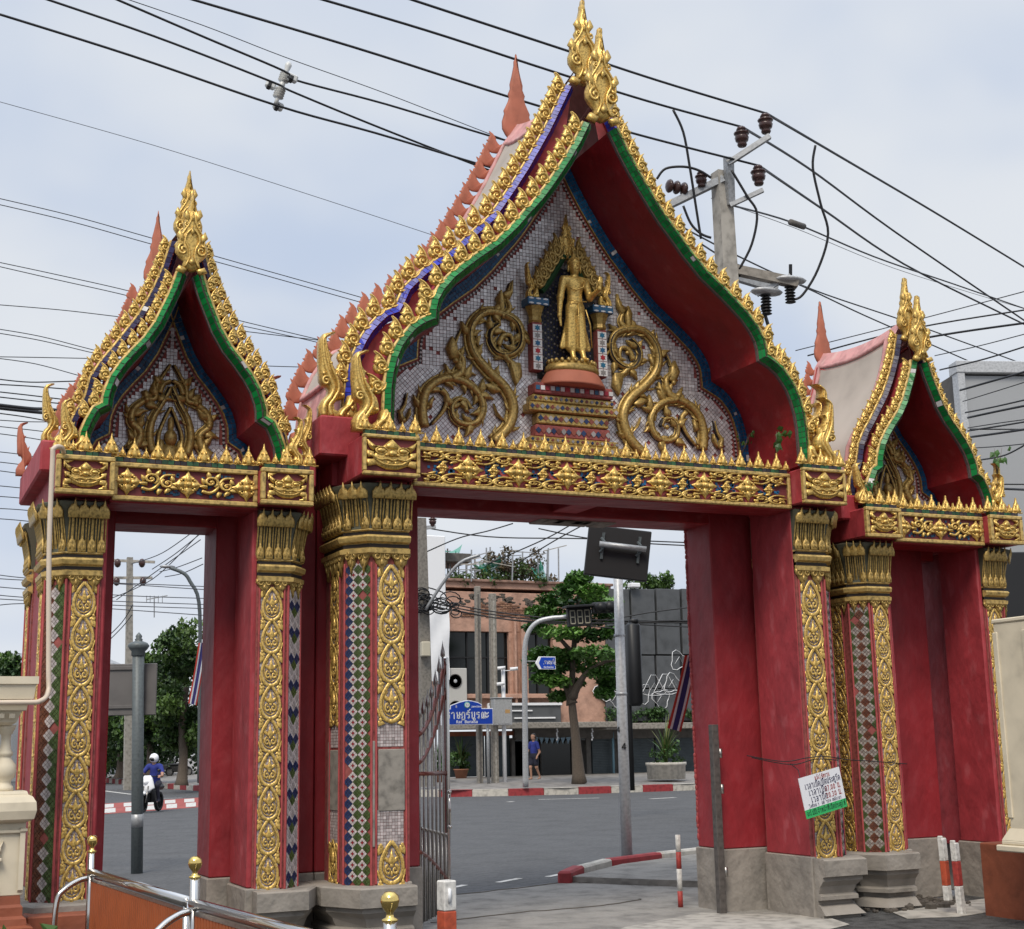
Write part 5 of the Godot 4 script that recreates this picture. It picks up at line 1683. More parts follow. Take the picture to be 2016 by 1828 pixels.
# ---- Thai and Latin strokes: each letter a few lines on a grid 5 wide and 6 high
var TH := {
	"ร": [[2.7, 0.9, 2.2, 0.3, 2.8, 0.0, 3.3, 0.5, 3.2, 3.0, 2.2, 3.6, 1.0, 3.4, 1.2, 4.8, 2.2, 5.2, 3.5, 5.0]],
	"า": [[0.7, 4.4, 1.4, 5.2, 2.5, 5.1, 3.1, 4.3, 3.1, 0]],
	"ษ": [[0.8, 4.6, 1.3, 5.2, 1.4, 4.4, 1.4, 0.2, 3.6, 0.2, 3.6, 5.2], [2.3, 2.4, 2.8, 3.0, 3.2, 2.4, 4.6, 3.4]],
	"ฎ": [[1.1, 2.8, 1.1, 4.3, 2.0, 5.2, 3.2, 5.0, 3.7, 4.2, 3.7, -0.6, 2.9, -1.3, 2.3, -0.7, 1.7, -1.3, 1.1, -0.6, 1.1, 1.2, 1.7, 1.4]],
	"บ": [[0.8, 4.6, 1.3, 5.2, 1.4, 4.4, 1.4, 0.2, 3.7, 0.2, 3.7, 5.2]],
	"ป": [[0.8, 4.6, 1.3, 5.2, 1.4, 4.4, 1.4, 0.2, 3.7, 0.2, 3.7, 7.2]],
	"ณ": [[1.9, 0.6, 1.2, 0.1, 1.2, 4.2, 2.0, 5.2, 2.8, 4.4, 2.8, 0.1, 3.5, 0.9, 4.3, 0.2, 4.4, 5.2]],
	"ะ": [[0.8, 4.4, 1.0, 3.4, 1.7, 3.6, 2.8, 4.8], [0.8, 1.6, 1.0, 0.6, 1.7, 0.8, 2.8, 2.0]],
	"เ": [[2.0, 0.7, 1.4, 0.1, 1.2, 0.6, 1.2, 5.2]],
	"แ": [[1.6, 0.7, 1.0, 0.1, 0.8, 0.6, 0.8, 5.2], [3.4, 0.7, 2.8, 0.1, 2.6, 0.6, 2.6, 5.2]],
	"ว": [[2.3, 0.6, 3.1, 0.1, 3.2, 3.8, 2.4, 5.1, 0.9, 4.8]],
	"ล": [[1.8, 0.6, 1.1, 0.1, 1.0, 2.0, 2.0, 2.9, 3.3, 2.2], [3.3, 0.0, 3.3, 3.9, 2.4, 5.1, 0.9, 4.8]],
	"ด": [[2.3, 2.6, 1.8, 1.8, 1.2, 0.1, 1.0, 3.8, 2.0, 5.2, 3.2, 4.8, 3.7, 3.8, 3.7, 0]],
	"ต": [[2.3, 2.6, 1.8, 1.8, 1.2, 0.1, 1.0, 3.8, 1.6, 5.2, 2.3, 4.7, 3.0, 5.2, 3.7, 4.2, 3.7, 0]],
	"น": [[0.8, 4.6, 1.3, 5.2, 1.4, 4.4, 1.4, 0.2, 3.0, 0.5, 3.7, 0.1, 4.0, 0.8, 3.7, 1.2, 3.7, 5.2]],
	"จ": [[1.2, 2.6, 2.0, 1.8, 2.4, 0.1, 3.4, 0.8, 3.5, 4.0, 2.4, 5.2, 0.9, 4.7]],
	"ง": [[3.0, 4.6, 2.2, 5.1, 2.8, 3.8, 2.6, 0.1, 0.9, 2.2]],
	"ห": [[0.8, 4.6, 1.3, 5.2, 1.4, 4.4, 1.4, 0.0, 1.6, 2.4, 3.0, 3.6, 3.4, 4.8, 2.7, 5.2, 2.9, 3.6, 3.6, 2.6, 3.6, 0]],
	"ท": [[0.8, 4.6, 1.3, 5.2, 1.4, 4.4, 1.4, 0.0, 2.4, 4.6, 3.3, 5.2, 3.7, 4.4, 3.7, 0]],
	"ม": [[0.8, 4.6, 1.3, 5.2, 1.4, 4.4, 1.4, 0.4, 0.9, 0.1, 1.6, 0.9, 3.7, 0.1, 3.7, 5.2]],
	"ไ": [[2.4, 0.7, 1.8, 0.1, 1.7, 5.6, 0.7, 6.6, 1.6, 7.4]],
	"ใ": [[2.4, 0.7, 1.8, 0.1, 1.7, 6.0, 0.8, 6.6, 1.8, 7.4]],
	"ี": [[-3.4, 6.0, -2.4, 6.9, -0.9, 6.7, -0.8, 6.0, -3.4, 6.0], [-0.8, 6.0, -0.8, 7.4]],
	"ิ": [[-3.4, 6.0, -2.4, 6.9, -0.9, 6.7, -0.8, 6.0, -3.4, 6.0]],
	"ั": [[-2.8, 6.6, -2.4, 6.0, -1.2, 6.2, -0.4, 7.3]],
	"้": [[-2.4, 7.2, -1.8, 6.5, -1.2, 6.3, -0.4, 7.4]],
	"่": [[-1.0, 6.2, -1.0, 7.4]],
	"ู": [[-2.2, -0.6, -1.8, -1.7, -0.6, -1.7, -0.5, -0.5]],
	"ุ": [[-1.4, -0.6, -0.7, -0.7, -0.7, -1.9]],
	"์": [[-2.6, 6.4, -2.0, 6.0, -1.6, 6.7, -0.6, 7.8]],
	"0": [[2, 5.2, 0.9, 4.2, 0.9, 1.0, 2, 0, 3.1, 1.0, 3.1, 4.2, 2, 5.2]],
	"7": [[0.9, 5.1, 3.1, 5.1, 1.7, 0]],
	"2": [[0.9, 4.2, 1.8, 5.2, 3.0, 4.4, 2.8, 3.0, 0.9, 0.1, 3.2, 0.1]],
	"3": [[0.9, 4.8, 2.2, 5.2, 3.0, 4.2, 2.0, 2.8, 3.2, 1.4, 2.2, 0, 0.9, 0.5]],
	".": [[1.0, 0.0, 1.1, 0.4]],
	"/": [[0.6, -0.4, 2.8, 6.0]],
}
func lettering(st: SurfaceTool, text: String, xf: Transform3D, h: float, wide := 1.0, thick := 0.75):
	# text centred on xf, letters h metres high, lying 2 mm proud of the xy plane
	var u := h / 5.2
	var adv := []
	var total := 0.0
	for ch in text:
		var a := 4.7
		if ch in ["ี", "ิ", "ั", "้", "่", "ู", "ุ", "์"]:
			a = 0.0
		elif ch == " ":
			a = 3.0
		elif ch in ["."]:
			a = 2.0
		elif ch in ["เ", "ะ", "/"]:
			a = 3.2
		adv.append(a)
		total += a
	var x := -total / 2
	var k := 0
	for ch in text:
		if TH.has(ch):
			for l in TH[ch]:
				var p := v2s(l)
				for i in p.size() - 1:
					var a: Vector2 = (p[i] + Vector2(x, -2.6)) * u
					var b: Vector2 = (p[i + 1] + Vector2(x, -2.6)) * u
					a.x *= wide
					b.x *= wide
					var d := (b - a).normalized() * thick * u * 0.5
					var n := Vector2(-d.y, d.x)
					var z := 0.003
					quad(st, xf * Vector3(a.x - d.x - n.x, a.y - d.y - n.y, z), xf * Vector3(a.x - d.x + n.x, a.y - d.y + n.y, z), xf * Vector3(b.x + d.x + n.x, b.y + d.y + n.y, z), xf * Vector3(b.x + d.x - n.x, b.y + d.y - n.y, z))
		x += adv[k]
		k += 1
func latin(text: String, size: float, m: Material, called: String, parent: Node, xf: Transform3D, bold := true):
	var t := TextMesh.new()
	var f := SystemFont.new()
	f.font_names = PackedStringArray(["Droid Sans"])
	f.font_weight = 700 if bold else 400
	t.font = f
	t.font_size = 64
	t.pixel_size = size / 64.0
	t.depth = 0.004
	t.text = text
	t.material = m
	put(t, called, parent, xf)

func leaf_shape(st: SurfaceTool, xf: Transform3D, l: float, w: float, col: Color):
	st.set_color(col)
	var a := xf * Vector3.ZERO
	var b := xf * Vector3(-w, l * 0.35, -w * 0.15)
	var c := xf * Vector3(w, l * 0.35, -w * 0.15)
	var m := xf * Vector3(0, l * 0.45, w * 0.12)
	var t := xf * Vector3(0, l, -w * 0.4)
	tri(st, a, b, m)
	tri(st, a, m, c)
	tri(st, b, t, m)
	tri(st, m, t, c)
func seedling(label: String, where: Vector3, h: float, n: int, l: float, group: String, lean := Vector3.ZERO):
	var t := thing("fig_seedling", label, "plant", where, group)
	var st := S()
	smooth(st, 1)
	var tips := []
	for k in 3:
		var d := Vector3(rng.randf_range(-0.5, 0.5), 1, rng.randf_range(-0.2, 0.4)) + lean
		tube(st, [Vector3.ZERO, d * h * 0.5, d * h * 0.9 + Vector3(0, h * 0.1, 0)], [0.006, 0.004, 0.002], 4)
		tips.append(d * h)
	obj("stem", st, M.bark, t)
	for k in n:
		st = S()
		var b: Vector3 = tips[k % 3] * rng.randf_range(0.5, 1.05) + Vector3(rng.randf_range(-0.08, 0.08), rng.randf_range(-0.03, 0.05), rng.randf_range(-0.02, 0.08)) * (h / 0.3)
		var bb := Basis.from_euler(Vector3(rng.randf_range(-0.4, 0.9), rng.randf_range(-0.8, 0.8), PI + rng.randf_range(-1.1, 1.1)))
		leaf_shape(st, Transform3D(bb, b), l * rng.randf_range(0.7, 1.1), l * 0.36, jit(Color(0.06, 0.14, 0.03), 0.4))
		obj("leaf", st, M.leaf, t)

func baluster_profile() -> Array:
	return [[0.07, 0], [0.07, 0.03], [0.055, 0.045], [0.05, 0.07], [0.075, 0.1], [0.088, 0.14], [0.08, 0.19], [0.05, 0.23], [0.042, 0.25], [0.055, 0.26], [0.055, 0.28], [0.04, 0.3], [0.034, 0.36], [0.036, 0.41], [0.05, 0.42], [0.05, 0.435], [0.062, 0.45], [0.07, 0.48]]
func run_profile(st: SurfaceTool, prof: Array, x0: float, x1: float, z0: float, back: float):   # [y, out] swept along x, returned at x1
	for k in prof.size() - 1:
		var a := Vector3(x0, prof[k][0], z0 + prof[k][1])
		var b := Vector3(x0, prof[k + 1][0], z0 + prof[k + 1][1])
		var a2 := Vector3(x1 + prof[k][1], prof[k][0], z0 + prof[k][1])
		var b2 := Vector3(x1 + prof[k + 1][1], prof[k + 1][0], z0 + prof[k + 1][1])
		quad(st, a, a2, b2, b)
		var a3 := Vector3(a2.x, a2.y, back)
		var b3 := Vector3(b2.x, b2.y, back)
		quad(st, a2, a3, b3, b2)
func build_near():
	# ---- cream balustrade wall on the left
	var g := thing("balustrade_wall", "cream moulded balustrade wall on a red-brown base at the left edge", "wall")
	var st := S()
	run_profile(st, [[1.88, -0.06], [1.9, -0.03], [1.93, -0.02], [1.98, 0.0], [1.985, 0.03], [2.06, 0.04], [2.065, 0.07], [2.1, 0.075], [2.17, 0.085], [2.175, 0.1], [2.23, 0.1], [2.24, -0.3]], -9.0, -5.24, 0.13, -0.2)
	run_profile(st, [[1.88, -0.3], [1.88, -0.06]], -9.0, -5.24, 0.13, -0.2)
	obj("top_rail", st, M.cream, g)
	for k in 12:
		st = S()
		box(st, Vector3(-5.33 - k * 0.075, 1.925, 0.125), Vector3(-5.285 - k * 0.075, 1.965, 0.145), 0.004)
		obj("dentil", st, M.cream, g)
	st = S()
	run_profile(st, [[1.17, 0.0], [1.185, 0.05], [1.2, 0.075], [1.26, 0.09], [1.32, 0.085], [1.36, 0.06], [1.375, 0.03], [1.38, 0.03], [1.40, 0.02], [1.4, -0.3]], -9.0, -5.2, 0.13, -0.2)
	obj("bottom_rail", st, M.cream, g)
	for k in 5:
		st = S()
		smooth(st, 1)
		lathe(st, baluster_profile(), 14, Transform3D(Basis(), Vector3(-5.33 - k * 0.27, 1.4, -0.02)))
		obj("baluster", st, M.cream, g)
	st = S()
	box(st, Vector3(-9, 0.66, -0.25), Vector3(-5.17, 1.18, 0.12), 0.006)
	obj("wall_panel", st, M.cream, g)
	st = S()
	run_profile(st, [[0.68, 0.0], [0.7, 0.016], [1.1, 0.016], [1.115, 0.028], [1.13, 0.028], [1.14, 0.0]], -5.21, -5.19, 0.125, 0.1)
	box(st, Vector3(-9, 1.10, 0.12), Vector3(-5.2, 1.125, 0.145), 0.006)
	obj("panel_moulding", st, M.cream, g)
	var n := part("panel_niche", g)
	st = S()
	box(st, Vector3(-5.62, 0.70, 0.1), Vector3(-5.41, 0.90, 0.128))
	obj("opening", st, M.black, n)
	st = S()
	box(st, Vector3(-5.7, 0.905, 0.12), Vector3(-5.33, 0.93, 0.175), 0.005)
	box(st, Vector3(-5.7, 0.935, 0.12), Vector3(-5.345, 0.96, 0.16), 0.005)
	box(st, Vector3(-5.7, 0.68, 0.12), Vector3(-5.36, 0.698, 0.17), 0.005)
	smooth(st, 1)
	puff(st, P([-5.405, 0.7, -5.345, 0.7, -5.355, 0.74, -5.375, 0.76, -5.37, 0.84, -5.35, 0.9, -5.405, 0.9]), 0.04, 0.008, Transform3D(Basis(), Vector3(0, 0, 0.12)))
	puff(st, P([-5.39, 0.96, -5.335, 0.96, -5.335, 1.0, -5.322, 1.05, -5.345, 1.02, -5.375, 0.985]), 0.03, 0.006, Transform3D(Basis(), Vector3(0, 0, 0.12)))
	tube(st, curve([Vector3(-5.43, 0.965, 0.13), Vector3(-5.41, 1.02, 0.13), Vector3(-5.45, 1.07, 0.13), Vector3(-5.52, 1.09, 0.13)], 4), 0.014, 6)
	obj("niche_frame", st, M.cream, n)
	st = S()
	run_profile(st, [[-0.05, 0.14], [0.28, 0.14], [0.3, 0.10], [0.44, 0.10], [0.455, 0.06], [0.5, 0.055], [0.52, 0.03], [0.58, 0.03], [0.6, 0.015], [0.66, 0.01], [0.67, -0.2]], -9.0, -5.2, 0.12, -0.2)
	obj("wall_base", st, M.brownred, g)
	# red-brown block in front of the first column
	st = S()
	box(st, Vector3(-5.12, -0.02, -0.35), Vector3(-4.40, 0.49, -0.02), 0.012)
	obj("column_footing", st, M.brownred, g)
	# ---- cream conduit on the left gate
	st = S()
	smooth(st, 1)
	tube(st, curve([Vector3(-4.98, 4.02, -0.25), Vector3(-5.03, 4.03, -0.02), Vector3(-5.095, 4.0, 0.06), Vector3(-5.1, 3.9, 0.06), Vector3(-5.095, 3.2, 0.07), Vector3(-5.06, 2.3, 0.09), Vector3(-5.06, 2.12, 0.12), Vector3(-5.12, 2.05, 0.2), Vector3(-5.25, 2.04, 0.22), Vector3(-5.8, 2.04, 0.22)], 4), 0.019, 8)
	tag(obj("conduit_pipe", st, M.pvc), "thin cream plastic pipe running down the left gate to the balustrade", "pipe")
	# ---- the notice tied to the right-hand column
	var t := thing("notice_board", "small tilted white notice with a green stripe, tied to the right column", "sign", Vector3(2.04, 1.165, 0.02))
	var xf := Transform3D(Basis(Vector3(0, 0, 1), 0.185) * Basis(Vector3.UP, 0.12), Vector3.ZERO)
	st = S()
	box(st, Vector3(-0.27, -0.11, -0.003), Vector3(0.27, 0.19, 0.003), 0.0, xf)
	obj("board", st, M.paper, t)
	st = S()
	box(st, Vector3(-0.268, -0.19, -0.003), Vector3(0.27, -0.1105, 0.0035), 0.0, xf)
	obj("green_stripe", st, M.green, t)
	for q in [["แจ้งให้ทราบ", 0.03, 0.15, 0.032, M.inkred, 0.75], ["เวลาเปิด/ปิดประตูวัด", 0.02, 0.095, 0.045, M.ink, 0.78], ["เวลาเปิด", -0.06, 0.03, 0.047, M.ink, 0.9], ["07.00 น.", 0.135, 0.03, 0.045, M.inkred, 0.8], ["เวลาปิด", -0.06, -0.035, 0.047, M.ink, 0.9], ["20.30 น.", 0.135, -0.035, 0.045, M.inkred, 0.8], ["ผู้ใดที่จะนำรถยนต์เข้ามาจอดหลังเวลา", 0.0, -0.088, 0.024, M.ink, 0.75], ["จะไม่มีเจ้าหน้าที่เปิดประตูให้", 0.0, -0.15, 0.036, M.inkdark, 0.8]]:
		st = S()
		lettering(st, q[0], xf * Transform3D(Basis(), Vector3(q[1], q[2], 0.002)), q[3], q[5])
		obj("lettering", st, q[4], t)
	st = S()
	smooth(st, 1)
	tube(st, curve([Vector3(1.62, 1.52, -0.6), Vector3(1.80, 1.46, -0.26), Vector3(2.02, 1.49, -0.17), Vector3(2.2, 1.5, -0.12), Vector3(2.6, 1.46, -0.3), Vector3(2.9, 1.44, -0.34), Vector3(3.42, 1.40, -0.4)], 5), 0.005, 5)
	tube(st, curve([Vector3(1.64, 1.5, -0.55), Vector3(1.85, 1.43, -0.2), Vector3(2.1, 1.475, -0.15), Vector3(2.35, 1.46, -0.13)], 5), 0.005, 5)
	tube(st, [Vector3(1.84, 1.44, -0.2), Vector3(1.83, 1.38, -0.06), Vector3(1.79, 1.30, 0.02)], 0.004, 5)
	tag(obj("tie_wire", st, M.wire), "dark wire that ties the white notice round the right columns", "wire")
	# ---- red-brown wall and cream pilaster on the right
	g = thing("boundary_wall", "red-brown base with a cream moulded pilaster at the right edge", "wall")
	st = S()
	box(st, Vector3(3.50, -0.02, 0.46), Vector3(5.2, 0.665, 3.0), 0.012)
	obj("wall_base", st, M.brownred, g)
	st = S()
	var px := at(2058, 1640, 12.2)
	var ox := px.x
	var oz := px.z
	for q in [[0.665, 0.72, 0.30], [0.72, 0.76, 0.265], [0.80, 2.66, 0.205]]:
		box(st, Vector3(ox - q[2], q[0], oz - q[2]), Vector3(ox + q[2], q[1], oz + q[2]), 0.01)
	loft(st, [[Vector3(ox - 0.26, 0.76, oz + 0.26), Vector3(ox + 0.26, 0.76, oz + 0.26), Vector3(ox + 0.26, 0.76, oz - 0.26), Vector3(ox - 0.26, 0.76, oz - 0.26)], [Vector3(ox - 0.208, 0.86, oz + 0.208), Vector3(ox + 0.208, 0.86, oz + 0.208), Vector3(ox + 0.208, 0.86, oz - 0.208), Vector3(ox - 0.208, 0.86, oz - 0.208)]])
	for e in [[-0.208, -0.15], [0.15, 0.208]]:
		box(st, Vector3(ox + e[0], 0.95, oz + 0.2), Vector3(ox + e[1], 2.58, oz + 0.22), 0.006)
		box(st, Vector3(ox - 0.22, 0.95, oz + e[0]), Vector3(ox - 0.2, 2.58, oz + e[1]), 0.006)
	box(st, Vector3(ox - 0.215, 2.66, oz - 0.215), Vector3(ox + 0.215, 2.7, oz + 0.215), 0.01)
	obj("pilaster", st, M.cream, g)
	# ---- the barrier with gold balls
	var posts := [Vector3(-4.72, 0, 0.3), Vector3(-4.52, 0, 2.94), Vector3(-4.25, 0, 5.5)]
	var names := ["stainless barrier with red-brown slats nearest the left gate, farthest of three", "middle stainless barrier with red-brown slats and a gold ball on its post", "nearest stainless barrier, only its gold ball and rails in view at bottom centre"]
	for k in 3:
		var p0: Vector3 = posts[k]
		var d: Vector3 = (posts[mini(k + 1, 2)] - posts[mini(k, 1)]).normalized()
		var len := 2.62
		if k == 2:
			d = Vector3(0.12, 0, 1).normalized()
		g = thing("crowd_barrier", names[k], "barrier", p0, "slatted barriers with gold balls")
		var f := frame(d, Vector3.UP, Vector3.ZERO)
		st = S()
		smooth(st, 1)
		tube(st, [f * Vector3(0, 0, 0), f * Vector3(0, 0.955, 0)], 0.028, 10)
		obj("post", st, M.steel, g)
		st = S()
		smooth(st, 1)
		lathe(st, [[0.028, 0.95], [0.034, 0.955], [0.034, 0.962], [0.018, 0.97], [0.014, 0.985], [0.024, 0.998], [0.035, 1.012], [0.04, 1.034], [0.036, 1.055], [0.022, 1.07], [0.0, 1.074]], 16, f)
		obj("gold_ball", st, M.brass, g)
		st = S()
		smooth(st, 1)
		var top := 0.81
		tube(st, [f * Vector3(-0.02, top, 0), f * Vector3(len - 0.1, top, 0)], 0.032, 10)
		tube(st, [f * Vector3(0, 0.12, 0), f * Vector3(len - 0.12, 0.12, 0)], 0.02, 8)
		tube(st, [f * Vector3(len - 0.12, 0.05, 0), f * Vector3(len - 0.12, top, 0)], 0.022, 8)
		obj("rail", st, M.steel, g)
		st = S()
		smooth(st, 1)
		tube(st, curve([f * Vector3(0.0, 0.77, 0.02), f * Vector3(-0.0, 0.755, 0.09), f * Vector3(0.02, 0.70, 0.19), f * Vector3(0.03, 0.62, 0.24), f * Vector3(0.035, 0.3, 0.26), f * Vector3(0.04, 0.0, 0.28)], 5).map(func(p): return p), 0.022, 8)
		obj("handle_tube", st, M.steel, g)
		if k < 2:
			var ns := 46
			for i in ns:
				st = S()
				var x := 0.05 + i * (len - 0.22) / ns
				box(st, Vector3(x, 0.15, -0.008), Vector3(x + (len - 0.22) / ns - 0.013, 0.765, 0.012), 0.003, f)
				obj("slat", st, M.orange, g)
			st = S()
			box(st, Vector3(0.04, 0.752, 0.009), Vector3(len - 0.15, 0.775, 0.014), 0, f)
			obj("slat_clip", st, M.steeldull, g)
			st = S()
			box(st, Vector3(0.04, 0.16, -0.03), Vector3(len - 0.15, 0.75, -0.025), 0, f)
			obj("backing", st, M.black, g)
	# ---- bollards
	var b0 := at(879, 1732, 9.4)
	g = thing("bollard", "square white and orange bollard in front of the left gate leaf", "bollard", Vector3(b0.x, 0, b0.z), "striped bollards")
	var seg := [[0.0, 0.2, M.whitepaint], [0.2, 0.58, M.orangepaint], [0.58, b0.y, M.whitepaint]]
	for q in seg:
		st = S()
		box(st, Vector3(-0.05, q[0], -0.05), Vector3(0.05, q[1], 0.05), 0.008, Transform3D(Basis(Vector3.UP, 0.2), Vector3.ZERO))
		obj("painted_band", st, q[2], g)
	st = S()
	smooth(st, 1)
	tube(st, [Vector3(0.0, b0.y - 0.14, 0.055), Vector3(0.0, b0.y - 0.05, 0.055)], 0.012, 6)
	obj("lock_hole", st, M.white, g)
	g = thing("bollard", "slim round red and white bollard beside the rusty steel gate post", "bollard", Vector3(1.45, 0, -1.7), "striped bollards")
	for q in [[0.0, 0.16, M.redpaint], [0.16, 0.38, M.whitepaint], [0.38, 0.55, M.redpaint], [0.55, 0.72, M.whitepaint]]:
		st = S()
		smooth(st, 1)
		tube(st, [Vector3(0, q[0], 0), Vector3(0, q[1], 0)], 0.027, 10)
		obj("painted_band", st, q[2], g)
	for q in [["left half of the split red and white bollard by the right gate", Vector3(3.30, 0, 0.20), -0.06, 0.70, 0.12, M.orangepaint], ["right half of the split red and white bollard, dirtier and chipped on top", Vector3(3.36, 0, 0.30), -0.045, 0.66, 0.0, M.redpaint]]:
		g = thing("bollard", q[0], "bollard", q[1], "striped bollards")
		var tilt := Basis(Vector3(0, 0, 1), 0.035) * Basis(Vector3.UP, 0.3)
		for e in [[q[4], 0.26, M.whitepaint], [0.26, 0.49, q[5]], [0.49, q[3], M.whitepaint]]:
			st = S()
			box(st, Vector3(-0.037, e[0], -0.03), Vector3(0.037, e[1], 0.03), 0.006, Transform3D(tilt, Vector3.ZERO))
			if e[1] == q[3]:
				box(st, Vector3(-0.035, e[1] - 0.01, -0.028), Vector3(-0.005, e[1] + 0.025, 0.02), 0.006, Transform3D(tilt, Vector3.ZERO))
			obj("painted_band", st, e[2], g)
	# ---- the open stainless gate leaf, and the steel post opposite
	var h0 := Vector3(-1.60, 0, -1.22)
	var h1 := at(878, 1500, 14.05)
	h1.y = 0
	g = thing("gate_leaf", "open stainless steel gate leaf with spear points beside the left column", "gate leaf", h0)
	var d := h1 - h0
	var fl := frame(d, Vector3.UP, Vector3.ZERO)
	var L := d.length()
	st = S()
	box(st, Vector3(L - 0.035, 0.06, -0.035), Vector3(L + 0.035, 2.56, 0.035), 0.012, fl)
	obj("end_post", st, M.steel, g)
	var topc := func(x: float) -> float: return 1.78 + 0.74 * pow(x / L, 1.7)
	for e in [[0.0, 0.026], [-0.26, 0.022]]:
		st = S()
		smooth(st, 1)
		var q := []
		for i in 13:
			var x := L * i / 12.0
			q.append(fl * Vector3(x, topc.call(x) + e[0], 0))
		tube(st, q, e[1], 6)
		obj("curved_rail", st, M.steelred, g)
	st = S()
	smooth(st, 1)
	var q2 := []
	for i in 13:
		var x := L * i / 12.0
		q2.append(fl * Vector3(x, 0.72 - 0.36 * pow(x / L, 1.3), 0))
	tube(st, q2, 0.022, 6)
	tube(st, [fl * Vector3(0, 1.42, 0), fl * Vector3(L, 1.40, 0)], 0.022, 6)
	obj("cross_rail", st, M.steelred, g)
	for i in 7:
		var x := 0.06 + L * i / 7.0
		st = S()
		smooth(st, 1)
		var tp: float = topc.call(x) + 0.16
		tube(st, [fl * Vector3(x, 0.08, 0), fl * Vector3(x, tp, 0)], 0.011, 6)
		lathe(st, [[0.01, tp - 0.02], [0.026, tp], [0.022, tp + 0.05], [0.008, tp + 0.1], [0.0, tp + 0.16]], 8, Transform3D(Basis(), fl * Vector3(x, 0, 0)))
		obj("spear_bar", st, M.steeldull, g)
		st = S()
		smooth(st, 1)
		var xs := x + 0.05
		tube(st, [fl * Vector3(xs, 0.08, 0.01), fl * Vector3(xs, 0.92 - 0.12 * x, 0.01)], 0.009, 5)
		ball(st, fl * Vector3(xs, 0.93 - 0.12 * x, 0.01), Vector3.ONE * 0.018, 8, 5)
		obj("short_bar", st, M.steeldull, g)
	st = S()
	smooth(st, 1)
	tube(st, [fl * Vector3(L - 0.07, 0.9, 0.05), fl * Vector3(L - 0.07, 1.2, 0.05)], 0.014, 8)
	for y in [0.88, 1.22]:
		ball(st, fl * Vector3(L - 0.07, y, 0.05), Vector3.ONE * 0.024, 8, 5)
	obj("pull_handle", st, M.steel, g)
	g = thing("gate_post", "weathered square steel gate post standing against the right red pier", "post", Vector3(1.50, 0, -1.0))
	st = S()
	box(st, Vector3(-0.038, 0, -0.038), Vector3(0.038, 1.83, 0.038), 0.006)
	obj("post", st, M.rust, g)
	for y in [0.35, 1.15, 1.5]:
		st = S()
		smooth(st, 1)
		tube(st, [Vector3(0.05, y, 0.03), Vector3(0.05, y + 0.09, 0.03)], 0.02, 8)
		obj("hinge", st, M.steeldull, g)
	# ---- weeds
	seedling("fig seedling with heart-shaped leaves rooted on the right end of the central gable", at_z(1525, 905, -0.3), 0.26, 16, 0.10, "seedlings growing out of the gates", Vector3(0.1, 0, 0.25))
	seedling("small green sprig beside the blue mosaic band of the central pediment", at_z(1460, 893, -0.95), 0.22, 14, 0.05, "seedlings growing out of the gates", Vector3(0, 0, 0.1))
	seedling("seedling on the right gate's eave beside the grey building", at_z(1962, 935, -0.5), 0.3, 9, 0.10, "seedlings growing out of the gates", Vector3(-0.2, 0, 0.0))
	seedling("small sprout low on the left green band of the right gate's gable", at_z(1715, 968, -0.3), 0.13, 10, 0.05, "seedlings growing out of the gates")
	var vp := at(62, 1835, 8.2)
	var t2 := thing("leafy_weed", "bright green broad-leaved weed at the bottom left below the cream wall", "plant", Vector3(vp.x, 0, vp.z))
	for k in 12:
		st = S()
		var bb := Basis.from_euler(Vector3(rng.randf_range(0.1, 0.9), rng.randf_range(-1.6, 1.6), rng.randf_range(-0.9, 0.9)))
		leaf_shape(st, Transform3D(bb, Vector3(rng.randf_range(-0.17, 0.17), rng.randf_range(0.38, 0.6), rng.randf_range(-0.1, 0.1))), 0.13, 0.05, jit(Color(0.10, 0.19, 0.05), 0.3))
		obj("leaf", st, M.leaf, t2)
	st = S()
	smooth(st, 1)
	for k in 4:
		tube(st, [Vector3(rng.randf_range(-0.05, 0.05), 0, 0), Vector3(rng.randf_range(-0.15, 0.15), 0.5, rng.randf_range(-0.08, 0.08))], 0.006, 5)
	obj("stem", st, M.bark, t2)
	# rubble by the right gate
	st = S()
	for k in 240:
		var c := Vector3(3.1 + rng.randf_range(-0.4, 0.9), 0, -0.75 + rng.randf_range(-0.5, 0.6))
		var r := rng.randf_range(0.01, 0.05) * (1.4 - absf(c.x - 3.4))
		if r > 0:
			ball(st, c + Vector3(0, r * 0.4, 0), Vector3(r, r * 0.7, r), 5, 3)
	var rb := stuff(obj("rubble", st, M.stain))
	rb.set_meta("label", "dark heap of soil and rubble behind the split bollard")
	rb.set_meta("category", "rubble")
# ---------------------------------------------------------------- across the street
func bar(st: SurfaceTool, a: Vector3, b: Vector3, w: float, d := -1.0):   # square bar from a to b
	var dd := b - a
	var up := Vector3.UP if absf(dd.normalized().y) < 0.95 else Vector3(0, 0, 1)
	var f := frame(dd, up, a)
	if d < 0:
		d = w
	box(st, Vector3(0, -w / 2, -d / 2), Vector3(dd.length(), w / 2, d / 2), 0, f)
func fz(u: float, v: float, out := 0.0) -> Vector3:   # a point of the far facade plane
	var p := at_z(u, v, -42.65)
	p.z += out
	return p
func fbox(st: SurfaceTool, u0: float, v0: float, u1: float, v1: float, back: float, out: float, b := 0.0):
	var p := fz(u0, v0)
	var q := fz(u1, v1)
	box(st, Vector3(minf(p.x, q.x), minf(p.y, q.y), -42.65 + back), Vector3(maxf(p.x, q.x), maxf(p.y, q.y), -42.65 + out), b)
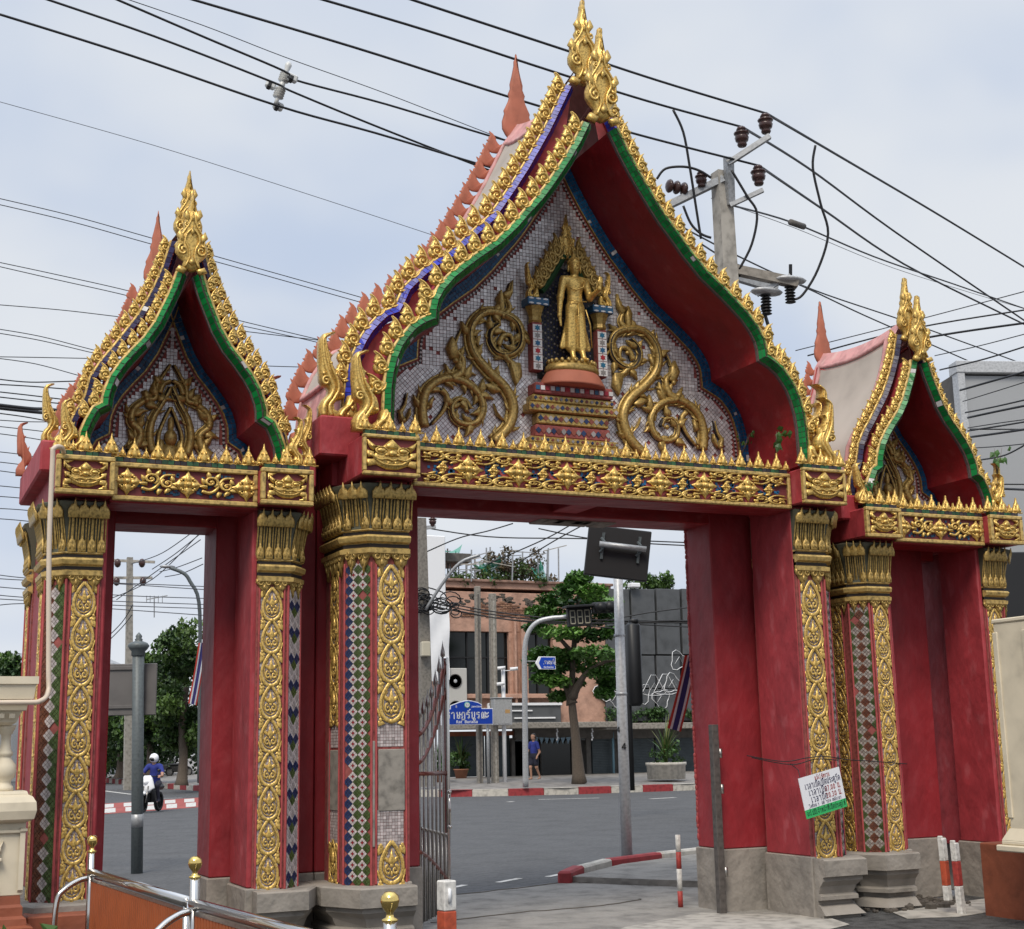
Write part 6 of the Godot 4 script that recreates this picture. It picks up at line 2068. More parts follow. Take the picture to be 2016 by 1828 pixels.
func leaf_cloud(called: String, parent: Node, clumps: Array, n: int, size: float, cols: Array, flatness := 0.5):
	# clumps: [centre, radius vector]
	var st := S()
	leaf_shape(st, Transform3D(Basis(), Vector3(0, -0.5, 0)), 1.0, 0.34, Color(1, 1, 1))
	var mm := MultiMesh.new()
	mm.transform_format = MultiMesh.TRANSFORM_3D
	mm.use_colors = true
	mm.mesh = bake(st, M.leaf)
	mm.instance_count = n * clumps.size()
	var k := 0
	for c in clumps:
		var base: Color = cols[rng.randi() % cols.size()]
		for i in n:
			var d := Vector3(rng.randfn(), rng.randfn(), rng.randfn()).normalized() * pow(rng.randf(), 0.4)
			var p: Vector3 = c[0] + d * c[1]
			var e := Basis.from_euler(Vector3(rng.randf_range(-1.0, 1.0) * flatness + PI / 2 * (1.0 - flatness * 0.5), rng.randf() * TAU, rng.randf_range(-0.8, 0.8)))
			mm.set_instance_transform(k, Transform3D(e * Basis.from_scale(Vector3.ONE * size * rng.randf_range(0.7, 1.3)), p))
			mm.set_instance_color(k, jit(base, 0.35))
			k += 1
	var o := MultiMeshInstance3D.new()
	o.multimesh = mm
	o.name = called
	parent.add_child(o, true)
	return o
func trunk_mesh(st: SurfaceTool, path: Array, r0: float, r1: float, n := 9):
	smooth(st, 1)
	var q := curve(path, 4)
	var r := []
	for i in q.size():
		var t := i / float(q.size() - 1)
		r.append(lerpf(r0, r1, t) * (1.0 + 0.5 * exp(-t * 14.0)) * rng.randf_range(0.94, 1.06))
	tube(st, q, r, n)

func build_street():
	# ---- street tree with tiered crown
	var base := at_y(1140, 1540, 0.3)
	var t := thing("street_tree", "street tree with tiered bright green crown in front of the pink building", "tree", base)
	var dep := (base - cam_c).dot(cam_f)
	var loc := func(u: float, v: float, dz := 0.0) -> Vector3: return at(u, v, dep + dz) - base
	var st := S()
	trunk_mesh(st, [Vector3.ZERO, loc.call(1133, 1450), loc.call(1126, 1380), loc.call(1128, 1300), loc.call(1135, 1210), loc.call(1140, 1150)], 0.2, 0.05)
	trunk_mesh(st, [loc.call(1126, 1385), loc.call(1110, 1340, 0.3), loc.call(1085, 1310, 0.5), loc.call(1060, 1300, 0.5)], 0.16, 0.03, 7)
	trunk_mesh(st, [loc.call(1127, 1370), loc.call(1150, 1330, -0.4), loc.call(1185, 1305, -0.5), loc.call(1210, 1300, -0.6)], 0.15, 0.03, 7)
	trunk_mesh(st, [loc.call(1130, 1290), loc.call(1100, 1255, -0.5), loc.call(1065, 1235, -0.7)], 0.1, 0.02, 6)
	trunk_mesh(st, [loc.call(1133, 1260), loc.call(1165, 1230, 0.5), loc.call(1200, 1215, 0.6)], 0.1, 0.02, 6)
	obj("trunk", st, M.bark, t)
	var cl := []
	for q in [[1140, 1140, 26, 14], [1118, 1160, 28, 12], [1165, 1165, 30, 14], [1090, 1180, 34, 13], [1140, 1185, 44, 14], [1195, 1190, 30, 12], [1070, 1205, 34, 12], [1120, 1215, 40, 12], [1180, 1215, 40, 13], [1060, 1235, 28, 10], [1105, 1245, 44, 12], [1160, 1250, 38, 11], [1205, 1245, 24, 10], [1075, 1285, 34, 11], [1055, 1300, 26, 10], [1115, 1290, 36, 12], [1170, 1285, 44, 12], [1210, 1300, 32, 11], [1085, 1315, 40, 11], [1140, 1310, 40, 12], [1185, 1325, 30, 11], [1095, 1340, 28, 10], [1068, 1335, 22, 8], [1200, 1345, 24, 12], [1100, 1370, 22, 8], [1190, 1365, 18, 9], [1128, 1345, 24, 9]]:
		var dz := rng.randf_range(-1.2, 1.2)
		var p: Vector3 = loc.call(q[0], q[1], dz)
		var k := (dep + dz) / FOC
		cl.append([p, Vector3(q[2] * k * 1.12, q[3] * k * 1.25, q[2] * k)])
	stuff(leaf_cloud("crown", t, cl, 300, 0.24, [Color(0.075, 0.17, 0.03), Color(0.11, 0.23, 0.04), Color(0.05, 0.12, 0.025)], 0.55))
	# ---- trees down the left-hand street
	var i := 0
	for q in [[365, 1225, 70, 60.0, 150, 6.2, "dense green tree nearest the left gate's red pier, in the left street"], [300, 1290, 62, 68.0, 120, 4.6, "rounded green tree behind the blank signboard in the left street"], [238, 1385, 48, 80.0, 70, 3.0, "dark low tree farthest down the left street"], [15, 1300, 30, 90.0, 40, 4.0, "far dark tree at the left edge beyond the balustrade"]]:
		var d: float = q[3]
		var c := at(q[0], q[1] + 60, d)
		var tr := thing("roadside_tree", q[6], "tree", Vector3(c.x, 0.3, c.z), "trees along the left street")
		st = S()
		trunk_mesh(st, [Vector3.ZERO, Vector3(0.05, 1.2, 0), Vector3(-0.05, 2.4, 0), Vector3(0.1, c.y * 0.7, 0)], 0.22, 0.12)
		obj("trunk", st, M.bark, tr)
		cl = []
		var nn := 46 if i < 2 else 22
		for k in nn:
			var px: float = q[2]
			var u: float = q[0] + rng.randf_range(-1, 1) * px * (0.9 if i > 0 else 0.75)
			var top: float = q[1] + absf(u - q[0]) * 0.5 if i > 0 else 1210 + (392 - u) * 0.75
			var v := rng.randf_range(top, q[1] + q[4] * 1.6)
			var p := at(u, v, d + rng.randf_range(-2.0, 2.0)) - tr.position
			var r := rng.randf_range(0.5, 0.95) * d / 70.0
			cl.append([p, Vector3(r, r * 0.8, r)])
		stuff(leaf_cloud("crown", tr, cl, 190, 0.26 * d / 65.0, [Color(0.055, 0.11, 0.02), Color(0.035, 0.075, 0.015), Color(0.075, 0.135, 0.025), Color(0.02, 0.05, 0.012)], 0.8))
		i += 1
	# far hedge mass under the trees
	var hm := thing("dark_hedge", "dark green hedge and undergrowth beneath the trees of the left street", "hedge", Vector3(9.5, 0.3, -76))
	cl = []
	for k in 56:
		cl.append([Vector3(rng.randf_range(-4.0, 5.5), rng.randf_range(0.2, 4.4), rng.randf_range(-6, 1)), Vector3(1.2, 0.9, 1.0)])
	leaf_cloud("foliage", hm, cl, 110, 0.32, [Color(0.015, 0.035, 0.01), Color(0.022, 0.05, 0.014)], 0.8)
	hm.set_meta("kind", "stuff")
	# ---- sign pole with its blank back board
	var pb := Vector3(-2.66, 0, -9.9)
	t = thing("sign_pole", "dark grey pole with knobbed cap carrying the back of a signboard", "sign", pb)
	st = S()
	smooth(st, 1)
	tube(st, [Vector3(0.02, -0.05, 0), Vector3(-0.09, 3.12, 0.15)], 0.085, 12)
	obj("pole", st, M.greypaint, t)
	st = S()
	smooth(st, 1)
	lathe(st, [[0.09, 3.05], [0.1, 3.06], [0.1, 3.12], [0.13, 3.15], [0.16, 3.2], [0.13, 3.24], [0.05, 3.27], [0.06, 3.29], [0.04, 3.31], [0.05, 3.34], [0.03, 3.37], [0.0, 3.4]], 14, Transform3D(Basis(), Vector3(-0.09, 0, 0.15)))
	obj("cap", st, M.greypaint, t)
	st = S()
	smooth(st, 1)
	tube(st, [Vector3(-0.002, 0.62, 0.03), Vector3(-0.008, 0.80, 0.04)], 0.0875, 12)
	obj("pale_band", st, M.galv, t)
	st = S()
	box(st, Vector3(-0.95, 2.2, 0.0), Vector3(0.33, 2.95, 0.03), 0.01, Transform3D(Basis(Vector3.UP, -0.42), Vector3(-0.1, 0, -0.02)))
	obj("board_back", st, M.signback, t)
	for y in [2.3, 2.86]:
		st = S()
		box(st, Vector3(-0.95, y, 0.03), Vector3(0.1, y + 0.05, 0.055), 0.004, Transform3D(Basis(Vector3.UP, -0.42), Vector3(-0.1, 0, -0.02)))
		obj("stiffener", st, M.signback, t)
	# ---- signal pole with the back of a display
	var sp := Vector3(3.69, 0, -6.87)
	t = thing("signal_pole", "pale steel pole with a crossbar holding the back of a black display panel", "traffic signal", sp)
	st = S()
	smooth(st, 1)
	tube(st, [Vector3(0, 0, 0), Vector3(0.0, 2.1, 0.0), Vector3(0.0, 4.32, 0.02)], [0.082, 0.078, 0.068], 14)
	obj("pole", st, M.galvlight, t)
	var ca := at(1180, 1070, 19.7) - sp
	var cb := at(1272, 1081, 19.7) - sp
	st = S()
	smooth(st, 1)
	tube(st, [ca, cb], 0.042, 12)
	obj("crossbar", st, M.galv, t)
	var bx := frame(cb - ca, Vector3.UP, (ca + cb) / 2)
	st = S()
	box(st, Vector3(-0.50, -0.44, -0.22), Vector3(0.40, 0.28, -0.1), 0.012, bx)
	obj("panel_back", st, M.black, t)
	for e in [-0.28, 0.24]:
		st = S()
		bar(st, bx * Vector3(e, -0.2, -0.08), bx * Vector3(e, 0.18, -0.08), 0.03)
		bar(st, bx * Vector3(e - 0.03, 0.1, -0.07), bx * Vector3(e + 0.02, 0.04, -0.01), 0.025)
		bar(st, bx * Vector3(e - 0.03, -0.1, -0.07), bx * Vector3(e + 0.02, -0.04, -0.01), 0.025)
		obj("clamp", st, M.greypaint, t)
	st = S()
	smooth(st, 1)
	for y in [2.35, 3.2]:
		lathe(st, [[0.083, y], [0.083, y + 0.04]], 14)
	obj("strap", st, M.galv, t)
	var f4 := Transform3D(Basis(Vector3.UP, -0.45), Vector3(-0.035, 1.62, 0.083))
	latin("4", 0.13, M.black, "number", t, f4)
	latin("4", 0.11, M.black, "number", t, Transform3D(Basis(Vector3.UP, -1.2), Vector3(-0.085, 1.86, 0.02)))
	# black signal head, seen from behind
	var bs := at(1250, 1300, 33)
	t = thing("traffic_light", "tall black rounded signal head seen from behind, right of the pale pole", "traffic signal", bs)
	st = S()
	smooth(st, 1)
	var kk := 33 / FOC
	box(st, Vector3(-16 * kk, -88 * kk, -0.15), Vector3(12 * kk, 75 * kk, 0.15), 0.08)
	obj("housing", st, M.black, t)
	st = S()
	smooth(st, 1)
	lathe(st, [[0.0, 72 * kk], [10 * kk, 74 * kk], [11 * kk, 80 * kk], [0, 84 * kk]], 10)
	tube(st, [Vector3(-3 * kk, -3.0, -0.3), Vector3(-3 * kk, 60 * kk, -0.3)], 0.07, 8)
	obj("bracket", st, M.black, t)
	# ---- curved lamp arm with the countdown signal
	var lb := at_y(1035, 1548, 0.27)
	t = thing("traffic_signal", "curved pale pole carrying a black countdown box with digits and signal lamps", "traffic signal", lb)
	var ld := (lb - cam_c).dot(cam_f)
	var lp := func(u: float, v: float) -> Vector3: return at(u, v, ld) - lb
	st = S()
	smooth(st, 1)
	var path := curve([Vector3.ZERO, lp.call(1034, 1450), lp.call(1033, 1340), lp.call(1033, 1280), lp.call(1040, 1245), lp.call(1058, 1224), lp.call(1085, 1216), lp.call(1115, 1213), lp.call(1180, 1200)], 5)
	tube(st, path, taper(0.105, 0.06, path.size()), 10)
	obj("pole", st, M.galvlight, t)
	var bk := ld / FOC
	var bc: Vector3 = lp.call(1136, 1215)
	var ff := frame(Vector3(0.985, 0.06, 0.17), Vector3.UP, bc + Vector3(0, 0, 0.15))
	st = S()
	box(st, Vector3(-24 * bk, -18 * bk, -0.12), Vector3(24 * bk, 18 * bk, 0.1), 0.02, ff)
	box(st, Vector3(-32 * bk, 18 * bk, -0.1), Vector3(34 * bk, 22 * bk, 0.45), 0.01, ff)
	obj("countdown_box", st, M.black, t)
	var glow := mat(Color(0.36, 0.33, 0.25), 0.5)
	for c in 3:
		st = S()
		var x := (-15 + c * 15) * bk
		var h := 12.5 * bk
		var w := 4.6 * bk
		for sgm in [[-w, h, w, h], [-w, 0, w, 0], [-w, -h, w, -h], [-w, h, -w, 0], [w, h, w, 0], [-w, 0, -w, -h], [w, 0, w, -h]]:
			bar(st, ff * Vector3(x + sgm[0], sgm[1], 0.11), ff * Vector3(x + sgm[2], sgm[3], 0.11), 2.2 * bk, 0.02)
		obj("digit", st, glow, t)
	var sc: Vector3 = lp.call(1187, 1196)
	var fs := frame(Vector3(0.985, 0.07, 0.17), Vector3.UP, sc + Vector3(0, 0, 0.2))
	st = S()
	box(st, Vector3(-27 * bk, -11 * bk, -0.15), Vector3(30 * bk, 11 * bk, 0.05), 0.04, fs)
	obj("lamp_housing", st, M.black, t)
	for c in 3:
		st = S()
		smooth(st, 1)
		lathe(st, [[8.5 * bk, 0.0], [9 * bk, 0.1], [9 * bk, 0.45]], 12, fs * Transform3D(Basis(Vector3.RIGHT, PI / 2), Vector3((-17 + c * 18) * bk, 0, 0.02)))
		obj("lamp_hood", st, M.black, t)
	# ---- concrete posts, camera pole, box, name board
	var labels := ["weathered twin concrete post left of the camera pole", "second weathered concrete post with a pale strip, touching the grey cabinet", "slim grey pipe post of the blue name board", "grey pipe standing beside the grey cabinet"]
	i = 0
	for q in [[945, 1543, 1145, 0.2, M.concrete], [975, 1542, 1160, 0.24, M.concrete], [993, 1541, 1330, 0.1, M.galv], [846, 1550, 1300, 0.1, M.galv]]:
		var b := at_y(q[0], q[1], 0.28)
		var tp := at(q[0] - 3, q[2], (b - cam_c).dot(cam_f))
		t = thing("utility_post", labels[i] if i < 3 else "grey pipe post behind the bars of the gate leaf", "post", b)
		st = S()
		box(st, Vector3(-q[3] / 2, -0.1, -q[3] / 2), Vector3(q[3] / 2, tp.y - b.y, q[3] / 2), 0.02)
		obj("post", st, q[4], t)
		if q[3] > 0.15:
			st = S()
			box(st, Vector3(-q[3] * 0.2, 0.0, q[3] / 2 - 0.01), Vector3(q[3] * 0.15, tp.y - b.y - 0.3, q[3] / 2 + 0.015), 0.005)
			obj("groove_strip", st, M.concretelight if i == 1 else M.greydark, t)
		i += 1
	# name board
	var nb := at(922, 1403, 52)
	var k5 := 52 / FOC
	t = thing("name_board", "blue junction name board with arched top and white Thai lettering", "sign", nb)
	var out := PackedVector2Array()
	for p in [[-56, -23], [52, -23], [52, 9], [29, 9], [29, 17], [20, 21], [8, 24], [0, 25], [-8, 24], [-20, 21], [-37, 15], [-37, 9], [-56, 9]]:
		out.append(Vector2(p[0], p[1]) * k5)
	var nf := Transform3D(Basis(Vector3.UP, -0.08), Vector3.ZERO)
	st = S()
	puff(st, out, 0.05, 0.01, nf.translated_local(Vector3(0, 0, -0.06)))
	obj("border", st, M.letter, t)
	st = S()
	var inn := PackedVector2Array()
	for p in [[-54.5, -21.5], [50.5, -21.5], [50.5, 7.5], [27.5, 7.5], [27.5, 15.8], [19.5, 19.6], [8, 22.5], [0, 23.5], [-8, 22.5], [-19.5, 19.6], [-35.5, 13.8], [-35.5, 7.5], [-54.5, 7.5]]:
		inn.append(Vector2(p[0], p[1]) * k5)
	puff(st, inn, 0.012, 0.003, nf.translated_local(Vector3(0, 0, -0.009)))
	obj("blue_panel", st, M.bluesign, t)
	st = S()
	lettering(st, "ราษฎร์บูรณะ", nf * Transform3D(Basis(), Vector3(-2 * k5, -4.5 * k5, 0.006)), 11.5 * k5, 0.98, 0.95)
	obj("lettering", st, M.letter, t)
	st = S()
	lettering(st, "แยก", nf * Transform3D(Basis(), Vector3(-20 * k5, 13 * k5, 0.006)), 4.2 * k5, 1.1, 0.9)
	obj("lettering", st, M.letter, t)
	latin("Rat  Burana", 8.0 * k5, M.letter, "lettering", t, nf * Transform3D(Basis(), Vector3(-3 * k5, -17 * k5, 0.004)))
	latin("Junction", 5.0 * k5, M.letter, "lettering", t, nf * Transform3D(Basis(), Vector3(17 * k5, 12.5 * k5, 0.004)))
	st = S()
	smooth(st, 1)
	lathe(st, [[0, 0.012], [6 * k5, 0.012], [6.5 * k5, 0.0]], 20, nf * Transform3D(Basis(Vector3.RIGHT, PI / 2), Vector3(-2 * k5, 15.5 * k5, 0)))
	obj("emblem_disc", st, mat(Color(0.1, 0.36, 0.3), 0.5), t)
	st = S()
	lathe(st, [[2.6 * k5, 0.012], [2.6 * k5, 0.016], [4.6 * k5, 0.016], [4.6 * k5, 0.012]], 20, nf * Transform3D(Basis(Vector3.RIGHT, PI / 2), Vector3(-2 * k5, 15.5 * k5, 0)))
	box(st, Vector3(-3.0 * k5, 13.2 * k5, 0.014), Vector3(-1.0 * k5, 17.8 * k5, 0.018), 0.0, nf)
	obj("emblem", st, M.letter, t)
	for x in [-48.0, 44.0]:
		st = S()
		smooth(st, 1)
		tube(st, [Vector3(x * k5, -nb.y + 0.2, -0.12), Vector3(x * k5, 5 * k5, -0.12)], 0.06, 8)
		obj("leg", st, M.galv, t)
	# arrow street sign on the lamp pole
	var sgn := at(1074, 1305, ld - 0.2)
	t = thing("arrow_sign", "small blue arrow street sign pointing left beside the tree", "sign", sgn)
	st = S()
	puff(st, P([-22 * bk, 0, -14 * bk, 13 * bk, 22 * bk, 13 * bk, 22 * bk, -12 * bk, -14 * bk, -12 * bk]), 0.04, 0.008, Transform3D(Basis(), Vector3(0, 0, -0.03)))
	obj("border", st, M.letter, t)
	st = S()
	puff(st, P([-15 * bk, 0, -9.5 * bk, 11.5 * bk, 20.5 * bk, 11.5 * bk, 20.5 * bk, -10.5 * bk, -9.5 * bk, -10.5 * bk]), 0.012, 0.003, Transform3D(Basis(), Vector3(0, 0, 0.006)))
	obj("blue_panel", st, M.bluesign, t)
	st = S()
	lettering(st, "ถ.ราษฎร์บู", Transform3D(Basis(), Vector3(6 * bk, 1.5 * bk, 0.018)), 6.5 * bk, 0.72, 0.85)
	obj("lettering", st, M.letter, t)
	latin("Rat Burana", 4.0 * bk, M.letter, "lettering", t, Transform3D(Basis(), Vector3(6 * bk, -7.5 * bk, 0.018)))
	st = S()
	bar(st, Vector3(-40 * bk, 4 * bk, -0.06), Vector3(15 * bk, 4 * bk, -0.06), 0.04)
	obj("arm", st, M.galv, t)
	# camera pole with cabinet
	var cbx := at_y(993, 1541, 0.28)
	var cd := (cbx - cam_c).dot(cam_f) - 0.3
	cbx = at(1000, 1541, cd)
	cbx.y = 0.28
	t = thing("camera_pole", "white pole with security cameras and a light grey equipment cabinet", "post", cbx)
	var ck := cd / FOC
	var top := at(996, 1312, cd) - cbx
	st = S()
	smooth(st, 1)
	tube(st, [Vector3(-0.12, 0, 0), Vector3(-0.12, 0.0, 0) + Vector3(0, top.y, 0)], 0.075, 10)
	obj("pole", st, M.white, t)
	for q in [[-0.4, top.y - 0.02, 0.1], [0.12, top.y - 0.05, 0.12], [-0.45, top.y - 0.62, 0.12]]:
		st = S()
		smooth(st, 1)
		tube(st, [Vector3(q[0], q[1], q[2]), Vector3(q[0] + 0.28, q[1] + 0.02, q[2] + 0.12)], 0.065, 8)
		bar(st, Vector3(q[0] + 0.2, q[1] - 0.03, q[2]), Vector3(-0.12, q[1] - 0.06, 0), 0.03)
		obj("camera", st, M.white, t)
	st = S()
	var ca2 := at(983, 1373, cd - 0.3) - cbx
	var cb2 := at(1021, 1426, cd - 0.3) - cbx
	box(st, Vector3(ca2.x, cb2.y, -0.05), Vector3(cb2.x, ca2.y, 0.3), 0.015)
	obj("cabinet", st, M.galvlight, t)
	st = S()
	box(st, Vector3(ca2.x - 0.03, ca2.y, -0.08), Vector3(cb2.x + 0.03, ca2.y + 0.03, 0.34), 0.008)
	box(st, Vector3(ca2.x + 0.14, cb2.y + 0.05, 0.3), Vector3(cb2.x - 0.04, ca2.y - 0.05, 0.312), 0.006)
	obj("cabinet_door", st, M.galvlight, t)
	st = S()
	box(st, Vector3(cb2.x - 0.1, (ca2.y + cb2.y) / 2 - 0.06, 0.313), Vector3(cb2.x - 0.3, (ca2.y + cb2.y) / 2 + 0.08, 0.316))
	obj("warning_label", st, mat(Color(0.5, 0.3, 0.12), 0.6), t)
	build_rider()
	build_woman()
	# parked motorbikes far left
	for q in [[330, 1507, "dark motorbike parked under the trees of the left street"], [352, 1512, "second dark motorbike parked behind the first under the trees"]]:
		var mp := at_y(q[0], q[1] + 16, 0.25)
		motorbike(thing("parked_motorbike", q[2], "motorbike", mp, "motorbikes parked under the trees"), 0.9, M.black, M.rubber)
	# flags
	flag("tricolour flag hanging on a leaning staff beyond the right pier of the central gate", [at(1352, 1290, 16.2), at(1322, 1440, 16.2)], 0.3)
	flag("small tricolour flag tip showing left of the left gate's inner red pier", [at(394, 1265, 40), at(376, 1390, 40)], 0.4)

func flag(label: String, ends: Array, w: float):
	var t := thing("flag", label, "flag", ends[0])
	var d: Vector3 = ends[1] - ends[0]
	var cols := [M.flagred, M.white, M.flagblue, M.white, M.flagred]
	var cut := [0.0, 0.17, 0.33, 0.67, 0.83, 1.0]
	for k in 5:
		var st := S()
		smooth(st, 1)
		var rows := []
		for i in 11:
			var a := i / 10.0
			var row := []
			for j in 5:
				var c := lerpf(cut[k], cut[k + 1], j / 4.0)
				var sway := sin(a * 5.0 + c * 7.0) * 0.05 * w + sin(c * 11.0) * 0.05 * w
				row.append(d * a * 0.95 + Vector3(-0.1 + c * 0.62 + a * a * -0.12, -0.15 * c + 0.2 * c * (1.0 - a), sway) * w)
			rows.append(row)
		for i in 10:
			for j in 4:
				quad(st, rows[i][j], rows[i][j + 1], rows[i + 1][j + 1], rows[i + 1][j])
		obj("stripe", st, cols[4 - k], t)
	var st := S()
	smooth(st, 1)
	tube(st, [Vector3(0.62 * w, 0.15, 0), Vector3(0.62 * w, 0.15, 0) + Vector3(d.x * -0.6, -3.0, 0.1)], 0.018, 6)
	obj("staff", st, M.galv, t)

func motorbike(t: Node3D, turn: float, body: Material, trim: Material):
	var x := Transform3D(Basis(Vector3.UP, turn), Vector3.ZERO)   # the bike points along +z
	for z in [0.62, -0.6]:
		var st := S()
		smooth(st, 1)
		lathe(st, [[0.2, -0.04], [0.27, -0.05], [0.29, 0.0], [0.27, 0.05], [0.2, 0.04], [0.2, -0.04]], 18, x * Transform3D(Basis(Vector3(0, 0, 1), PI / 2), Vector3(0, 0.29, z)))
		var w := obj("wheel", st, M.rubber, t)
		st = S()
		lathe(st, [[0.0, -0.03], [0.06, -0.035], [0.19, -0.015], [0.19, 0.015], [0.06, 0.035], [0, 0.03]], 14, x * Transform3D(Basis(Vector3(0, 0, 1), PI / 2), Vector3(0, 0.29, z)))
		obj("rim", st, M.steeldull, w)
	var st := S()
	smooth(st, 1)
	for s in [-1.0, 1.0]:
		tube(st, [x * Vector3(s * 0.07, 0.29, 0.62), x * Vector3(s * 0.07, 0.75, 0.42)], 0.022, 6)
	obj("fork", st, M.steeldull, t)
	st = S()
	smooth(st, 1)
	ball(st, x * Vector3(0, 0.55, 0.6), Vector3(0.07, 0.06, 0.2), 8, 5)
	loft(st, [[x * Vector3(-0.05, 0.55, 0.5), x * Vector3(0.05, 0.55, 0.5), x * Vector3(0.05, 0.52, 0.42), x * Vector3(-0.05, 0.52, 0.42)], [x * Vector3(-0.24, 0.72, 0.42), x * Vector3(0.24, 0.72, 0.42), x * Vector3(0.22, 0.68, 0.28), x * Vector3(-0.22, 0.68, 0.28)], [x * Vector3(-0.16, 0.95, 0.4), x * Vector3(0.16, 0.95, 0.4), x * Vector3(0.14, 0.95, 0.25), x * Vector3(-0.14, 0.95, 0.25)], [x * Vector3(-0.09, 1.05, 0.32), x * Vector3(0.09, 1.05, 0.32), x * Vector3(0.08, 1.04, 0.22), x * Vector3(-0.08, 1.04, 0.22)]])
	obj("fairing", st, body, t)
	st = S()
	smooth(st, 1)
	for s in [-1.0, 1.0]:
		loft(st, [[x * Vector3(s * 0.22, 0.72, 0.34), x * Vector3(s * 0.18, 0.7, 0.42), x * Vector3(s * 0.12, 0.3, 0.3), x * Vector3(s * 0.2, 0.34, 0.2)], [x * Vector3(s * 0.17, 0.65, 0.15), x * Vector3(s * 0.14, 0.66, 0.15), x * Vector3(s * 0.1, 0.28, 0.1), x * Vector3(s * 0.15, 0.3, 0.05)]])
	obj("leg_shield", st, trim, t)
	st = S()
	smooth(st, 1)
	ball(st, x * Vector3(0, 0.87, 0.415), Vector3(0.1, 0.07, 0.05), 10, 6)
	obj("headlight", st, M.letter, t)
	st = S()
	box(st, x.basis.x * 0.0 + Vector3(-0.13, 0.62, -0.75), Vector3(0.13, 0.78, 0.0), 0.06, x)
	obj("seat", st, M.black, t)
	st = S()
	box(st, Vector3(-0.1, 0.28, -0.45), Vector3(0.1, 0.6, 0.2), 0.05, x)
	obj("engine_body", st, trim, t)
	st = S()
	smooth(st, 1)
	tube(st, [x * Vector3(-0.34, 1.0, 0.2), x * Vector3(-0.1, 1.03, 0.3), x * Vector3(0.1, 1.03, 0.3), x * Vector3(0.34, 1.0, 0.2)], 0.016, 6)
	obj("handlebar", st, M.black, t)
	for s in [-1.0, 1.0]:
		st = S()
		smooth(st, 1)
		tube(st, [x * Vector3(s * 0.24, 1.02, 0.26), x * Vector3(s * 0.3, 1.16, 0.24)], 0.008, 5)
		ball(st, x * Vector3(s * 0.31, 1.19, 0.24), Vector3(0.055, 0.04, 0.02), 8, 5)
		obj("mirror", st, M.black, t)

func body(t: Node3D, bones: Array, m: Material, called: String, cell := 0.02, k := 0.035):
	var st := S()
	skin_mesh(st, bones, cell, k)
	return obj(called, st, m, t)
func build_rider():
	var p := at_y(297, 1598, -0.03)
	var turn := -0.55
	motorbike(thing("motorbike", "white-faced motorbike ridden across the junction, seen head-on", "motorbike", p), turn, M.white, M.black)
	var t := thing("person", "rider in a blue shirt and white helmet on the white-faced motorbike", "person", p)
	var x := Basis(Vector3.UP, turn)
	var v := func(a: float, b: float, c: float) -> Vector3: return x * Vector3(a, b, c)
	var legs := []
	for s in [-1.0, 1.0]:
		legs.append([v.call(s * 0.1, 0.82, -0.3), v.call(s * 0.22, 0.76, 0.12), 0.095, 0.07])
		legs.append([v.call(s * 0.22, 0.76, 0.12), v.call(s * 0.23, 0.36, 0.02), 0.065, 0.045])
		legs.append([v.call(s * 0.23, 0.33, 0.0), v.call(s * 0.25, 0.29, 0.18), 0.045, 0.035])
	var torso := [[v.call(0, 0.84, -0.32), v.call(0, 1.05, -0.26), 0.14, 0.15], [v.call(0, 1.05, -0.26), v.call(0, 1.25, -0.2), 0.15, 0.13], [v.call(-0.14, 1.3, -0.18), v.call(0.14, 1.3, -0.18), 0.085, 0.085]]
	for s in [-1.0, 1.0]:
		torso.append([v.call(s * 0.19, 1.29, -0.18), v.call(s * 0.29, 1.13, -0.08), 0.075, 0.062])
	var arms := [[v.call(0, 1.32, -0.17), v.call(0, 1.45, -0.14), 0.055, 0.055], [v.call(0, 1.48, -0.13), v.call(0, 1.53, -0.13), 0.085, 0.095]]
	for s in [-1.0, 1.0]:
		arms.append([v.call(s * 0.29, 1.12, -0.08), v.call(s * 0.33, 1.03, 0.05), 0.045, 0.04])
		arms.append([v.call(s * 0.33, 1.03, 0.05), v.call(s * 0.31, 1.02, 0.2), 0.038, 0.03])
		for f in 4:
			arms.append([v.call(s * (0.27 + f * 0.022), 1.03, 0.2), v.call(s * (0.27 + f * 0.022), 0.985, 0.225), 0.012, 0.01])
	var m: MeshInstance3D = body(t, arms + torso.map(func(b): return [b[0], b[1], b[2] * 0.85, b[3] * 0.85]) + legs.map(func(b): return [b[0], b[1], b[2] * 0.9, b[3] * 0.9]), M.skin, "body", 0.016)
	body(m, torso, M.clothblue, "shirt")
	body(m, legs.slice(0, 6), M.clothnavy, "trousers")
	var st := S()
	smooth(st, 1)
	ball(st, v.call(0, 1.54, -0.14), Vector3(0.135, 0.14, 0.15), 14, 9)
	obj("helmet", st, M.letter, m)
	st = S()
	smooth(st, 1)
	ball(st, v.call(0, 1.51, -0.05), Vector3(0.1, 0.065, 0.07), 12, 7)
	obj("visor", st, M.glassdark, m)
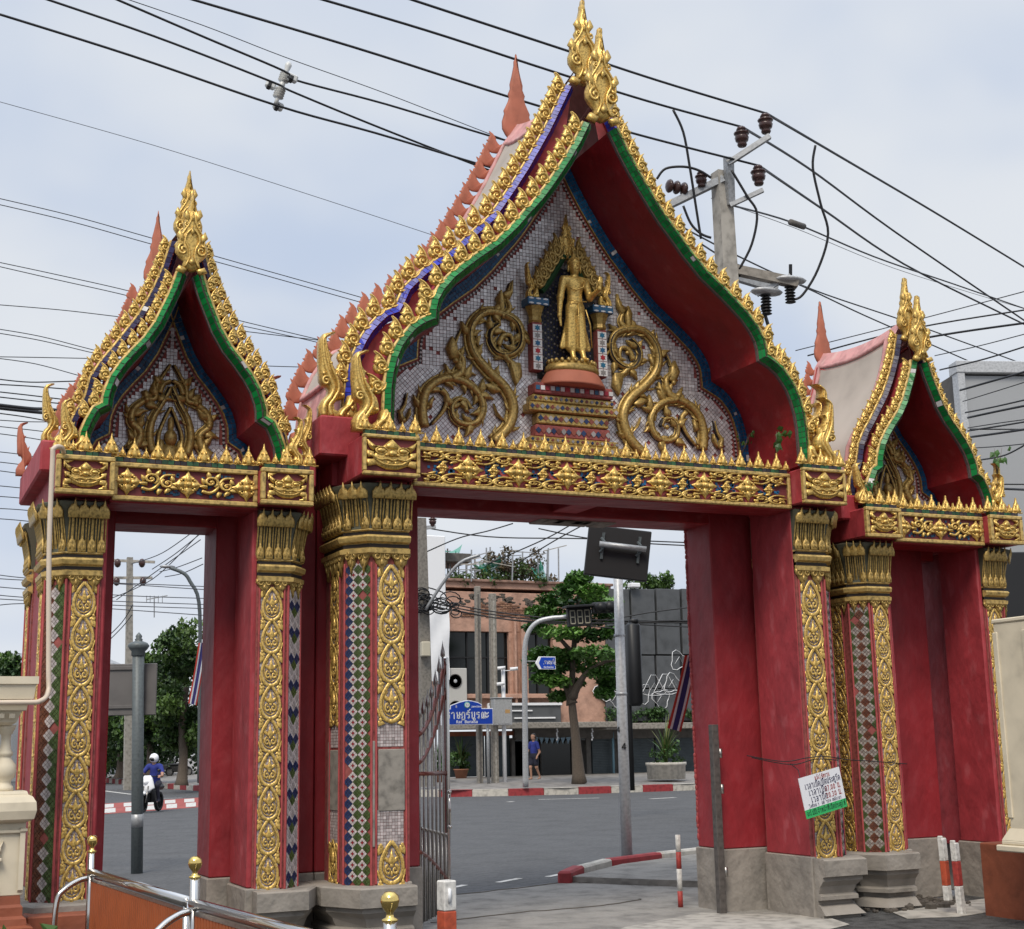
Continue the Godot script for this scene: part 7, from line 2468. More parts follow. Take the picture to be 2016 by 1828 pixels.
func build_woman():
	var p := at_y(1052, 1534, 0.42)
	var d := (p - cam_c).dot(cam_f)
	p = at(1052, 1534, d)
	var t := thing("person", "woman in a blue jersey and dark shorts walking past the dark shopfront", "person", p)
	var x := Basis(Vector3.UP, -1.1)
	var v := func(a: float, b: float, c: float) -> Vector3: return x * Vector3(a, b, c)
	var legs := [[v.call(-0.08, 0.82, 0), v.call(-0.09, 0.45, 0.1), 0.085, 0.055], [v.call(-0.09, 0.45, 0.1), v.call(-0.09, 0.08, 0.06), 0.052, 0.034], [v.call(-0.09, 0.04, 0.04), v.call(-0.1, 0.03, 0.2), 0.035, 0.026], [v.call(0.08, 0.82, 0), v.call(0.09, 0.45, -0.03), 0.085, 0.055], [v.call(0.09, 0.45, -0.03), v.call(0.09, 0.1, -0.22), 0.052, 0.034], [v.call(0.09, 0.06, -0.24), v.call(0.1, 0.03, -0.1), 0.035, 0.026]]
	var shorts := [[v.call(0, 0.92, 0), v.call(0, 0.86, 0), 0.135, 0.14], [v.call(-0.08, 0.84, 0), v.call(-0.09, 0.58, 0.07), 0.1, 0.095], [v.call(0.08, 0.84, 0), v.call(0.09, 0.58, -0.01), 0.1, 0.095]]
	var torso := [[v.call(0, 0.9, 0), v.call(0, 1.08, 0), 0.13, 0.125], [v.call(0, 1.08, 0), v.call(0, 1.25, 0), 0.125, 0.12], [v.call(-0.11, 1.33, 0), v.call(0.11, 1.33, 0), 0.07, 0.07], [v.call(-0.16, 1.33, 0), v.call(-0.22, 1.14, 0.02), 0.062, 0.06], [v.call(0.16, 1.33, 0), v.call(0.22, 1.14, 0.0), 0.062, 0.06]]
	var skin := [[v.call(0, 1.36, 0), v.call(0, 1.46, 0.01), 0.045, 0.045], [v.call(0, 1.52, 0.02), v.call(0, 1.58, 0.02), 0.082, 0.09], [v.call(0, 1.5, 0.09), v.call(0, 1.53, 0.1), 0.016, 0.014], [v.call(-0.22, 1.14, 0.02), v.call(-0.24, 1.04, 0.04), 0.042, 0.038], [v.call(-0.24, 1.04, 0.04), v.call(-0.14, 0.97, 0.22), 0.037, 0.028], [v.call(0.22, 1.14, 0.0), v.call(0.25, 1.0, -0.04), 0.042, 0.038], [v.call(0.25, 1.0, -0.04), v.call(0.22, 0.84, 0.1), 0.037, 0.027]]
	for f in 4:
		skin.append([v.call(-0.14 + f * 0.012, 0.965, 0.23), v.call(-0.12 + f * 0.012, 0.93, 0.27), 0.012, 0.009])
		skin.append([v.call(0.21 + f * 0.012, 0.82, 0.11), v.call(0.2 + f * 0.012, 0.76, 0.13), 0.012, 0.009])
	var m: MeshInstance3D = body(t, skin + legs + torso.map(func(b): return [b[0], b[1], b[2] * 0.85, b[3] * 0.85]), M.skin, "body", 0.016)
	body(m, torso, M.clothblue, "jersey", 0.018)
	body(m, shorts, M.clothnavy, "shorts", 0.018)
	body(m, [[v.call(0, 1.57, -0.01), v.call(0, 1.62, 0.0), 0.1, 0.085], [v.call(0, 1.58, -0.09), v.call(0, 1.5, -0.12), 0.045, 0.04]], M.hair, "hair", 0.016)
# ---------------------------------------------------------------- shop buildings
func build_shops():
	var st := S()
	# pink two-storey shophouse
	var g := thing("shophouse", "weathered pink two-storey shophouse with exposed brick parapet and rooftop garden frames", "building")
	var x0 := fz(874, 1500).x
	var x1 := fz(1200, 1500).x
	var ytop := 8.45
	# wall as bands round the openings
	fbox(st, 872, 1143, 1203, 1165, -9.0, -0.02)
	obj("parapet", st, M.peach, g)
	st = S()
	box(st, Vector3(x0, fz(900, 1242).y, -48), Vector3(x1, fz(900, 1163).y, -42.66), 0.02)
	obj("upper_wall", st, M.peach, g)
	st = S()
	var ys := fz(900, 1366).y
	var yh := fz(900, 1242).y
	for q in [[872, 884], [1003, 1035], [1090, 1203]]:
		box(st, Vector3(fz(q[0], 1300).x, ys, -48), Vector3(fz(q[1], 1300).x, yh, -42.68), 0.0)
	box(st, Vector3(x0, fz(900, 1432).y, -48), Vector3(x1, ys, -42.66), 0.0)
	obj("wall", st, M.peach, g)
	st = S()
	for q in [[1010, 1014], [1024, 1036]]:
		box(st, Vector3(fz(q[0], 1300).x, fz(900, 1385).y, -42.7), Vector3(fz(q[1], 1300).x, fz(900, 1215).y, -42.45), 0.01)
	obj("pilaster", st, M.peach, g)
	st = S()
	fbox(st, 876, 1366, 1100, 1374, -0.1, 0.28, 0.02)
	obj("ledge", st, M.peach, g)
	st = S()
	fbox(st, 874, 1143, 1205, 1149, -0.3, 0.12, 0.02)
	obj("coping", st, M.peachdark, g)
	# stained plaster edge and brickwork under it
	st = S()
	var nst := FastNoiseLite.new()
	nst.seed = 4
	nst.frequency = 0.8
	var bl := fz(905, 1172)
	var br := fz(1065, 1216)
	var bw := 0.23
	var bh := 0.075
	var count := 0
	var bricks := part("brickwork", g)
	var bm := []
	for v in 4:
		var sb := S()
		box(sb, Vector3(0, 0, 0), Vector3(bw - 0.02, bh - 0.015, 0.05), 0.006)
		bm.append(bake(sb, [M.brick, mat(Color(0.20, 0.10, 0.06), 0.9), mat(Color(0.29, 0.16, 0.10), 0.9), mat(Color(0.16, 0.085, 0.06), 0.9)][v]))
	var rest := S()
	rest.set_material(M.brick)
	for r in int((bl.y - br.y) / bh):
		for c in int((br.x - bl.x) / bw):
			var px := bl.x + (c + (r % 2) * 0.5) * bw
			var py := br.y + r * bh
			var edge := bl.y - 0.35 + nst.get_noise_2d(px, 0.0) * 0.45 + minf(0.0, (px - bl.x - 0.8) * 0.5)
			if py > edge or rng.randf() < 0.04:
				continue
			var pos := Vector3(px, py, -42.68 + rng.randf_range(0.015, 0.04))
			if count < 280:
				put(bm[rng.randi() % 4], "brick", bricks, Transform3D(Basis(), pos))
			else:
				box(rest, pos, pos + Vector3(bw - 0.02, bh - 0.015, 0.05), 0.006)
			count += 1
	stuff(obj("brick_field", rest, M.brick, bricks))
	st = S()
	smooth(st, 1)
	for k in 90:
		var px := rng.randf_range(bl.x - 0.3, br.x + 1.5)
		var py := bl.y - 0.3 + nst.get_noise_2d(px, 0.0) * 0.45 + rng.randf_range(0, 0.28)
		ball(st, Vector3(px, py, -42.66), Vector3(rng.randf_range(0.05, 0.2), rng.randf_range(0.03, 0.1), 0.02), 6, 3)
	stuff(obj("mould_stain", st, M.stain, g))
	# windows
	for q in [[884, 1242, 1003, 1366, 3], [1035, 1246, 1090, 1372, 2]]:
		var w := part("window", g)
		var a := fz(q[0], q[3])
		var b := fz(q[2], q[1])
		st = S()
		box(st, Vector3(a.x, a.y, -42.98), Vector3(b.x, b.y, -42.94))
		obj("glass", st, M.glassdark, w)
		var n: int = q[4]
		for k in n + 1:
			st = S()
			var xx := lerpf(a.x, b.x, k / float(n))
			box(st, Vector3(xx - 0.03, a.y, -42.94), Vector3(xx + 0.03, b.y, -42.86), 0.008)
			obj("mullion", st, M.black, w)
		for y in [a.y + 0.03, lerpf(a.y, b.y, 0.58), b.y - 0.03]:
			st = S()
			box(st, Vector3(a.x, y - 0.03, -42.935), Vector3(b.x, y + 0.03, -42.865), 0.008)
			obj("transom", st, M.black, w)
	# sign frame of dark boards
	st = S()
	fbox(st, 962, 1388, 1098, 1426, 0.0, 0.35, 0.02)
	obj("dark_fascia", st, M.darkwall, g)
	for q in [[955, 1384, 1098, 1388], [980, 1398, 1040, 1400], [1005, 1412, 1085, 1414], [953, 1385, 957, 1425]]:
		st = S()
		fbox(st, q[0], q[1], q[2], q[3], 0.3, 0.42, 0.0)
		obj("tube_lamp", st, M.white, g)
	st = S()
	fbox(st, 874, 1425, 1203, 1432, 0.0, 1.6, 0.02)
	obj("canopy", st, M.concrete, g)
	st = S()
	fbox(st, 1010, 1434, 1203, 1452, -0.1, 0.2, 0.0)
	obj("shop_lintel", st, M.greydark, g)
	# ground floor: shutters and the dark shop
	for q in [[874, 958], [962, 1008]]:
		var sh := part("roller_shutter", g)
		var a := fz(q[0], 1530)
		var b := fz(q[1], 1447)
		st = S()
		box(st, Vector3(a.x, a.y, -43.0), Vector3(b.x, b.y, -42.92))
		obj("curtain", st, M.shutter, sh)
		for k in 24:
			st = S()
			var yy := lerpf(a.y, b.y, k / 24.0)
			box(st, Vector3(a.x, yy, -42.92), Vector3(b.x, yy + (b.y - a.y) / 24.0 - 0.012, -42.9), 0.006)
			obj("slat", st, M.shutter, sh)
	st = S()
	fbox(st, 874, 1440, 1010, 1447, -0.3, 0.05)
	obj("red_fascia", st, M.brownred, g)
	st = S()
	fbox(st, 1012, 1452, 1160, 1532, -2.0, -1.6)
	fbox(st, 1012, 1452, 1160, 1456, -1.6, -0.1)
	obj("shop_interior", st, M.glassdark, g)
	for q in [[1008, 1016], [1042, 1044], [1066, 1068], [1128, 1131], [1155, 1166]]:
		st = S()
		fbox(st, q[0], 1452, q[1], 1532, -0.2, -0.05)
		obj("shop_frame", st, M.greydark, g)
	st = S()
	fbox(st, 1044, 1453, 1129, 1531, -0.22, -0.18)
	obj("shop_glass", st, M.glassdark, g)
	var pn := part("pennants", g)
	for k in 8:
		st = S()
		var a := fz(1046 + k * 10.5, 1450 + sin(k * 0.45) * 2.0, 0.25)
		var b := fz(1055 + k * 10.5, 1450 + sin(k * 0.45 + 0.4) * 2.0, 0.25)
		var c := fz(1050.5 + k * 10.5, 1464, 0.25)
		tri(st, a, b, c)
		tri(st, a + Vector3(0, 0, -0.01), c + Vector3(0, 0, -0.01), b + Vector3(0, 0, -0.01))
		obj("pennant", st, mat(Color(0.22, 0.33, 0.42), 0.8), pn)
	for q in [[1072, 1436], [1140, 1436]]:
		st = S()
		smooth(st, 1)
		for k in 6:
			ball(st, fz(q[0] + sin(k * 2.0), q[1] + k * 4, 1.2), Vector3(0.04, 0.05, 0.04), 6, 4)
		obj("hanging_ornament", st, M.white, g)
	# air conditioner
	var ac := thing("air_conditioner", "tall cream twin-fan air conditioner on the pink wall above the blue board", "air conditioner", fz(894, 1365, 0.4))
	var a0 := fz(876, 1423, 0.4) - ac.position
	var a1 := fz(911, 1316, 0.4) - ac.position
	st = S()
	box(st, Vector3(a0.x, a0.y, -0.35), Vector3(a1.x, a1.y, 0.05), 0.02)
	obj("casing", st, mat(Color(0.48, 0.47, 0.44), 0.5), ac)
	for y in [0.27, 0.76]:
		st = S()
		smooth(st, 1)
		var f := Transform3D(Basis(Vector3.RIGHT, PI / 2), Vector3(lerpf(a0.x, a1.x, 0.36), lerpf(a0.y, a1.y, y), 0.06))
		lathe(st, [[0.0, 0.0], [0.27, 0.0], [0.29, 0.02], [0.3, 0.0]], 18, f)
		obj("fan_grille", st, M.signback, ac)
		st = S()
		ball(st, f.origin + Vector3(0, 0, 0.01), Vector3(0.08, 0.08, 0.03), 8, 4)
		obj("fan_hub", st, M.galvlight, ac)
	# rooftop garden
	var rg := thing("rooftop_garden", "tangle of poles, green shade net and plants on the pink building's roof", "roof garden", fz(1000, 1143, -1.0))
	var o := rg.position
	for k in 26:
		st = S()
		var u := rng.randf_range(880, 1140)
		var zz := rng.randf_range(-3.5, 0.7)
		var b := fz(u, 1146, zz - 0.2)
		var tp := fz(u + rng.randf_range(-2, 2), rng.randf_range(1062, 1100), zz - 0.2)
		bar(st, b - o, tp - o, 0.05)
		obj("upright", st, M.galv if k % 3 else M.greydark, rg)
	for k in 22:
		st = S()
		var u := rng.randf_range(876, 1080)
		var v := rng.randf_range(1066, 1125)
		var zz := rng.randf_range(-3.0, 0.6)
		bar(st, fz(u, v, zz) - o, fz(u + rng.randf_range(30, 70), v + rng.randf_range(-14, 14), zz + rng.randf_range(-1, 1)) - o, 0.04)
		obj("pole", st, M.galv if k % 2 else M.concretelight, rg)
	for q in [[876, 1066, 912, 1070, 905, 1088, 878, 1085], [940, 1104, 985, 1092, 1002, 1130, 975, 1138], [1062, 1110, 1080, 1098, 1090, 1138, 1066, 1140], [1085, 1132, 1132, 1128, 1138, 1142, 1090, 1145], [960, 1100, 1000, 1090, 996, 1108, 962, 1118]]:
		st = S()
		var c := []
		for k in 4:
			c.append(fz(q[k * 2], q[k * 2 + 1], rng.randf_range(-1.0, 0.5)) - o)
		smooth(st, 1)
		for i in 6:
			for j in 6:
				var l := func(s: float, t: float) -> Vector3: return c[0].lerp(c[1], s).lerp(c[3].lerp(c[2], s), t) + Vector3(0, -0.3 * sin(s * PI) * (1 - t), 0.12 * sin(s * 9.0))
				quad(st, l.call(i / 6.0, j / 6.0), l.call((i + 1) / 6.0, j / 6.0), l.call((i + 1) / 6.0, (j + 1) / 6.0), l.call(i / 6.0, (j + 1) / 6.0))
		obj("shade_net", st, M.net, rg)
	st = S()
	box(st, fz(880, 1100, -3) - o, fz(940, 1086, -0.6) - o, 0)
	obj("tin_shelter", st, M.greydark, rg)
	var cl := []
	for k in 26:
		cl.append([fz(rng.randf_range(985, 1100), rng.randf_range(1085, 1142), rng.randf_range(-2, 0)) - o, Vector3(0.35, 0.3, 0.35)])
	stuff(leaf_cloud("dry_foliage", rg, cl, 60, 0.17, [Color(0.07, 0.045, 0.025), Color(0.10, 0.07, 0.035), Color(0.045, 0.055, 0.02)], 0.9))
	cl = []
	for k in 16:
		cl.append([fz(rng.randf_range(900, 1090), rng.randf_range(1118, 1144), rng.randf_range(-1, 0.3)) - o, Vector3(0.4, 0.3, 0.3)])
	stuff(leaf_cloud("green_foliage", rg, cl, 60, 0.17, [Color(0.05, 0.09, 0.02), Color(0.07, 0.12, 0.03)], 0.9))
	# dark grey clad building
	g = thing("shophouse", "dark grey panel-clad shophouse with white graffiti right of the tree", "building")
	var ya := fz(1210, 1420).y
	var pw := 0
	for c in 4:
		for r in 4:
			st = S()
			var u0 := 1190.0 + c * 50
			var v0 := 1158.0 + r * 66.0
			if r > 2:
				v0 = 1158 + 3 * 66.0
			var a := fz(u0, v0)
			var b := fz(u0 + 49, v0 + 64.5)
			box(st, Vector3(a.x + 0.01, maxf(b.y, ya) + 0.01, -42.9), Vector3(b.x - 0.01, a.y - 0.01, -42.58 + rng.randf() * 0.02), 0.015)
			obj("cladding_panel", st, M.darkwall, g)
	st = S()
	box(st, Vector3(fz(1190, 1300).x, 0.4, -50), Vector3(fz(1420, 1300).x, fz(1300, 1160).y, -42.92))
	obj("wall", st, M.greydark, g)
	st = S()
	fbox(st, 1160, 1425, 1420, 1433, 0.0, 1.5, 0.02)
	obj("canopy", st, M.concrete, g)
	st = S()
	fbox(st, 1166, 1433, 1420, 1450, -0.1, 0.1)
	obj("shop_lintel", st, M.greydark, g)
	for q in [[1170, 1212], [1226, 1290], [1296, 1380]]:
		var sh := part("roller_shutter", g)
		var a := fz(q[0], 1525)
		var b := fz(q[1], 1450)
		st = S()
		box(st, Vector3(a.x, 0.4, -42.9), Vector3(b.x, b.y, -42.8))
		obj("curtain", st, M.shutter, sh)
		for k in 22:
			st = S()
			var yy := lerpf(0.45, b.y, k / 22.0)
			box(st, Vector3(a.x, yy, -42.8), Vector3(b.x, yy + (b.y - 0.45) / 22.0 - 0.014, -42.77), 0.006)
			obj("slat", st, M.shutter, sh)
	var gp := part("graffiti", g)
	var gb := mat(Color(0.012, 0.012, 0.014), 0.6)
	var defs := [[1186, 1360, "loop"], [1200, 1345, "tri"], [1212, 1372, "loop"], [1240, 1340, "tri"], [1262, 1365, "loop"], [1285, 1352, "tri"], [1300, 1375, "loop"], [1322, 1345, "loop"], [1308, 1350, "tri"], [1334, 1300, "loop"]]
	for q in defs:
		st = S()
		smooth(st, 1)
		var c := fz(q[0], q[1], 0.08)
		var ring := []
		for k in 15:
			var an := TAU * k / 14.0
			var rr := 0.42 + 0.1 * sin(an * 3.0 + q[0])
			if q[2] == "tri":
				rr = 0.38 / maxf(0.55, cos(fmod(an + PI / 6, TAU / 3) - TAU / 6))
			ring.append(c + Vector3(cos(an) * rr, sin(an) * rr * 0.95, 0.0))
		tube(st, ring, 0.03, 4, 0.5)
		tube(st, [c + Vector3(-0.2, -0.15, 0), c + Vector3(0.05, 0.18, 0), c + Vector3(0.2, -0.1, 0)], 0.022, 4, 0.5)
		obj("outline", st, M.white, gp)
		st = S()
		for k in 14:
			tri(st, c + Vector3(0, 0, -0.02), ring[k] + Vector3(0, 0, -0.02), ring[k + 1] + Vector3(0, 0, -0.02))
		obj("fill", st, gb, gp)
	st = S()
	box(st, fz(1235, 1157, 0.0), fz(1252, 1149, 0.4), 0.03)
	obj("floodlight", st, M.white, g)
	st = S()
	smooth(st, 1)
	tube(st, [fz(1206, 1525, 0.1), fz(1204, 1440, 0.1)], 0.05, 6)
	obj("blue_pipe", st, mat(Color(0.2, 0.36, 0.45), 0.5), g)
	# creeper below the graffiti and bush on the roof
	var cr := thing("creeper", "green creeper under the graffiti on the dark grey shophouse", "plant", fz(1270, 1412, 0.2))
	cl = []
	for k in 18:
		cl.append([fz(rng.randf_range(1195, 1370), rng.randf_range(1398, 1424), 0.2) - cr.position, Vector3(0.4, 0.2, 0.2)])
	stuff(leaf_cloud("foliage", cr, cl, 50, 0.15, [Color(0.035, 0.085, 0.02), Color(0.055, 0.11, 0.03)], 0.9))
	cl = []
	var bu := thing("roof_bush", "leafy bush above the dark grey shophouse's parapet", "plant", fz(1300, 1150, -1.0))
	for k in 14:
		cl.append([fz(1298 + rng.randf_range(-38, 38), 1141 + rng.randf_range(-14, 12), -1.0) - bu.position, Vector3(0.4, 0.28, 0.4)])
	stuff(leaf_cloud("foliage", bu, cl, 70, 0.2, [Color(0.05, 0.1, 0.025), Color(0.075, 0.14, 0.03)], 0.9))
	# white building end / banner left of the pink one
	g = thing("white_banner", "large white hanging banner left of the pink shophouse", "banner", fz(850, 1300, 0.6))
	st = S()
	smooth(st, 1)
	var rows := []
	for i in 13:
		var row := []
		for j in 9:
			var p := fz(lerpf(800, 874, j / 8.0), lerpf(1185, 1345, i / 12.0) - (j / 8.0) * 6.0 * (i / 12.0), 0.6 + 0.05 * sin(j * 1.3 + i * 0.9))
			row.append(p - g.position)
		rows.append(row)
	for i in 12:
		for j in 8:
			quad(st, rows[i][j], rows[i][j + 1], rows[i + 1][j + 1], rows[i + 1][j])
	obj("cloth", st, M.white, g)
	g = thing("white_hoarding", "plain white hoarding rising beside the concrete utility pole", "hoarding", fz(850, 1150, 0.1))
	st = S()
	box(st, fz(800, 1195, -0.6) - g.position, fz(876, 1055, 0.05) - g.position, 0.03)
	obj("panel", st, M.white, g)
	st = S()
	for u in [802, 840, 874]:
		bar(st, fz(u, 1530, -0.3) - g.position, fz(u, 1195, -0.3) - g.position, 0.2)
	obj("post", st, M.galv, g)
	# potted plants on the far pavement
	var pots := [[908, 1536, 52, "tall spiky-leaved potted plant below the blue name board", 0.95, true], [868, 1540, 36, "leafy potted plant behind the gate leaf's bars", 0.7, true], [1185, 1521, 34, "low bushy potted plant left of the pale signal pole", 0.55, false], [1208, 1521, 40, "broad-leaved plant in a blue-grey tub left of the pale signal pole", 0.65, false], [1312, 1533, 70, "tall arching plant in a round whitewashed planter by the right pier", 1.35, true]]
	for q in pots:
		var b := at_y(q[0], q[1], 0.33)
		var t := thing("potted_plant", q[3], "plant", b, "potted plants along the far pavement")
		st = S()
		smooth(st, 1)
		if q[2] == 70:
			lathe(st, [[0.72, 0.0], [0.74, 0.5], [0.78, 0.52], [0.78, 0.62], [0.7, 0.62], [0.68, 0.5]], 18)
			obj("planter", st, M.kerbwhite, t)
		else:
			lathe(st, [[0.2, 0.0], [0.28, 0.4], [0.32, 0.42], [0.32, 0.46], [0.27, 0.46], [0.25, 0.36]], 14)
			obj("pot", st, M.terracotta if q[0] != 1208 else M.shutter, t)
		var hh: float = q[4] * 1.2
		if q[5]:
			for k in 34:
				st = S()
				var an := rng.randf() * TAU
				var ln := hh * rng.randf_range(0.7, 1.35)
				var sp := rng.randf_range(0.1, 0.55) * hh
				st.set_color(jit(Color(0.055, 0.105, 0.025) if k % 4 else Color(0.12, 0.13, 0.04), 0.3))
				var prev := Vector3(0, 0.45, 0)
				for s in 4:
					var tt := (s + 1) / 4.0
					var nx := Vector3(cos(an) * sp * tt * tt, 0.45 + ln * tt - 0.35 * sp * tt * tt, sin(an) * sp * tt * tt)
					var w := 0.055 * (1.0 - tt * 0.9) * (1.0 + hh * 0.3)
					var w0 := 0.055 * (1.0 - (tt - 0.25) * 0.9) * (1.0 + hh * 0.3)
					var side := Vector3(-sin(an), 0, cos(an))
					quad(st, prev - side * w0, prev + side * w0, nx + side * w, nx - side * w)
					prev = nx
				obj("leaf", st, M.leaf, t)
		cl = []
		for k in 7:
			cl.append([Vector3(rng.randf_range(-0.35, 0.35) * (1.6 if q[2] == 70 else 1.0), 0.5 + rng.randf_range(0, hh * 0.45), rng.randf_range(-0.3, 0.3)), Vector3(0.28, 0.22, 0.28)])
		stuff(leaf_cloud("foliage", t, cl, 40, 0.17, [Color(0.04, 0.09, 0.02), Color(0.06, 0.125, 0.03)], 0.8))
	# grey building on the right
	g = thing("grey_building", "tall grey panel-clad building at the right edge behind the right gate", "building")
	var p0 := at(1889, 725, 30)
	var p1 := at(1889, 1190, 30)
	var bd := Vector3(0.95, 0, 0.31)
	for r in 4:
		for c in 5:
			st = S()
			var f := frame(bd, Vector3.UP, Vector3(p0.x, 0, p0.z))
			box(st, Vector3(c * 1.6 + 0.01, 4.5 + r * 1.2 + 0.01, -0.3), Vector3(c * 1.6 + 1.59, 4.5 + r * 1.2 + 1.19, 0.0), 0.012, f)
			obj("wall_panel", st, M.greypanel, g)
	st = S()
	var f := frame(bd, Vector3.UP, Vector3(p0.x, 0, p0.z))
	box(st, Vector3(-0.12, 9.32, -0.3), Vector3(10, 9.6, 0.12), 0.02, f)
	box(st, Vector3(-0.1, 4.4, -0.2), Vector3(0.06, 9.4, 0.1), 0.01, f)
	obj("parapet_trim", st, M.galvlight, g)
	st = S()
	box(st, Vector3(-0.2, 0, -3), Vector3(10, 4.4, -1.4), 0, f)
	obj("ground_floor", st, M.black, g)
	st = S()
	box(st, Vector3(0, 4.4, -8), Vector3(10, 9.4, -0.31), 0, f)
	obj("block", st, M.greydark, g)
	st = S()
	smooth(st, 1)
	tube(st, [f * Vector3(2.0, 4.0, 0.06), f * Vector3(1.8, 9.7, 0.1)], 0.025, 6)
	obj("down_cable", st, M.white, g)
	# things seen through the right gate
	g = thing("rolling_door_track", "grey steel door track standing in the right gate's opening", "door track", Vector3(4.62, 0, -1.3))
	st = S()
	var q0 := at_z(1893, 1660, -1.3)
	box(st, Vector3(q0.x - 4.62 - 0.06, 0.35, -0.05), Vector3(q0.x - 4.62 + 0.05, 2.75, 0.05), 0.01)
	box(st, Vector3(q0.x - 4.62 + 0.055, 0.35, -0.02), Vector3(q0.x - 4.62 + 0.085, 2.75, 0.05), 0.005)
	obj("track", st, M.greypaint, g)
	g = thing("narrow_banner", "tall narrow white panel seen through the right gate", "banner", at(1853, 1290, 22))
	st = S()
	var w0 := at(1838, 1105, 22) - g.position
	var w1 := at(1866, 1455, 22) - g.position
	box(st, Vector3(w0.x, w1.y, -0.03), Vector3(w1.x, w0.y, 0.03), 0.01, Transform3D(Basis(Vector3.UP, -0.4), Vector3.ZERO))
	obj("panel", st, M.white, g)
	g = thing("dark_shopfront", "black shopfront seen through the right gate behind the white panel", "building", at(1880, 1350, 27))
	st = S()
	box(st, Vector3(-1.6, -4.5, -2), Vector3(3.5, 2.6, 0), 0.02, Transform3D(Basis(Vector3.UP, -0.4), Vector3.ZERO))
	obj("front", st, M.black, g)
	for k in 4:
		st = S()
		box(st, Vector3(-1.6, -3.3 + k * 0.35, 0.0), Vector3(2.5, -3.2 + k * 0.35, 0.1 + k * 0.05), 0.02, Transform3D(Basis(Vector3.UP, -0.4), Vector3.ZERO))
		obj("step", st, M.concrete, g)
	# low roofs far left
	g = thing("far_building", "low pale building with a grey roof behind the signboard at far left", "building", at(200, 1330, 110))
	st = S()
	box(st, Vector3(-9, -7.5, -6), Vector3(1.2, 0.7, 0), 0.02, Transform3D(Basis(Vector3.UP, -0.4), Vector3.ZERO))
	obj("wall", st, M.white, g)
	st = S()
	loft(st, [[Vector3(-9.5, 0.7, 1), Vector3(1.8, 0.7, 1), Vector3(1.8, 0.5, 1), Vector3(-9.5, 0.5, 1)], [Vector3(-9.5, 2.0, -4), Vector3(0.2, 2.0, -4), Vector3(0.2, 1.8, -4), Vector3(-9.5, 1.8, -4)]])
	obj("roof", st, M.galv, g)
	g = thing("far_building", "long grey roof edge behind the balustrade at the left edge", "building", at(20, 1320, 95))
	st = S()
	box(st, Vector3(-9, -7.5, -6), Vector3(7, 0.4, 0), 0.02, Transform3D(Basis(Vector3.UP, -0.4), Vector3.ZERO))
	obj("wall", st, M.galv, g)
# ---------------------------------------------------------------- poles and lines
func insulator(called: String, parent: Node, base: Vector3, h: float, m: Material, up := Vector3.UP):
	var st := S()
	smooth(st, 1)
	var f := Transform3D(Basis(), base)
	if up != Vector3.UP:
		f = Transform3D(Basis(up.cross(Vector3(0.1, 0.2, 1)).normalized(), up, up.cross(up.cross(Vector3(0.1, 0.2, 1)).normalized())), base)
	lathe(st, [[0.2 * h, 0.0], [0.24 * h, 0.08 * h], [0.2 * h, 0.2 * h], [0.3 * h, 0.26 * h], [0.34 * h, 0.45 * h], [0.3 * h, 0.52 * h], [0.2 * h, 0.55 * h], [0.36 * h, 0.6 * h], [0.38 * h, 0.68 * h], [0.2 * h, 0.74 * h], [0.2 * h, 0.8 * h], [0.26 * h, 0.84 * h], [0.2 * h, 0.95 * h], [0.0, h]], 10, f)
	return obj(called, st, m, parent)
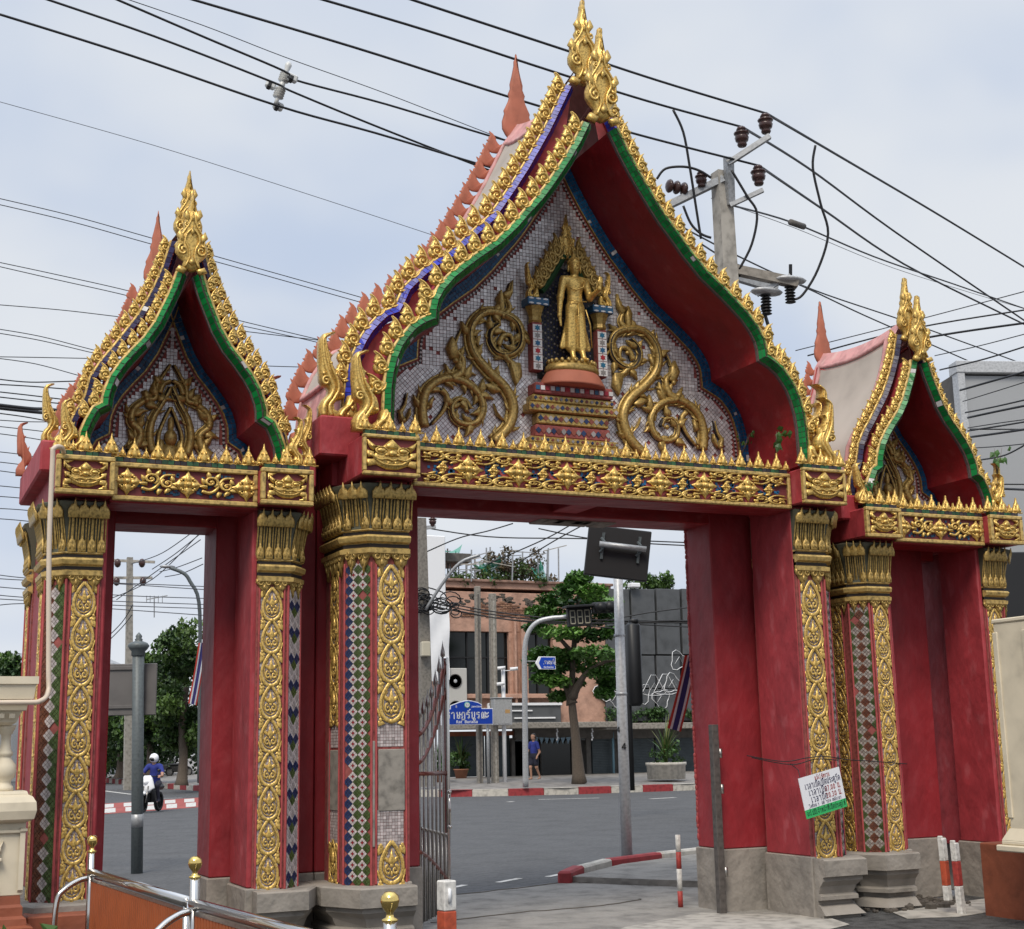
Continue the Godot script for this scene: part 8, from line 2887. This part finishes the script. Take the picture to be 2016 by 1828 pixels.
func build_poles():
	var D := 20.0
	var b := at(1440, 560, D)
	var g := thing("utility_pole", "concrete utility pole with steel crossarms and brown insulators behind the central gate", "utility pole", Vector3(b.x, 0, b.z))
	var o := g.position
	var A := func(u: float, v: float, dz := 0.0) -> Vector3: return at(u, v, D + dz) - o
	var st := S()
	var top: Vector3 = A.call(1419, 340)
	loft(st, [[Vector3(-0.17, 0, 0.14), Vector3(0.17, 0, 0.14), Vector3(0.17, 0, -0.14), Vector3(-0.17, 0, -0.14)], [Vector3(top.x - 0.11, top.y, top.z + 0.1), Vector3(top.x + 0.11, top.y, top.z + 0.1), Vector3(top.x + 0.11, top.y, top.z - 0.1), Vector3(top.x - 0.11, top.y, top.z - 0.1)]])
	obj("shaft", st, M.concretelight, g)
	for q in [[1310, 407, 1424, 352, 0.10, -0.1], [1432, 322, 1515, 268, 0.075, -0.2], [1437, 404, 1502, 374, 0.06, -0.2], [1434, 310, 1437, 404, 0.11, -0.15], [1442, 530, 1570, 558, 0.13, -0.2], [1446, 545, 1530, 570, 0.1, 0.2], [1490, 580, 1556, 543, 0.06, -0.2]]:
		st = S()
		bar(st, A.call(q[0], q[1], q[5]), A.call(q[2], q[3], q[5]), q[4])
		obj("crossarm", st, M.galv if q[4] < 0.12 else M.concrete, g)
	for q in [[1508, 262, 0.3], [1461, 288, 0.3], [1494, 364, 0.3], [1381, 368, 0.24]]:
		insulator("insulator", g, A.call(q[0], q[1], -0.15), q[2], M.porcelain)
	for k in 3:
		st = S()
		smooth(st, 1)
		ball(st, A.call(1318 + k * 14, 366 + k * 3, -0.1), Vector3(0.05, 0.1, 0.1), 10, 6)
		obj("strain_insulator", st, M.porcelain, g)
	for q in [[1555, 575, 0.32], [1508, 598, 0.32]]:
		st = S()
		smooth(st, 1)
		var c: Vector3 = A.call(q[0], q[1], -0.2)
		for k in 7:
			lathe(st, [[0.05, -0.16 + k * 0.045], [0.08, -0.15 + k * 0.045], [0.05, -0.13 + k * 0.045]], 10, Transform3D(Basis(), c))
		obj("ribbed_insulator", st, M.black, g)
		st = S()
		smooth(st, 1)
		ball(st, c + Vector3(0.02, 0.18, 0), Vector3(0.26, 0.05, 0.16), 12, 6, Transform3D())
		obj("cover_dish", st, M.galvlight, g)
	st = S()
	for q in [[1437, 500, 1456, 545], [1515, 575, 1500, 610], [1500, 600, 1512, 640], [1556, 520, 1556, 545]]:
		bar(st, A.call(q[0], q[1], -0.2), A.call(q[2], q[3], -0.2), 0.035)
	obj("brace", st, M.black, g)
	for q in [[[1325, 216, 1345, 260, 1358, 330, 1372, 420, 1380, 470]], [[1440, 335, 1470, 385, 1490, 420, 1480, 480, 1455, 530]], [[1605, 286, 1600, 330, 1615, 400, 1630, 460, 1610, 530, 1580, 580, 1560, 590]], [[1293, 352, 1310, 332, 1345, 328, 1375, 335, 1400, 350]], [[1345, 405, 1360, 440, 1380, 460, 1400, 468]]]:
		st = S()
		smooth(st, 1)
		var l := []
		for p in curve(v2s(q[0]), 5):
			l.append(A.call(p.x, p.y, -0.25))
		tube(st, l, 0.018, 6)
		obj("jumper_cable", st, M.wire, g)
	# spacer on the lines at upper left
	var sp := at(556, 165, 19)
	g = thing("line_spacer", "white ribbed insulator spacer clamped on the lines at upper left", "insulator", sp)
	var k2 := 19 / FOC
	st = S()
	smooth(st, 1)
	var ax := Vector3(-0.28, -1, 0).normalized()
	var pr := [[-50, 4], [-44, 7], [-38, 6], [-26, 4]]
	for k in 4:
		pr.append_array([[-24 + k * 5, 4], [-22.5 + k * 5, 11], [-21 + k * 5, 4]])
	pr.append_array([[0, 6], [8, 6]])
	for k in 4:
		pr.append_array([[12 + k * 5.5, 4], [13.5 + k * 5.5, 11], [15 + k * 5.5, 4]])
	pr.append_array([[36, 4], [46, 4]])
	var fx := Transform3D(Basis(ax.cross(Vector3(0, 0, 1)), ax, Vector3(0, 0, 1)), Vector3.ZERO)
	lathe(st, pr.map(func(p): return [p[1] * k2, p[0] * k2]), 12, fx)
	obj("ribbed_rod", st, M.porcwhite, g)
	for q in [[20, -11], [-23, 2], [-8, 44]]:
		st = S()
		var c: Vector3 = cam_r * q[0] * k2 - cam_u * q[1] * k2
		box(st, Vector3(-10, -8, -6) * k2, Vector3(10, 8, 6) * k2, 0.02, Transform3D(Basis(Vector3(0, 0, 1), -0.3), c))
		obj("clamp", st, M.porcwhite, g)
		st = S()
		box(st, Vector3(-6, -9, -7) * k2, Vector3(2, 3, 7) * k2, 0.01, Transform3D(Basis(Vector3(0, 0, 1), -0.3), c))
		obj("clamp_jaw", st, M.black, g)
	# far poles through the left gate and left of the pink building
	g = thing("utility_pole", "pale far utility pole with two crossarms seen through the left gate", "utility pole", at(253, 1540, 66))
	o = g.position
	A = func(u: float, v: float, dz := 0.0) -> Vector3: return at(u, v, 66.0 + dz) - o
	st = S()
	var tp: Vector3 = A.call(256, 1097)
	loft(st, [[Vector3(-0.2, -0.6, 0.2), Vector3(0.2, -0.6, 0.2), Vector3(0.2, -0.6, -0.2), Vector3(-0.2, -0.6, -0.2)], [tp + Vector3(-0.13, 0, 0.13), tp + Vector3(0.13, 0, 0.13), tp + Vector3(0.13, 0, -0.13), tp + Vector3(-0.13, 0, -0.13)]])
	obj("shaft", st, M.concretelight, g)
	for q in [[205, 1102, 305, 1106], [205, 1137, 300, 1137]]:
		st = S()
		bar(st, A.call(q[0], q[1]), A.call(q[2], q[3]), 0.12)
		obj("crossarm", st, M.concretelight, g)
	for q in [[232, 1108], [280, 1108], [230, 1144], [282, 1144]]:
		st = S()
		smooth(st, 1)
		ball(st, A.call(q[0], q[1], -0.3), Vector3(0.16, 0.22, 0.16), 8, 5)
		obj("insulator", st, M.porcelain, g)
	g = thing("street_lamp", "bent grey street lamp arm above the left street's trees", "street lamp", at(392, 1540, 52))
	o = g.position
	st = S()
	smooth(st, 1)
	var la := []
	for p in curve(v2s([392, 1540, 394, 1300, 392, 1185, 375, 1145, 362, 1128, 335, 1117]), 4):
		la.append(at(p.x, p.y, 52) - o)
	tube(st, la, 0.07, 8)
	obj("arm", st, M.greypaint, g)
	st = S()
	smooth(st, 1)
	ball(st, at(330, 1115, 52) - o, Vector3(0.3, 0.07, 0.14), 8, 5)
	obj("lamp_head", st, M.galv, g)
	g = thing("antenna", "thin rooftop television antenna beyond the left street", "antenna", at(304, 1215, 75))
	o = g.position
	st = S()
	bar(st, Vector3.ZERO, at(304, 1176, 75) - o, 0.05)
	bar(st, at(288, 1180, 75) - o, at(330, 1172, 75) - o, 0.05)
	for u in [289, 296, 304, 312, 320]:
		bar(st, at(u, 1172, 75) - o, at(u, 1186, 75) - o, 0.03)
	obj("mast", st, M.galv, g)
	g = thing("utility_pole", "weathered concrete utility pole with a transformer wire tangle left of the pink shophouse", "utility pole", at_y(842, 1548, 0.3))
	o = g.position
	var pd := (o - cam_c).dot(cam_f)
	st = S()
	tp = at(828, 1020, pd) - o
	loft(st, [[Vector3(-0.22, 0, 0.2), Vector3(0.22, 0, 0.2), Vector3(0.22, 0, -0.2), Vector3(-0.22, 0, -0.2)], [tp + Vector3(-0.16, 0, 0.15), tp + Vector3(0.16, 0, 0.15), tp + Vector3(0.16, 0, -0.15), tp + Vector3(-0.16, 0, -0.15)]])
	obj("shaft", st, M.concrete, g)
	st = S()
	bar(st, at(812, 1042, pd) - o, at(858, 1036, pd) - o, 0.12)
	obj("crossarm", st, M.galv, g)
	insulator("insulator", g, at(852, 1036, pd) - o, 0.4, M.porcelain)
	st = S()
	smooth(st, 1)
	var arm := []
	for p in curve(v2s([838, 1200, 870, 1150, 905, 1108, 945, 1092]), 4):
		arm.append(at(p.x, p.y, pd - 0.4) - o)
	tube(st, arm, 0.06, 8)
	obj("lamp_arm", st, M.galv, g)
	for k in 26:
		st = S()
		smooth(st, 1)
		var u := rng.randf_range(815, 900)
		var v := 1175 + (u - 830) * 0.18 + rng.randf_range(-8, 22)
		var c := at(u, v, pd - 0.3) - o
		var r := rng.randf_range(0.1, 0.42)
		var ring := []
		var tl := rng.randf_range(-0.6, 0.6)
		for i in 13:
			var an := TAU * i / 12.0
			ring.append(c + Vector3(cos(an) * r * 1.2, sin(an) * r * 0.75, cos(an) * r * tl))
		tube(st, ring, 0.022, 5)
		obj("cable_coil", st, M.wire, g)
	st = S()
	box(st, at(835, 1275, pd - 0.25) - o + Vector3(-0.12, -0.3, -0.1), at(835, 1275, pd - 0.25) - o + Vector3(0.2, 0.22, 0.15), 0.03)
	obj("meter_box", st, mat(Color(0.5, 0.46, 0.36), 0.5), g)

func line(label: String, pts: Array, d0: float, d1: float, r: float, m: Material = null, group := ""):
	# a cable through pixels-of-the-survey pts, from distance d0 to d1
	var st := S()
	smooth(st, 1)
	var q := []
	var c := curve(v2s(pts), 6)
	for i in c.size():
		q.append(at(c[i].x, c[i].y, lerpf(d0, d1, i / float(c.size() - 1))))
	tube(st, q, r, 5)
	var o := obj("power_line", st, m if m else M.wire)
	tag(o, label, "power line", group)
func build_wires():
	var G1 := "overhead power lines"
	line("thick line from top centre to the topmost insulator of the concrete pole", [770, -14, 1105, 96, 1300, 160, 1508, 223], 16.5, 20, 0.017, null, G1)
	line("thick line from the topmost insulator down to the right edge", [1508, 223, 1660, 312, 1840, 418, 2030, 534], 20, 34, 0.022, null, G1)
	line("thick line crossing the central spire to the second insulator", [590, -14, 840, 60, 1080, 138, 1275, 199, 1461, 250], 16.5, 20, 0.017, null, G1)
	line("line from the second insulator down to the right edge", [1461, 250, 1590, 330, 1760, 455, 2030, 640], 20, 36, 0.022, null, G1)
	line("thick line passing behind the rear spire to the lowest insulator", [335, -14, 700, 94, 1000, 190, 1245, 262, 1494, 326], 16.5, 20, 0.017, null, G1)
	line("line from the lowest insulator down to the right edge", [1494, 326, 1620, 412, 1780, 520, 2030, 645], 20, 36, 0.022, null, G1)
	line("thick line through the upper clamp of the white spacer", [200, -14, 400, 72, 560, 140, 580, 157, 760, 205, 960, 266, 1120, 310], 17, 21, 0.016, null, G1)
	line("thick line through the middle clamp of the white spacer", [55, -14, 300, 70, 533, 160, 575, 180, 740, 248, 940, 326, 1060, 370], 17, 21, 0.016, null, G1)
	line("lowest thick line through the white spacer from the left edge", [-14, 24, 260, 110, 546, 208, 740, 262, 940, 322, 1050, 352], 17, 21, 0.017, null, G1)
	line("thin line through the top of the white spacer", [220, -12, 400, 50, 560, 112, 760, 184, 960, 262, 1060, 298], 17, 21, 0.006, null, G1)
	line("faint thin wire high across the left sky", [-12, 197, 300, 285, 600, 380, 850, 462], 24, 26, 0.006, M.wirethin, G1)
	line("line with a splice right of the pole towards the right spire", [1440, 404, 1560, 438, 1720, 505, 1880, 560, 2030, 612], 20, 34, 0.016, null, G1)
	line("thin line right of the pole above the right spire", [1400, 390, 1560, 447, 1760, 528, 2030, 612], 21, 34, 0.006, null, G1)
	line("line from the gable slope past the pole top to the right spire", [1330, 440, 1455, 505, 1600, 570, 1790, 635, 2030, 722], 21, 34, 0.015, null, G1)
	line("line under the pole's lower arm to the right edge", [1380, 480, 1450, 520, 1560, 555, 1700, 620, 1860, 690, 2030, 765], 21, 34, 0.015, null, G1)
	var spl := S()
	smooth(spl, 1)
	tube(spl, [at(1556, 437, 21.6), at(1582, 446, 21.9)], 0.05, 8)
	tag(obj("line_splice", spl, M.greydark), "grey cylindrical splice on the line right of the pole", "splice")
	var rising := [[1566, 690, 1780, 636, 2030, 570], [1590, 700, 1800, 646, 2030, 608], [1640, 700, 1850, 660, 2030, 634], [1840, 700, 1930, 680, 2030, 654], [1850, 728, 1940, 706, 2030, 678], [1890, 768, 1960, 748, 2030, 728], [1895, 790, 1960, 770, 2030, 748], [1900, 812, 1960, 800, 2030, 784], [1905, 822, 1970, 808, 2030, 796], [1905, 842, 1970, 832, 2030, 824], [1905, 848, 1970, 838, 2030, 828], [1910, 860, 1970, 852, 2030, 843], [1910, 882, 1970, 878, 2030, 872], [1930, 905, 1980, 895, 2030, 868], [1925, 960, 1980, 962, 2030, 964]]
	var words := ["first", "second", "third", "fourth", "fifth", "sixth", "seventh", "eighth", "ninth", "tenth", "eleventh", "twelfth", "thirteenth", "fourteenth", "lowest"]
	for i in rising.size():
		line("%s line from the top of those rising to the right edge by the grey building" % words[i], rising[i], 22, 20, 0.008 + 0.005 * (i % 3), null, "lines rising to the right")
	var left := [[-12, 388, 140, 424, 290, 466, 480, 520, 700, 582, 760, 600], [-12, 400, 140, 436, 290, 478, 480, 530, 700, 592, 760, 608], [-12, 514, 110, 540, 260, 574, 420, 618, 610, 664, 680, 680], [-12, 522, 110, 550, 260, 584, 420, 628, 610, 670, 680, 690], [-12, 599, 120, 610, 240, 624, 380, 640, 615, 668, 680, 676], [-12, 646, 80, 662, 190, 690, 300, 715], [-12, 654, 80, 670, 190, 696, 300, 720], [-12, 702, 110, 704, 260, 708, 520, 720, 680, 724], [-12, 704, 70, 716, 160, 740, 240, 760], [-12, 745, 60, 752, 160, 750, 300, 752], [-12, 756, 60, 760, 160, 768, 260, 776], [-12, 770, 60, 778, 160, 790, 260, 800], [-12, 780, 60, 788, 160, 798, 260, 806], [-12, 812, 60, 822, 160, 842, 260, 860], [-12, 826, 60, 830, 160, 830, 260, 834], [-12, 838, 60, 846, 160, 858, 260, 870], [-12, 852, 60, 862, 160, 880, 260, 900], [-12, 888, 40, 894, 110, 906], [-12, 908, 40, 914, 110, 924], [-12, 925, 40, 932, 110, 944], [-12, 955, 40, 960, 110, 968], [-12, 976, 40, 980, 110, 988], [-12, 1000, 40, 1003, 110, 1010], [-12, 1020, 40, 1024, 110, 1032], [-12, 1130, 60, 1138, 250, 1150, 400, 1160, 420, 1162], [-12, 1138, 60, 1142, 250, 1148, 400, 1154, 420, 1156], [-12, 1154, 60, 1160, 250, 1172, 420, 1178], [-12, 1170, 60, 1176, 250, 1184, 420, 1190], [-12, 1178, 60, 1182, 250, 1192, 420, 1198], [-12, 1192, 60, 1188, 250, 1200, 420, 1212]]
	var left_words := []
	var count_near := {}
	for i in left.size():
		var y: int = left[i][1]
		var near := "above the left gate's eave"
		if y < 450:
			near = "beside the left gate's rear spire"
		elif y < 610:
			near = "halfway up the left gate's roof"
		elif y < 780:
			near = "low on the left gate's roof"
		elif y < 860:
			near = "beside the left gate's naga finial"
		elif y < 1030:
			near = "beside the left gate's beam end"
		else:
			near = "behind the column of the left gate"
		count_near[near] = count_near.get(near, -1) + 1
		left_words.append("%s line from the top among those %s" % [words[count_near[near]], near])
	for i in left.size():
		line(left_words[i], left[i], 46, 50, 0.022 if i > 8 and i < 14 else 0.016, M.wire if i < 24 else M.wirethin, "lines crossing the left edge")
	line("upper thick dark cable bundle beside the left gate's naga finial", [-12, 796, 60, 804, 100, 806, 200, 818], 45, 48, 0.06)
	line("lower thick dark cable bundle beside the left gate's naga finial", [-12, 802, 60, 810, 100, 814, 200, 826], 45.4, 48.4, 0.06)
	var thru := [[200, 1185, 300, 1140, 385, 1058, 420, 1020], [258, 1110, 320, 1088, 390, 1040, 420, 1025], [300, 1120, 345, 1090, 395, 1050], [230, 1180, 300, 1130, 395, 1062], [315, 1125, 350, 1116, 398, 1098], [325, 1135, 360, 1128, 400, 1110], [200, 1265, 240, 1225, 262, 1190], [200, 1275, 240, 1235, 260, 1210]]
	var thru_words := ["wire from the far left column edge climbing steeply through the left gate", "wire from the far pole's top rising to the gate's soffit", "short steep wire right of the far pole's top crossarm", "straight wire across the far pole's lower crossarm", "upper of two wires above the bent street lamp", "lower of two wires above the bent street lamp", "upper stay wire slanting from the far pole to the left column", "lower stay wire slanting from the far pole to the left column"]
	for i in thru.size():
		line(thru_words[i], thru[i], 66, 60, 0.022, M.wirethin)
	var mid := [[800, 1032, 960, 1056, 1150, 1060, 1360, 1068], [1060, 1040, 1150, 1058, 1250, 1068, 1360, 1074], [820, 1095, 900, 1060, 960, 1045, 1010, 1030], [1020, 1108, 1090, 1065, 1150, 1032], [960, 1110, 1070, 1062, 1120, 1035], [840, 1178, 950, 1200, 1080, 1216, 1240, 1222, 1400, 1228], [840, 1184, 950, 1206, 1080, 1222, 1240, 1228, 1400, 1236], [840, 1190, 950, 1212, 1080, 1227, 1240, 1226, 1400, 1224], [820, 1190, 900, 1202, 990, 1218, 1100, 1226, 1240, 1240], [1200, 1220, 1280, 1205, 1400, 1190], [1200, 1232, 1290, 1222, 1400, 1222], [820, 1150, 870, 1165, 880, 1180]]
	var mid_words := ["long wire level with the top of the roof garden, ending right of the black panel", "wire passing just behind the black display panel's top", "wire rising right from the leftmost pole past the green net", "wire rising steeply from the roof garden's middle to the red beam", "wire rising from the roof garden's net to the red beam left of the display", "upper of the sagging wires below the brick parapet", "middle of the sagging wires below the brick parapet", "lower sagging wire below the brick parapet that rises again at its right end", "short sagging wire from the cable coils to the tree", "wire climbing right across the dark grey shophouse", "level wire across the dark grey shophouse's panels", "short wire dropping from the leftmost pole to the white hoarding"]
	for i in mid.size():
		line(mid_words[i], mid[i], 50, 50, 0.024)
